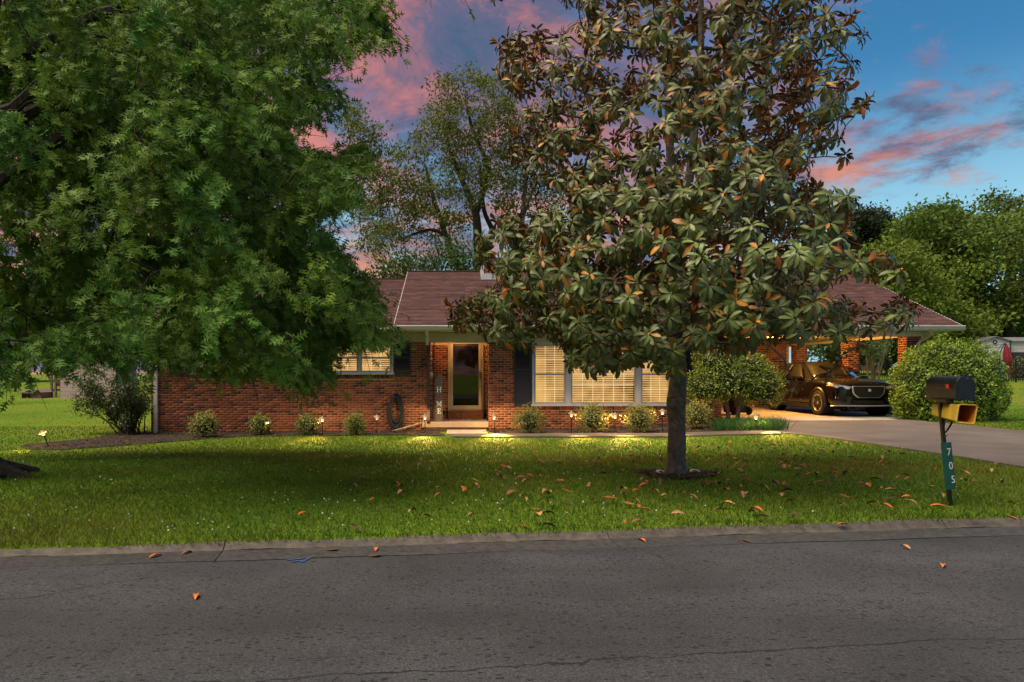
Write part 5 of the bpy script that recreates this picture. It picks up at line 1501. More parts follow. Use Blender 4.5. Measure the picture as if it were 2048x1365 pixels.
for c, r, n in blobs:
    T, O, S, cols = shrub_leaves(c, *r, n, .058, (.125, .175, .016), (.225, .270, .030), .12, -.8, .45, 2.2); TT.append(T); OO.append(O); SS.append(S); CC.append(cols)
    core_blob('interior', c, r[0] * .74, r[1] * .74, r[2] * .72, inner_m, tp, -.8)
tag(leaf_batch('foliage', SIMPLE, np.concatenate(TT), np.concatenate(OO), np.concatenate(SS), np.concatenate(CC), [bush_leaf], tp), kind='stuff')
# foundation shrubs
flab = ['small round yellow-green shrub in the left bed nearest the house corner', 'second small shrub from the left in the bed under the bedroom windows', 'third small shrub from the left in the bed under the bedroom windows', 'small round shrub just left of the coiled hose',
        'round shrub under the shutter right of the porch', 'round yellow-green shrub under the middle of the picture window', 'round yellow-green shrub under the right end of the picture window', 'yellow-green shrub just right of the magnolia trunk']
for k, (px, py, wpx, hpx) in enumerate(((410, 876, 58, 50), (520, 871, 44, 38), (615, 871, 46, 40), (711, 871, 42, 42), (1058, 868, 64, 52), (1187, 867, 66, 58), (1278, 867, 64, 56), (1392, 860, 62, 54))):
    p = GP(px, py + 1); p.y = min(p.y + .15, 18.75); p.x = (px - CX) / FPX * p.y; p.z = gzf(p.x, p.y)
    s = p.y / FPX; rx = wpx / 2 * s; h = hpx * s
    f = empty('foundation_shrub', p, flab[k], 'shrub', 'small shrubs along the front wall')
    c = (p.x, p.y, p.z + h * .50)
    st_ = MB()
    for q in range(7):
        a = q * .9; st_.tube([(p.x + .03 * math.cos(a), p.y + .03 * math.sin(a), p.z - .02), (p.x + rx * .3 * math.cos(a), p.y + rx * .3 * math.sin(a), p.z + h * .4), (p.x + rx * .6 * math.cos(a), p.y + rx * .6 * math.sin(a), p.z + h * .75)], [.012, .009, .004], 5)
    st_.build('stems', twig_m, f)
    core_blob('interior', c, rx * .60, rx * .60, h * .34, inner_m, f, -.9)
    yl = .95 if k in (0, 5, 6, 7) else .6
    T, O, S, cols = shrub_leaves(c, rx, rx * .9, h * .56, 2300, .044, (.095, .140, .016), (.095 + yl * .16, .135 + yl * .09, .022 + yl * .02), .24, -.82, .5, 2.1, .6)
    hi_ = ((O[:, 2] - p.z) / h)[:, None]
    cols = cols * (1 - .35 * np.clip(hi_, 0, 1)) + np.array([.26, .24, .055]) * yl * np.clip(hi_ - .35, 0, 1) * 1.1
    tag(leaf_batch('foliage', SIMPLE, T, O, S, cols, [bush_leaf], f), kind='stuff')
# open multi-stemmed shrub at the left house corner
sb = GP(268, 868); sb.y = 19.3; sb.x = (262 - CX) / FPX * 19.3; sb.z = gzf(sb.x, sb.y)
ls_ = empty('corner_shrub', sb, 'dark open shrub with many bare stems at the left corner of the house', 'shrub')
stm = MB(); tips = []
for q in range(44):
    tx = rng.uniform(142, 306); ty = rng.uniform(752, 815)
    if rng.uniform() < .25: ty = rng.uniform(800, 848); tx = rng.uniform(215, 300)
    e_ = P(tx, ty, 19.3 + rng.uniform(-.9, .9)); a = Vector((sb.x + rng.normal(0, .14), sb.y + rng.normal(0, .12), sb.z - .03))
    mid = a.lerp(e_, .5) + Vector((rng.normal(0, .06), rng.normal(0, .06), .10)); q1 = a.lerp(mid, .5) + Vector((0, 0, .06))
    stm.tube([a, q1, mid, e_], [.022, .018, .012, .005], 5); tips.append((mid, e_))
    for w in range(3):
        b_ = mid.lerp(e_, rng.uniform(.1, .8)); stm.tube([b_, b_ + Vector(rng.normal(0, .16, 3)) + Vector((0, 0, .12))], [.006, .003], 4); tips.append((b_, b_ + Vector((0, 0, .1))))
stm.build('stems', mat('shrub_stem', (.055, .035, .025), .9), ls_)
c_ = np.array([list(a.lerp(b, rng.uniform(.55, 1.05))) for a, b in tips for _ in range(75)]); O = c_ + rng.normal(0, .10, c_.shape); k = len(O)
T = frames(rng.normal(0, 1, (k, 3)), rng.normal(0, .6, (k, 3)) + np.array([0, -.3, .8]))
tag(leaf_batch('foliage', SIMPLE, T, O, rng.uniform(.045, .08, k), np.array([.035, .062, .013]) * rng.uniform(.6, 1.6, (k, 1)), [bush_leaf], ls_), kind='stuff')
# grassy border plant (liriope) by the driveway edge, uncountable blades
n = 2600
q = np.array([list(GP(px, py))[:2] for px, py in zip(rng.uniform(1428, 1568, 320), rng.uniform(850, 864, 320))])
q = np.repeat(q, 9, 0)[:n] + rng.normal(0, .05, (n, 2)); n = len(q)
hgt = rng.uniform(.14, .30, n); a = rng.uniform(0, 6.28, n); T = np.zeros((n, 3, 3)); lean = rng.normal(0, .5, (n, 2))
T[:, 0, 0] = np.cos(a) * .012; T[:, 1, 0] = np.sin(a) * .012; T[:, 0, 1] = -np.sin(a) * hgt; T[:, 1, 1] = np.cos(a) * hgt
T[:, 0, 2] = lean[:, 0] * hgt; T[:, 1, 2] = lean[:, 1] * hgt; T[:, 2, 2] = hgt
O = np.stack([q[:, 0], q[:, 1], gz(q[:, 0], q[:, 1])], -1)
lo_ = addobj('border_grass', tri_mesh('border_grass', *leaf_arrays(BLADE, T, O, np.ones(n), np.array([.035, .10, .022]) * rng.uniform(.6, 1.5, (n, 1)))[:3]), grass_m)
tag(lo_, 'dark grassy border plants under the two-trunked shrub', 'ground cover', kind='stuff')
# small weeds in the left bed
n = 260
q = np.array([list(GP(px, py))[:2] for px, py in zip(rng.uniform(330, 840, 26), rng.uniform(862, 871, 26))]); q = np.repeat(q, 10, 0) + rng.normal(0, .06, (260, 2))
O = np.stack([q[:, 0], q[:, 1], gz(q[:, 0], q[:, 1]) + rng.uniform(.02, .12, n)], -1)
wd_ = addobj('bed_weeds', tri_mesh('bed_weeds', *leaf_arrays(SIMPLE, frames(rng.normal(0, 1, (n, 3)), rng.normal(0, .5, (n, 3)) + np.array([0, 0, 1.])), O, rng.uniform(.03, .07, n), np.array([.05, .10, .02]) * rng.uniform(.7, 1.4, (n, 1)))[:3]), bush_leaf)
tag(wd_, 'low green weeds growing in the mulch under the bedroom windows', 'weeds', kind='stuff')
# crape myrtle behind the carport
cb = Vector((P(1742, 770, 29).x, 29, gzf(17.5, 29)))
cm = empty('crape_myrtle', cb, 'multi-stemmed vase-shaped shrub seen between the carport piers', 'shrub')
stm = MB(); tips = []
for q in range(16):
    tx = rng.uniform(1722, 1790); ty = rng.uniform(660, 700); e_ = P(tx, ty, 29 + rng.uniform(-.8, .8)); a = cb + Vector((rng.normal(0, .10), rng.normal(0, .1), -.05))
    mid = a.lerp(e_, .5) + Vector((rng.normal(0, .05), 0, .15)); stm.tube([a, a.lerp(mid, .5) + Vector((0, 0, .06)), mid, e_], [.045, .04, .032, .012], 6); tips.append((mid, e_))
stm.build('stems', mat('myrtle_bark', (.17, .13, .09), .8, noise=(8, .3)), cm, smooth=True)
c_ = np.array([list(a.lerp(b, rng.uniform(.45, 1.25))) for a, b in tips for _ in range(150)]); O = c_ + rng.normal(0, .17, c_.shape); k = len(O)
tag(leaf_batch('foliage', SIMPLE, frames(rng.normal(0, 1, (k, 3)), rng.normal(0, .7, (k, 3)) + np.array([0, -.3, .8])), O, rng.uniform(.06, .11, k), np.array([.07, .115, .02]) * rng.uniform(.6, 1.4, (k, 1)), [bush_leaf], cm), kind='stuff')
# fallen magnolia leaves --------------------------------------------------------
fcol = [(.30, .09, .022), (.19, .075, .028), (.36, .19, .08), (.07, .035, .02), (.44, .12, .018), (.28, .15, .07)]
fmes = []
for k in range(12):
    v, f, sh = _maglist(); cu = [(-1, 1)[k % 2] * (.10 + .03 * (k % 5)), .5][0]
    v2 = [(x, y * (.85 + .1 * (k % 4)), abs(y) * (.55 if k % 3 else -.3) + .25 * math.sin(x * (2 + k % 3)) * (.3 + .12 * (k % 4)) + .04) for x, y, z in v]
    mz_ = min(p_[2] for p_ in v2); v2 = [(x, y, z - mz_ + .013) for x, y, z in v2]
    t_ = two_sided(v2, f, sh); V, F, C, fm = leaf_arrays(t_, np.eye(3)[None], np.zeros((1, 3)), np.ones(1), np.array([fcol[k % 6]]))
    me = tri_mesh('fallen_leaf', V, F, C, fm); me.materials.append(mat('fallen_leaf_top', attr=True, rough=.7, noise=(9, .3))); me.materials.append(mat('fallen_leaf_under', (.17, .085, .04), .85, noise=(9, .3), rnd=.4)); fmes.append(me)
def drop_leaf(x, y, z, lab, grp, s, k):
    o = bpy.data.objects.new('fallen_leaf', fmes[k % 12]); COL.objects.link(o)
    o.location = (x, y, z); o.scale = (s, s, s); o.rotation_euler = (rng.normal(0, .2), rng.normal(0, .2), rng.uniform(0, 6.28))
    if lab is None:
        cn = ['rusty', 'brown', 'pale tan', 'dark', 'orange', 'buff'][k % 6]
        u_, w_ = proj(np.array([x, y, z]))
        if math.hypot(x - TREE.x, y - TREE.y) < 1.0: zone = 'close round the magnolia trunk'
        elif u_ > 1760: zone = 'near the mailbox post'
        elif w_ > 1035: zone = 'close to the street kerb'
        elif w_ < 905: zone = 'near the front walk'
        elif u_ < 1000: zone = 'left of the front door'
        elif u_ < TREE.x * FPX / TREE.y + CX: zone = 'in mid lawn left of the magnolia'
        else: zone = 'in mid lawn right of the magnolia'
        lab = cn + ' curled magnolia leaf on the grass ' + zone
    if 'street' in grp: o.rotation_euler = (0, 0, rng.uniform(0, 6.28))
    tag(o, lab, 'leaf', grp)
k = 0
while k < 290:
    if rng.uniform() < .72: px, py = rng.normal(1420, 260), 890 + abs(rng.normal(0, 85))
    else: px, py = rng.uniform(560, 2040), rng.uniform(890, 1075)
    if py > 1075 or px < 380 or px > 2040: continue
    p = GP(px, py)
    if off_lawn(np.array([p.x]), np.array([p.y]))[0] and k % 8: continue
    if p.y < kerb_y(p.x) + .17: continue
    drop_leaf(p.x, p.y, p.z + .045 + rng.uniform(0, .02), None, 'magnolia leaves fallen on the lawn', rng.uniform(.09, .15), int(rng.integers(12))); k += 1
for px, py, k_ in ((325, 1108, 4), (362, 1108, 1), (752, 1094, 4), (650, 1099, 3), (1276, 1077, 4), (1672, 1061, 4), (1505, 1084, 3), (1885, 1134, 4), (390, 1198, 4), (2035, 1050, 4), (735, 1110, 3), (1060, 1066, 0), (1800, 1091, 2)):
    Yp = np.arange(3, 9, .01); Xp = (px - CX) / FPX * Yp; kk = np.argmax(CZ + (CY - py) / FPX * Yp <= -.06)
    drop_leaf(Xp[kk], Yp[kk], (-.0765 + .045 * float(sstep((kerb_y(Xp[kk]) - Yp[kk]) / 4.5)) if Yp[kk] < kerb_y(Xp[kk]) - .28 else (-.069 if Yp[kk] < kerb_y(Xp[kk]) else -.01)), 'bright orange-brown magnolia leaf lying in the street', 'magnolia leaves fallen in the street', rng.uniform(.08, .115), k_)
# ================================================================== objects
blackm = mat('black_metal', (.012, .012, .013), .4, .3)
# ---------------------------------------------------------------- path lights
def path_light(px, base_py, head_py, label, watts, tilt=None):
    b = GP(px, base_py)
    if b.y > 19.2: b.y = 19.2; b.x = (px - CX) / FPX * b.y; b.z = gzf(b.x, b.y)
    h = CZ + (CY - head_py) / FPX * b.y - b.z
    t = empty('path_light', b, label, 'path light', 'stake lights along the flower beds')
    MB().tube([(0, 0, -.08), (0, 0, h - .02)], .011, 8).build('stake', blackm, t, local=True)
    MB().lathe([(.012, h - .03), (.035, h - .02), (.045, h - .005), (.02, h)], 12).build('collar', blackm, t, local=True, smooth=True)
    hd = MB().lathe([(.030, h + .002), (.040, h + .03), (.040, h + .075), (.034, h + .085), (0, h + .085)], 12).build('lamp_head', headm[0] if watts > 4 else headm[1], t, local=True, smooth=True)
    MB().lathe([(.098, h + .072), (.102, h + .078), (.075, h + .10), (.03, h + .122), (.022, h + .14), (0, h + .146)], 14).build('cap', mat('lamp_cap', (.34, .26, .21), .45, .4), t, local=True, smooth=True)
    MB().lathe([(.09, h + .07), (.02, h + .115), (0, h + .116)], 14).build('cap_lining', mat('lamp_cap'), t, local=True)
    ld = bpy.data.lights.new('bulb', 'POINT'); ld.energy = watts * 2.2; ld.color = (1, .58, .20); ld.shadow_soft_size = .010
    o = bpy.data.objects.new('bulb', ld); COL.objects.link(o); o.parent = t; o.location = (0, 0, h + .045)
    sd_ = bpy.data.lights.new('added_lawn_spot', 'SPOT'); sd_.energy = watts * 60; sd_.color = (1, .60, .14); sd_.spot_size = R(44); sd_.spot_blend = 1.0; sd_.shadow_soft_size = .04  # added spot, no part of the fixture: throws a warm pool onto the lawn
    so_ = bpy.data.objects.new('added_lawn_spot', sd_); COL.objects.link(so_); so_.parent = t; so_.location = (0, -.06, h + .062); so_.rotation_euler = (R(-80), 0, 0)
    if tilt: t.rotation_euler = (0, R(tilt), 0)
    return t
def head_mat(nm, s):
    m = bpy.data.materials.new(nm); m.use_nodes = True; N, L = m.node_tree.nodes, m.node_tree.links; N.clear()
    o = N.new('ShaderNodeOutputMaterial'); e = N.new('ShaderNodeEmission'); t = N.new('ShaderNodeBsdfTransparent'); x = N.new('ShaderNodeMixShader')
    e.inputs[0].default_value = (1, .58, .26, 1); e.inputs[1].default_value = s; x.inputs[0].default_value = .45
    L.new(t.outputs[0], x.inputs[1]); L.new(e.outputs[0], x.inputs[2]); L.new(x.outputs[0], o.inputs[0]); return m
headm = [head_mat('lamp_head_bright', 1.5), head_mat('lamp_head_dim', 1.1)]
PW = 14.0
for a in ((98, 895, 870, 'tilted lit path light standing alone at the far left of the bed', PW * .4, -24),
          (405, 876, 850, 'lit path light in front of the leftmost small shrub', PW * 1.3),
          (538, 870, 848, 'dim path light right of the second small shrub', 2.0),
          (645, 870, 843, 'path light right of the third small shrub', PW * .8),
          (754, 869, 840, 'dim path light just left of the coiled hose', 2.0),
          (850, 868, 839, 'lit path light at the left end of the porch slab', PW * 1.6),
          (988.5, 866, 838, 'lit path light at the right end of the porch slab', PW * 2.4),
          (1143, 868, 833.5, 'lit path light left of the picture window middle', PW),
          (1230, 868, 836, 'lit path light between the two yellow-green shrubs', PW * 2.0),
          (1325, 866, 829, 'path light half hidden by the magnolia trunk', PW * .8),
          (1512, 862, 838, 'path light among the border grass by the driveway', PW * 1.2)):
    path_light(*a)
# ---------------------------------------------------------------- mailbox
mbp = GP(1903, 1012)
s_ = mbp.y / FPX
mbx = empty('mailbox', mbp, 'weathered black mailbox on a leaning iron post beside the driveway', 'mailbox')
mblack = mat('mailbox_black', (.008, .010, .015), .40, .1, noise=(5, .45), bump=(9, .15, .01))
Yf, Yr = mbp.y - .22, mbp.y + .20
sf = Yf / FPX
xL, xR = (1911.5 - CX) * sf, (1949 - CX) * sf; zB, zT = CZ + (CY - 799.5) * sf, CZ + (CY - 753) * sf
wM = (xR - xL) / 2; xC = (xL + xR) / 2
def arch(x0, x1, z0, z1, n=14):
    c = (x0 + x1) / 2; r = (x1 - x0) / 2; zc = z1 - r * .95
    pts = [(x0, z0)] + [(c - r * math.cos(math.pi * k / n), zc + (z1 - zc) * math.sin(math.pi * k / n)) for k in range(n + 1)] + [(x1, z0)]
    return pts
body = MB().prism(arch(xL, xR, zB, zT), Yf + .012, Yr, 'y').build('body', mblack, mbx, smooth=True)
MB().prism(arch(xL - .005, xR + .005, zB - .004, zT + .005), Yf - .008, Yf + .010, 'y').build('door', mblack, mbx, smooth=True, bevel=.003)
MB().prism(arch(xL + .014, xR - .014, zB + .014, zT - .018), Yf - .011, Yf - .0085, 'y').build('door_panel', mblack, mbx, smooth=True)
MB().lathe([(0, 0), (.012, .0), (.012, .008), (0, .01)], 10).tube([(-.010, 0, 0), (-.014, -.012, .006), (.014, -.012, .006), (.010, 0, 0)], .003, 5).build('latch', mat('latch_metal', (.25, .26, .28), .35, 2.0), mbx, local=True)
mbx.children[-1].location = Vector((xC, Yf - .012, zT - .028)) - mbp
for zz in (zB + .11, zB + .103): MB().box(xL - .004, xL - .001, Yf + .12, Yf + .26, zz, zz + .002).build('seam', mat('seam_grey', (.16, .17, .18), .5, .3), mbx)
MB().box(xL - .008, xL - .002, Yf + .085, Yf + .125, zB + .105, zB + .145).build('flag', mat('flag_red', (.55, .02, .015), .5), mbx)
MB().box(xL - .006, xL - .0015, Yf + .125, Yf + .28, zB + .116, zB + .122).build('flag_arm', mblack, mbx)
pt = Vector(((1879 - CX) / FPX * mbp.y, mbp.y, zB - .012)); pb = mbp + Vector((0, 0, -.1))
MB().bar(pb, pt, .030, .030, (0, 1, 0)).build('post', blackm, mbx)
MB().box(xL - .02, xR - .01, Yf + .10, Yr - .02, zB - .016, zB - .002).box(pt.x - .02, pt.x + .02, Yf + .10, mbp.y + .02, zB - .034, zB - .016).build('arm', blackm, mbx)
def q_(px, py, dy=0.): return P(px, py, mbp.y + dy)
sc1 = [q_(1887, 868), q_(1893, 863), q_(1901, 851), q_(1907, 836), q_(1908.5, 820), q_(1906, 806), q_(1902, 799)]
MB().tube(sc1, .0085, 6).tube([q_(1883, 852), q_(1889, 851), q_(1890, 845), q_(1887, 841), q_(1884, 843)], .006, 5).tube([q_(1887, 862), q_(1890, 871), q_(1893, 873), q_(1894, 869)], .006, 5).tube([q_(1893, 803), q_(1897, 808), q_(1900, 806), q_(1899, 802)], .010, 6).build('scroll_bracket', blackm, mbx, smooth=True)
# address plate
pd = (pt - pb).normalized(); pxv = Vector((pd.z, 0, -pd.x)).normalized()
c0 = q_(1896.5, 932.5, -.022)
pw, ph = .052, .235
addr = MB().obox(c0, (pxv, Vector((0, 1, 0)), pd), (pw, .003, ph)).build('address_plate', mat('plate_green', (.006, .085, .060), .45, noise=(6, .15)), mbx)
addr['label'] = 'green address plate with white numbers 7 0 5'
def text_mesh(s, size, m, parent, loc, ax, ay, name='digit'):
    cu = bpy.data.curves.new('t', 'FONT'); cu.body = s; cu.size = size; cu.align_x = 'CENTER'; cu.align_y = 'CENTER'; cu.extrude = .0008
    to = bpy.data.objects.new('t', cu); COL.objects.link(to); dg = bpy.context.evaluated_depsgraph_get(); dg.update()
    me = bpy.data.meshes.new_from_object(to.evaluated_get(dg)); bpy.data.objects.remove(to); bpy.data.curves.remove(cu)
    az = Vector(ax).cross(Vector(ay)); me.name = name
    o = addobj(name, me, m, parent)
    M_ = Matrix([[ax[r], ay[r], az[r], loc[r]] for r in range(3)] + [[0, 0, 0, 1]])
    o.matrix_local = Matrix.Translation(-wloc(parent)) @ M_
    return o
wnum = mat('white_number', (.75, .77, .78), .5)
for s, (px, py) in zip('705', ((1898, 905), (1902, 932.5), (1906.5, 960))):
    o = text_mesh(s, .105, wnum, mbx, q_(px, py, -.0275), pxv * .8, pd)
# yellow newspaper box
ybx = empty('newspaper_box', (xC, mbp.y, 2.0), 'faded yellow plastic newspaper box with open orange mouth under the mailbox', 'box')
yel = mat('yellow_plastic', (.52, .34, .035), .55, noise=(7, .35), bump=(25, .2, .004), stretch=(1, 1, .4))
Yn = Yf - .02; kf = Yn / FPX; Ynr = Yf + .36; kr = Ynr / FPX
def rrect(pts, r, n=4):
    out = []; m_ = len(pts)
    for i in range(m_):
        p0, p1, p2 = Vector(pts[i - 1]), Vector(pts[i]), Vector(pts[(i + 1) % m_])
        a = p1 + (p0 - p1).normalized() * r; b = p1 + (p2 - p1).normalized() * r
        for k in range(n + 1):
            t = k / n; out.append(tuple(a.lerp(p1, t).lerp(p1.lerp(b, t), t)))
    return out
fx = [(1918, 809), (1955, 811), (1948, 849), (1912.5, 845)]
front = rrect([((x - CX) * kf, CZ + (CY - y) * kf) for x, y in fx], .022)
rear = rrect([((x - CX) * kr, CZ + (CY - y) * kr) for x, y in ((1865, 804.5), (1902, 806), (1898, 840), (1862.5, 831.5))], .020)
inn = rrect([((x - CX) * kf, CZ + (CY - y) * kf) for x, y in ((1919.5, 810.8), (1953, 812.6), (1946.4, 847), (1914.3, 843.4))], .020)
m_ = len(front)
v = [(x, Yn, z) for x, z in front] + [(x, Ynr, z) for x, z in rear] + [(x, Yn, z) for x, z in inn]
cxr, czr = np.mean([p[0] for p in rear]), np.mean([p[1] for p in rear])
v += [(cxr + (x - cxr) * .94, Ynr - .02, czr + (z - czr) * .94) for x, z in rear]
f = []
for k in range(m_):
    k2 = (k + 1) % m_
    f += [(k, k2, m_ + k2, m_ + k), (k, 2 * m_ + k, 2 * m_ + k2, k2)]
f.append(tuple(range(m_, 2 * m_)))
MB().add(v[:3 * m_], f).build('shell', yel, ybx, smooth=True)
vi = v[2 * m_:]; fi = [(k, (k + 1) % m_, m_ + (k + 1) % m_, m_ + k) for k in range(m_)] + [tuple(range(m_, 2 * m_))]
MB().add(vi, fi).build('inside', mat('orange_inside', (.46, .17, .012), .6, noise=(5, .3)), ybx, smooth=True)
rim = MB().tube([(x, Yn - .001, z) for x, z in front] + [(front[0][0], Yn - .001, front[0][1])], .006, 6); rim.build('rim', yel, ybx, smooth=True)
ybx['group'] = 'mailbox post'; del ybx['group']
MB().box(pt.x + .012, xL + .055, mbp.y - .012, mbp.y + .012, .985, 1.0).build('bracket', blackm, ybx)
# ---------------------------------------------------------------- car
CW = 1.94
car_x, car_y = 11.70, 20.35          # centre of the front axle
car = empty('car', (car_x, car_y, CARZ), 'black SUV with chrome-rimmed grille parked under the carport', 'car')
paint = mat('car_paint', (.004, .0038, .0042), .14, .0, coat=.6, spec=.3)
blk = mat('car_black', (.008, .008, .008), .5); chrome = mat('chrome', (.80, .81, .84), .28, .55)
cglass = mat('car_glass', (.010, .011, .012), .04, 0, coat=1.0, spec=.8)
tyre_m = mat('tyre', (.016, .015, .015), .85, bump=(60, .3, .004)); rim_m = mat('alloy', (.55, .52, .50), .35, .5)
# local coords: -y forward, front axle at y=0, rear axle at 2.874
# cross sections (y, [(x,z) half profile from sill to centre top])
def section(y, hw, zs, belt, hood, top, tw, crown=.03):
    """hw half width at belt; zs sill height; belt height; top height; tw half width of the roof/top"""
    return (y, [(hw * .90, zs), (hw * .985, zs + .10), (hw, (zs + belt) * .5 + .02), (hw * .985, belt - .06), (hw * .945, belt), (hw * .90, hood), (tw, top - crown), (tw * .6, top - crown * .35), (0, top)])
secs = [
    section(-.905, .64, .36, .68, .74, .80, .52, .02),
    section(-.88, .82, .29, .81, .86, .93, .60, .03),
    section(-.74, .91, .26, .92, .96, 1.03, .64, .04),
    section(-.45, .95, .26, .975, 1.005, 1.075, .67, .04),
    section(0.0, .968, .26, 1.0, 1.035, 1.115, .70, .04),
    section(.55, .965, .26, 1.015, 1.055, 1.145, .72, .035),
    section(.80, .965, .24, 1.00, 1.04, 1.14, .73, .03),
    section(1.55, .965, .24, 1.02, 1.07, 1.60, .60, .05),
    section(2.10, .965, .24, 1.035, 1.085, 1.655, .62, .05),
    section(2.90, .968, .24, 1.06, 1.11, 1.64, .60, .05),
    section(3.35, .955, .27, 1.09, 1.14, 1.58, .57, .05),
    section(3.70, .90, .33, 1.08, 1.12, 1.24, .60, .04),
    section(3.82, .78, .42, .98, 1.02, 1.10, .50, .03)]
v, f = [], []; np_ = len(secs[0][1]); full = 2 * np_ - 1
for y, pr in secs:
    row = [(x, y, z) for x, z in pr] + [(-x, y, z) for x, z in pr[:-1][::-1]]; v += row
for i in range(len(secs) - 1):
    for k in range(full - 1): f.append((i * full + k, i * full + k + 1, (i + 1) * full + k + 1, (i + 1) * full + k))
    f.append((i * full + full - 1, i * full, (i + 1) * full, (i + 1) * full + full - 1))
f.append(tuple(range(full))); f.append(tuple((len(secs) - 1) * full + k for k in range(full - 1, -1, -1)))
bodyo = MB().add(v, f).build('body', paint, car, local=True, smooth=True)
sm = bodyo.modifiers.new('subsurf', 'SUBSURF'); sm.levels = 2; sm.render_levels = 2
try: bodyo.data.attributes.remove(bodyo.data.attributes['sharp_edge'])
except Exception: pass
# glazing: slightly proud panels following the greenhouse
def panel(pts, name, m, off, parent=car, n=6):
    """bilinear patch from 4 corners with a bulge"""
    a, b, c, d = [Vector(p) for p in pts]; vv = []; ff = []
    for i in range(n + 1):
        for k in range(n + 1):
            s, t = i / n, k / n
            p = (a * (1 - s) + b * s) * (1 - t) + (d * (1 - s) + c * s) * t
            vv.append(p + Vector(off) * (4 * s * (1 - s)) )
    for i in range(n):
        for k in range(n): ff.append((i * (n + 1) + k, i * (n + 1) + k + 1, (i + 1) * (n + 1) + k + 1, (i + 1) * (n + 1) + k))
    o = MB().add(vv, ff).build(name, m, parent, local=True, smooth=True)
    md = o.modifiers.new('solid', 'SOLIDIFY'); md.thickness = .012; md.offset = 0; return o
panel([(-.70, .74, 1.125), (.70, .74, 1.125), (.57, 1.50, 1.585), (-.57, 1.50, 1.585)], 'windshield', cglass, (0, -.06, .045))
for s in (-1, 1):
    panel([(s * .90, 1.00, 1.085), (s * .915, 2.02, 1.11), (s * .655, 1.98, 1.565), (s * .655, 1.56, 1.535)], 'side_window', cglass, (s * .03, 0, .015))
    panel([(s * .915, 2.10, 1.112), (s * .90, 3.10, 1.16), (s * .66, 2.92, 1.545), (s * .655, 2.06, 1.57)], 'side_window', cglass, (s * .03, 0, .015))
panel([(-.62, 3.66, 1.20), (.62, 3.66, 1.20), (.52, 3.36, 1.53), (-.52, 3.36, 1.53)], 'rear_window', cglass, (0, .03, .03))
# grille, lights, bumper
def plate(poly, y0, y1, name, m, parent=car, bevel=0.0, bow=.10):
    mb = MB().prism(poly, y0, y1, 'y')
    mb.v = [(x, y + bow * (x / .8) ** 2, z) for x, y, z in mb.v]
    return mb.build(name, m, parent, local=True, bevel=bevel)
def poly_frame(outer, k=.92): 
    cx_ = np.mean([p[0] for p in outer]); cz_ = np.mean([p[1] for p in outer])
    return [(cx_ + (x - cx_) * k, cz_ + (z - cz_) * (k - .03)) for x, z in outer]
gr = rrect([(-.47, .885), (.47, .885), (.44, .67), (.31, .55), (-.31, .55), (-.44, .67)], .05, 3)
plate(gr, -.962, -.86, 'grille_surround', chrome)
gm = plate(poly_frame(gr, .945), -.970, -.88, 'grille', mat('grille_mesh', (.010, .010, .010), .45, bump=(70, 1, .01)))
mb = MB()
for k in range(9):
    z = .53 + k * .032
    mb.bar((-.40, -.966 + .10 * .25, z), (.40, -.966 + .10 * .25, z), .004, .006)
emb = MB().lathe([(0, 0), (.040, 0), (.046, .006), (.046, .012), (0, .016)], 14)
emb.v = [(x * 1.0, -.972 - z_, y + .765) for x, y, z_ in emb.v]
emb.prism([(-.028, .775), (-.012, .795), (.014, .790), (.030, .765), (.018, .745), (.002, .75), (-.010, .736), (-.020, .752)], -.994, -.988, 'y')
emb.build('emblem', chrome, car, local=True)
for s in (-1, 1):
    hl = [(s * .50, .865), (s * .62, .89), (s * .78, .92), (s * .91, .93), (s * .93, .885), (s * .82, .815), (s * .55, .795)]
    mb = MB().prism(hl, -.965, -.60, 'y'); mb.v = [(x, y + .45 * max(0, abs(x) - .48) ** 1.15 + (.02 if y < -.8 else 0), z) for x, y, z in mb.v]
    h_ = mb.build('headlight', mat('headlight', (.52, .55, .60), .18, .0, coat=1, noise=(9, .5)), car, local=True)
    mb = MB().prism([(s * .53, .797), (s * .80, .807), (s * .91, .862), (s * .917, .851), (s * .81, .795), (s * .53, .785)], -.975, -.60, 'y'); mb.v = [(x, y + .45 * max(0, abs(x) - .48) ** 1.15 + (.02 if y < -.8 else 0), z) for x, y, z in mb.v]
    mb.build('light_strip', mat('light_strip', (.75, .77, .80), .2, .0), h_)
    vent = rrect([(s * .48, .575), (s * .86, .60), (s * .90, .43), (s * .52, .41)] if s > 0 else [(s * .48, .575), (s * .52, .41), (s * .90, .43), (s * .86, .60)], .03, 3)
    mb = MB().prism(vent, -.965, -.66, 'y'); mb.v = [(x, y + .50 * max(0, abs(x) - .42) ** 1.2, z) for x, y, z in mb.v]
    ve = mb.build('side_intake', blk, car, local=True)
    for zz in (.53, .475):
        mb = MB().box(min(s * .52, s * .86), max(s * .52, s * .86), -.978, -.70, zz, zz + .012); mb.v = [(x, y + .50 * max(0, abs(x) - .42) ** 1.2, z) for x, y, z in mb.v]
        mb.build('trim_bar', mat('dark_chrome', (.30, .31, .33), .2, 1), ve)
    # mirror
    MB().obox((s * 1.03, 1.02, 1.10), ((1, 0, 0), (0, 1, 0), (0, 0, 1)), (.11, .055, .07)).build('mirror', paint, car, local=True, bevel=.04)
plate(rrect([(-.45, .47), (.45, .47), (.42, .385), (-.42, .385)], .03, 3), -.975, -.80, 'lower_intake', blk)
lip = MB()
pts = [(-.90, -.60, .30), (-.80, -.84, .325), (-.45, -.935, .32), (0, -.955, .32), (.45, -.935, .32), (.80, -.84, .325), (.90, -.60, .30)]
lip.tube(pts, .022, 6); lip.build('front_lip', mat('lip_grey', (.30, .30, .32), .4, .3), car, local=True, smooth=True)
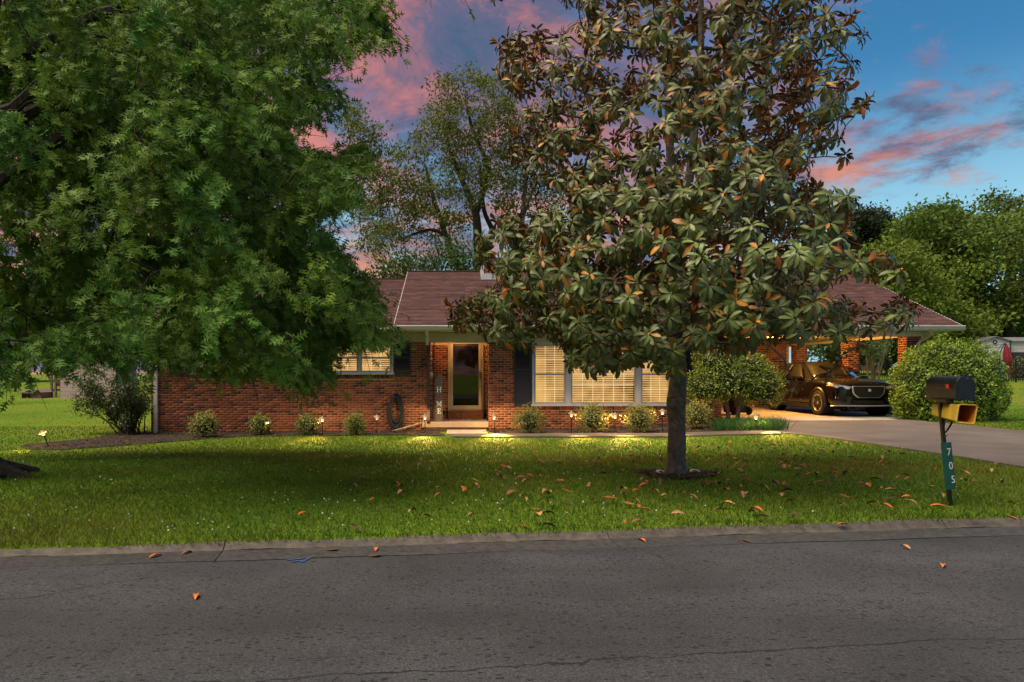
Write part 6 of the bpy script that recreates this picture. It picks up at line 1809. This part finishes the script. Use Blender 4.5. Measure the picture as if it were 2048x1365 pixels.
# sills, arches, door seams
for s in (-1, 1):
    MB().box(min(s * .90, s * .965), max(s * .90, s * .965), .48, 2.40, .22, .33).build('sill', blk, car, local=True, bevel=.02)
    for yw in (0., 2.874):
        ar = MB(); pts = [(s * .955, yw + .43 * math.cos(a), .375 + .43 * math.sin(a)) for a in np.linspace(R(-12), R(192), 17)]
        ar.tube(pts, .035, 6); ar.build('wheel_arch', blk, car, local=True, smooth=True)
        w = MB().lathe([(0, 0), (.41, 0), (.41, .30), (0, .30)], 20); w.v = [(s * (.66 + z), yw + x, .385 + y) for x, y, z in w.v]; w.build('wheel_well', mat('well_black', (.004, .004, .004), 2.0), car, local=True)
    sm_ = MB()
    for yy in (.98, 2.04, 2.98): sm_.bar((s * .972, yy, .36), (s * .958, yy + .03, .99), .008, .010)
    sm_.build('door_seam', blk, car, local=True)
    for yy in (1.72, 2.72): MB().obox((s * .985, yy, .90), ((1, 0, 0), (0, 1, 0), (0, 0, 1)), (.014, .10, .014)).build('door_handle', paint, car, local=True, bevel=.008)
    MB().bar((s * .93, .92, 1.075), (s * .925, 3.1, 1.125), .012, .018).build('belt_trim', mat('dark_chrome'), car, local=True)
# wheels
def wheel(s, yw):
    w = empty('wheel', (0, 0, 0)); w.parent = car; w.location = (s * .845, yw, .378)
    ty = MB().lathe([(.255, .0), (.262, -.01), (.34, -.012), (.37, .015), (.378, .06), (.378, .19), (.37, .235), (.34, .255), (.262, .255), (.255, .24)], 30)
    ty.v = [(s * (.125 - z), x, y) for x, y, z in ty.v]; ty.build('tyre', tyre_m, w, local=True, smooth=True)
    rm = MB().lathe([(.258, .005), (.25, .002), (.242, .02), (.235, .17), (.06, .18), (0, .18)], 30); rm.v = [(s * (.128 - z), x, y) for x, y, z in rm.v]; rm.build('rim', mat('rim_dark', (.05, .045, .045), .4, .8), w, local=True, smooth=True)
    spk = MB()
    for k in range(5):
        a = 2 * math.pi * k / 5 + .3; d = Vector((0, math.cos(a), math.sin(a))); t = Vector((0, -math.sin(a), math.cos(a)))
        pr = [(.03, .035), (.14, .028), (.245, .055)]
        vv = []
        for (r, hw) in pr:
            for sg in (-1, 1):
                for dp in (.0, .03): vv.append(d * r + t * hw * sg + Vector((s * (.112 - dp + (.0 if r < .2 else .006)), 0, 0)))
        ff = []
        for i in range(2):
            b0 = i * 4; b1 = b0 + 4
            ff += [(b0, b0 + 2, b1 + 2, b1), (b0 + 1, b1 + 1, b1 + 3, b0 + 3), (b0, b1, b1 + 1, b0 + 1), (b0 + 2, b0 + 3, b1 + 3, b1 + 2)]
        spk.add(vv, ff)
    hb = MB().lathe([(.05, 0), (.045, .02), (0, .022)], 14); hb.v = [(s * (.10 + z), x, y) for x, y, z in hb.v]; spk.add(hb.v, hb.f)
    ring = [(s * .124, .247 * math.cos(a), .247 * math.sin(a)) for a in np.linspace(0, 2 * math.pi, 31)]; spk.tube(ring, .011, 6)
    spk.build('spokes', rim_m, w, local=True, bevel=.004)
for s in (-1, 1):
    for yw in (0., 2.874): wheel(s, yw)
# wheeled bin standing behind the shrub
tbp = Vector((P(1474, 830, 20.6).x, 20.7, CARZ)); bn = empty('wheeled_bin', tbp, 'dark wheeled refuse bin on the carport floor behind the two-trunked shrub', 'bin')
binm = mat('bin_plastic', (.014, .016, .016), .5)
mb = MB().add([(-.24, -.26, .06), (.24, -.26, .06), (.24, .2, .06), (-.24, .2, .06), (-.29, -.34, 1.0), (.29, -.34, 1.0), (.29, .32, 1.0), (-.29, .32, 1.0)], [(0, 3, 2, 1), (4, 5, 6, 7), (0, 1, 5, 4), (1, 2, 6, 5), (2, 3, 7, 6), (3, 0, 4, 7)]); mb.build('body', binm, bn, local=True, bevel=.03)
MB().box(-.31, .31, -.37, .36, 1.005, 1.06).build('lid', binm, bn, local=True, bevel=.02)
for s in (-1, 1):
    w = MB().lathe([(0, 0), (.09, 0), (.125, .01), (.125, .05), (.09, .06), (0, .06)], 18); w.v = [(s * (.25 + z), .24 + x, .125 + y) for x, y, z in w.v]; w.build('wheel', tyre_m, bn, local=True, smooth=True)
bn.rotation_euler = (0, 0, R(200))
# ---------------------------------------------------------------- back fence
fy = 40.0; fx0 = P(1700, 700, fy).x; fx1 = P(2120, 700, fy).x
fence = empty('metal_fence', (fx0, fy, gzf(fx0, fy)), 'black metal picket fence across the back yard', 'fence')
pk = bpy.data.meshes.new('picket'); pkm = MB().box(-.011, .011, -.011, .011, 0, 1.22); pk.from_pydata(pkm.v, [], pkm.f); pk.materials.append(blackm)
po = bpy.data.meshes.new('post'); pom = MB().box(-.035, .035, -.035, .035, -.2, 1.32).add([(-.045, -.045, 1.32), (.045, -.045, 1.32), (.045, .045, 1.32), (-.045, .045, 1.32), (0, 0, 1.38)], [(0, 1, 4), (1, 2, 4), (2, 3, 4), (3, 0, 4)]); po.from_pydata(pom.v, [], pom.f); po.materials.append(blackm)
x = fx0; k = 0; last = None
def fz(x): return gzf(x, fy) + .03
while x < fx1:
    post = (k % 18 == 0); o = bpy.data.objects.new('post' if post else 'picket', po if post else pk); COL.objects.link(o); o.parent = fence
    o.location = Vector((x, fy, fz(x))) - wloc(fence); x += .135; k += 1
for zz in (.10, .96, 1.16):
    MB().bar((fx0, fy + .018, fz(fx0) + zz), (fx1, fy + .018, fz(fx1) + zz), .025, .03).build('rail', blackm, fence)
# ---------------------------------------------------------------- white shed
SY = 47.0
def SP(px, py, d=0): return P(px, py, SY + d)
sx0 = SP(1962, 700).x; sx1 = SP(2021, 700).x; g0 = gzf((sx0 + sx1) / 2, SY) - .1; ez = SP(1962, 683).z; az = SP(1990, 676).z; sdep = 4.2
shed = empty('garden_shed', ((sx0 + sx1) / 2, SY, g0), 'white garden shed with grey roof and round gable vent behind the fence', 'shed')
sidm = mat('shed_siding', (.55, .54, .55), .6, noise=(3, .08)); shroof = mat('shed_roof', (.16, .16, .18), .6, noise=(5, .2)); drk = mat('shed_trim', (.035, .032, .035), .6)
MB().prism([(sx0, g0), (sx1, g0), (sx1, ez), ((sx0 + sx1) / 2, az), (sx0, ez)], SY + .02, SY + sdep, 'y').build('wall', sidm, shed)
mb = bpy.data.meshes.new('siding_board')
z = g0 + .02
def gable_half(z):
    if z < ez: return (sx0, sx1)
    t = (z - ez) / (az - ez); m2 = (sx0 + sx1) / 2; return (sx0 + (m2 - sx0) * t, sx1 + (m2 - sx1) * t)
while z < az - .12:
    a, b = gable_half(z + .19); a0, b0 = gable_half(z)
    MB().add([(a0, SY - .012, z), (b0, SY - .012, z), (b, SY + .012, z + .2), (a, SY + .012, z + .2), (a0, SY + .03, z), (b0, SY + .03, z)], [(0, 1, 2, 3), (4, 5, 1, 0)]).build('siding_board', sidm, shed)
    z += .2
while False: pass
xr_ = sx1 + .012
for k in range(7):
    zz = ez - .32 - k * .0 - k * .32
    if zz > ez - 1.1: MB().box(sx1 + .001, sx1 + .02, SY + .25, SY + sdep, zz, zz + .29).build('siding_board', sidm, shed)
MB().box(sx1 + .001, sx1 + .025, SY + .2, SY + sdep, g0, ez - 1.0).build('dark_panel', drk, shed)
mxs = (sx0 + sx1) / 2
MB().add([(sx0 - .12, SY - .1, ez - .03), (mxs, SY - .1, az + .04), (sx1 + .1, SY - .1, ez - .03), (sx0 - .12, SY + sdep + .1, ez - .03), (mxs, SY + sdep + .1, az + .04), (sx1 + .1, SY + sdep + .1, ez - .03),
          (sx0 - .12, SY - .1, ez + .03), (mxs, SY - .1, az + .11), (sx1 + .1, SY - .1, ez + .03), (sx0 - .12, SY + sdep + .1, ez + .03), (mxs, SY + sdep + .1, az + .11), (sx1 + .1, SY + sdep + .1, ez + .03)],
         [(6, 7, 10, 9), (7, 8, 11, 10), (0, 3, 4, 1), (1, 4, 5, 2), (0, 1, 7, 6), (1, 2, 8, 7), (0, 6, 9, 3), (2, 5, 11, 8), (3, 9, 10, 4), (4, 10, 11, 5)]).build('roof', shroof, shed)
wx0, wx1, wy = sx1 + .05, sx1 + 4.2, SY + .35
MB().box(wx0, wx1, wy, SY + sdep, g0, ez - .02).build('side_wing', drk, shed)
for k in range(3):
    zz = ez - .03 - (k + 1) * .24
    MB().box(wx0, wx1, wy - .02, wy - .001, zz + .006, zz + .234).build('siding_board', sidm, shed)
MB().add([(wx0, wy - .12, ez - .03), (wx1 + .1, wy - .12, ez - .03), (wx1 + .1, wy + 1.7, az + .08), (wx0, wy + 1.7, az + .08), (wx0, wy - .12, ez + .03), (wx1 + .1, wy - .12, ez + .03), (wx1 + .1, wy + 1.7, az + .14), (wx0, wy + 1.7, az + .14)], [(0, 3, 2, 1), (4, 5, 6, 7), (0, 1, 5, 4), (1, 2, 6, 5), (2, 3, 7, 6), (3, 0, 4, 7)]).build('wing_roof', shroof, shed)
vt = MB().lathe([(.075, 0), (.14, 0), (.14, .03), (.075, .03)], 18); c_ = SP(1989, 684.5); vt.v = [(c_.x + x, SY - .03 - z, c_.z + y) for x, y, z in vt.v]; vt.build('vent_ring', drk, shed)
vt = MB().lathe([(0, .015), (.075, .015)], 18); vt.v = [(c_.x + x, SY - .03 - z, c_.z + y) for x, y, z in vt.v]; vt.build('vent', sidm, shed)
MB().box(sx1 - .06, sx1 + .03, SY - .02, SY + .2, g0, ez).build('corner_post', drk, shed)
dz0, dz1 = g0, SP(1980, 699).z; dxa, dxb = SP(1982, 700).x, SP(2007, 700).x
sdo = MB().box(dxa, dxb, SY - .05, SY - .015, dz0, dz1 - .12).build('door', mat('shed_door', (.50, .49, .48), .6), shed)
MB().box(dxa - .14, dxa, SY - .06, SY - .01, dz0, dz1).box(dxb, dxb + .14, SY - .06, SY - .01, dz0, dz1).box(dxa, dxb, SY - .06, SY - .01, dz1 - .12, dz1).build('door_frame', mat('shed_white', (.75, .75, .75), .5), sdo)
MB().box(dxa + .10, dxa + .20, SY - .06, SY - .051, dz0 + .3, dz1 - .25).build('door_stile', mat('shed_grey', (.3, .3, .3), .6), sdo)
for hx, hz in ((1986, 718), (1993, 719)):
    c_ = SP(hx, hz); MB().box(c_.x - .05, c_.x + .05, SY - .07, SY - .052, c_.z - .14, c_.z + .14).box(c_.x - .12, c_.x + .12, SY - .075, SY - .053, c_.z - .04, c_.z + .04).build('hinge', drk, sdo)
# closed red umbrella on a curved mast
UY = 43.5
def UP(px, py, d=0): return P(px, py, UY + d)
ug = gzf(UP(1999, 700).x, UY)
um = empty('patio_umbrella', (UP(1999, 700).x, UY, ug), 'closed dark red umbrella hanging from a curved mast behind the fence', 'umbrella')
MB().tube([(UP(1999, 700).x, UY, ug), UP(1999, 720), UP(2000, 706), UP(2005, 695), UP(2011, 687)], .028, 8).tube([UP(1989, 714), UP(1990, 706), UP(1995, 701), UP(2003, 691), UP(2010, 686.5)], .022, 8).build('mast', blackm, um, smooth=True)
uc = UP(2015, 690); mb = MB(); v = []; f = []; nn = 16
for i, (py, w) in enumerate(((688, 1.0), (695, 4), (705, 6.5), (716, 8.2), (724, 8.0), (731, 5.5), (742, 5.0), (750, 4.2))):
    c_ = UP(2012 + i * .9, py)
    for k in range(nn):
        a = 2 * math.pi * k / nn; r = w * UY / FPX * (1.0 if k % 2 else .72); v.append((c_.x + r * math.cos(a), c_.y + r * math.sin(a), c_.z + (.05 if (i == 4 and k % 2) else 0)))
for i in range(7):
    for k in range(nn): f.append((i * nn + k, i * nn + (k + 1) % nn, (i + 1) * nn + (k + 1) % nn, (i + 1) * nn + k))
f.append(tuple(range(nn))); mb.add(v, f).build('canopy', mat('umbrella_red', (.20, .010, .022), .75, noise=(8, .3)), um)
MB().lathe([(0, 0), (.45, 0), (.45, .08), (.1, .12), (0, .12)], 18, (UP(1999, 700).x, UY, ug)).build('base', blackm, um)
# patio chairs
def chair(px, Y, label, m, m2, rz):
    x = P(px, 700, Y).x; g_ = gzf(x, Y); e = empty('patio_chair', (x, Y, g_), label, 'chair', 'chairs in the back yard')
    MB().box(-.27, .27, -.27, .27, .40, .44).build('seat', m, e, local=True)
    for k in range(5): MB().box(-.26 + k * .108, -.17 + k * .108, .25, .28, .44, 1.0).build('back_slat', m2, e, local=True)
    for (a, b) in ((-.25, -.25), (.25, -.25), (-.25, .25), (.25, .25)): MB().box(a - .02, a + .02, b - .02, b + .02, 0, .40).build('leg', m, e, local=True)
    for s in (-1, 1): MB().box(s * .29 - .03, s * .29 + .03, -.28, .28, .62, .65).build('arm', m, e, local=True)
    e.rotation_euler = (0, 0, R(rz)); return e
blue = mat('chair_blue', (.02, .05, .26), .5); blu2 = mat('chair_light_blue', (.12, .26, .50), .5)
chair(2008, 42, 'deep blue patio chair behind the fence below the red umbrella', blue, blue, 10)
chair(1797, 44, 'light blue slatted patio chair seen beside the front carport pier', blu2, mat('chair_white', (.65, .70, .78), .5), -20)
# low shrub by the shed
p = P(2040, 740, 44.5); g_ = gzf(p.x, 44.5); sh2 = empty('yard_shrub', (p.x, 44.5, g_), 'rounded olive shrub at the right edge behind the fence', 'shrub')
core_blob('interior', (p.x + .2, 44.5, g_ + .6), .75, .75, .65, inner_m, sh2)
T, O, S, cols = shrub_leaves((p.x + .2, 44.5, g_ + .6), .95, .95, .85, 2600, .10, (.075, .105, .02), (.12, .14, .03)); tag(leaf_batch('foliage', SIMPLE, T, O, S, cols, [bush_leaf], sh2), kind='stuff')
# neighbour's brick house far behind the fence
ny = 78.0
def NP(px, py): return P(px, py, ny)
nx0, nx1 = NP(1720, 700).x, NP(1800, 700).x; ng = gzf(nx0, ny) - .4; nz = NP(1750, 727).z; nz = max(nz, ng + 2.4)
nb_ = empty('neighbour_house', ((nx0 + nx1) / 2, ny, ng), 'distant brick house with reddish roof seen through the carport', 'house')
MB().box(nx0, nx1, ny, ny + 7, ng, nz).build('wall', mat('far_brick', (.20, .10, .075), .9, noise=(3, .2)), nb_)
MB().prism([(ny - .5, nz), (ny + 3.5, nz + 1.5), (ny + 7.5, nz), (ny + 7.5, nz - .15), (ny - .5, nz - .15)], nx0 - .5, nx1 + .5, 'x').build('roof', mat('far_roof', (.24, .10, .085), 2.0), nb_)
for k in range(3):
    xx = nx0 + .7 + k * 1.5; w = MB().box(xx, xx + .9, ny - .03, ny + .02, ng + .95, ng + 2.0).build('window', mat('far_frame', (.6, .6, .6), .5), nb_)
    MB().box(xx + .08, xx + .82, ny - .04, ny - .031, ng + 1.03, ng + 1.92).build('pane', mat('far_pane', (.03, .035, .045), .1), w)
# ---------------------------------------------------------------- left yard
def lp(px, py): return GP(px, py)
d0 = lp(62, 797); dY = d0.y
def DP(px, py, d=0): return P(px, py, dY + d)
dg = empty('wooden_shelter', d0, 'low weathered wooden animal shelter with open porch in the left yard', 'shelter')
wgrey = mat('weathered_wood', (.17, .12, .115), .85, noise=(6, .3), bump=(20, .3, .01)); wroof = mat('weathered_roof', (.20, .14, .14), .85, noise=(6, .25)); wdark = mat('dark_wood', (.05, .028, .022), .9)
xA, xB, xCc, xD = DP(40, 780).x, DP(59, 780).x, DP(67, 780).x, DP(83, 780).x
zg = d0.z - .03; zE = DP(60, 787.0).z; zA = DP(75, 778.5).z
MB().prism([(xCc, zg), (xD, zg), (xD, DP(83, 784.5).z), ((xCc + xD) / 2 + .0, zA - .03), (xCc, DP(67, 785.5).z)], dY, dY + 1.0, 'y').build('wall', wgrey, dg)
MB().box(xA, xCc - .004, dY + .7, dY + .9, zg + .35, zE + .05).build('back_board', wdark, dg)
MB().box(xA + .1, xA + .3, dY, dY + .1, zg, zE).build('porch_post', wdark, dg); MB().box(xB - .1, xB + .08, dY, dY + .1, zg, zE).build('porch_post', wdark, dg)
MB().box(xA + .3, xB - .1, dY + .0, dY + .06, zE - .25, zE).build('porch_rail', wdark, dg)
MB().box(xB + .09, xB + .24, dY - .01, dY + .05, zg, zE).build('corner_board', wgrey, dg)
rx_ = (xCc + xD) / 2
MB().add([(xA - .08, dY - .15, zE + .0), (xA + .1, dY - .15, zE + .0), (DP(50, 779).x, dY + .5, zA - .02), (rx_, dY - .15, zA), (xD + .06, dY - .15, DP(83, 784.5).z - .02), (xD + .06, dY + 1.1, DP(83, 784.5).z - .02), (rx_, dY + 1.1, zA), (xA - .08, dY + 1.1, zE + .2), (xCc - .02, dY - .15, zE + .03)],
         [(0, 8, 3, 2), (3, 4, 5, 6), (2, 3, 6, 7), (0, 2, 7)]).build('roof', wroof, dg)
dg.children[-1].modifiers.new('s', 'SOLIDIFY').thickness = .05
# pale panelled shed behind the corner shrub
q0 = lp(150, 798); qY = q0.y
def QP(px, py, d=0): return P(px, py, qY + d)
ps = empty('panelled_shed', q0, 'pale pink panelled shed in the left yard behind the corner shrub', 'shed')
pink = mat('pink_siding', (.48, .36, .36), .7, noise=(2, .1)); xa, xb = QP(121, 790).x, QP(232, 790).x; zt = q0.z + 2.35; zg = q0.z - .05
MB().box(xa + .012, xb, qY + .012, qY + 2.6, zg, zt).build('wall', mat('pink_seam', (.26, .18, .18), .8), ps)
x = xa
while x < xb - .02:
    z = zg
    while z < zt - .05:
        MB().box(x, min(x + .74, xb), qY - .008, qY + .010, z + .006, min(z + .235, zt)).build('panel', pink, ps); z += .242
    x += .755
MB().prism([(xa - .15, zt), ((xa + xb) / 2, zt + .7), (xb + .15, zt)], qY - .15, qY + 2.75, 'y').build('roof', wroof, ps)
# timber play frame beside it
pf = empty('play_frame', lp(110, 796), 'dark timber play frame with ladder left of the pale shed', 'play frame')
pY = lp(110, 796).y + .4
def FP(px, py, d=0): return P(px, py, pY + d)
g_ = gzf(FP(110, 780).x, pY)
for (x_, d) in ((104, 0), (112, 0), (104, 1.0), (112, 1.0)): MB().bar((FP(x_, 780).x, pY + d, g_ - .05), (FP(x_, 780).x - .05, pY + d, FP(x_, 742).z), .11, .11).build('post', wgrey, pf)
MB().box(FP(103, 780).x, FP(120.2, 780).x, pY + .1, pY + 1.1, FP(105, 782).z, FP(105, 779).z).build('deck', wdark, pf)
MB().box(FP(112, 780).x, FP(120.2, 780).x, pY + .02, pY + .1, FP(105, 773).z, FP(105, 765).z).build('side_board', mat('red_board', (.12, .03, .03), .8), pf)
MB().bar((FP(97, 794).x, pY - .1, g_), (FP(106, 780).x, pY + .05, FP(106, 782).z), .3, .05).build('ramp', wgrey, pf)
# dark leaning sapling stump in the yard
q0 = lp(30, 784); st_ = empty('leaning_stump', q0, 'dark leaning forked trunk standing left of the wooden shelter', 'trunk')
def TP(px, py): return P(px, py, q0.y)
MB().tube([q0 + Vector((0, 0, -.1)), TP(31, 778), TP(34, 773), TP(37, 768)], [.11, .09, .08, .05], 8).tube([TP(34, 773), TP(39, 779), TP(42, 781)], [.06, .05, .03], 6).tube([TP(34, 773), TP(40, 773.5)], [.05, .03], 6).build('trunk', bark_dark, st_, smooth=True)
MB().obox(TP(27, 771), ((1, 0, 0), (0, 1, 0), (0, 0, 1)), (.14, .12, .10)).build('nest_box', wgrey, st_, bevel=.02)
# domed fixture on the rear pier
e = empty('meter_box', (12.69, 22.2, 1.92), 'small grey domed fixture beside the rear carport pier', 'fixture')
MB().lathe([(0, .10), (.06, .09), (.09, .05), (.095, .02), (.08, 0), (.08, -.05), (0, -.05)], 14, (12.60, 22.3, 1.92)).build('dome', mat('fixture_grey', (.42, .42, .44), .4, .3), e, smooth=True)
MB().box(12.60, 12.705, 22.28, 22.32, 1.86, 1.90).build('bracket', drk, e)
print('OBJECTS', len(bpy.data.objects), 'TRIS', sum(len(o.data.polygons) for o in bpy.data.objects if o.type == 'MESH'), 'OAK', N_OAK)
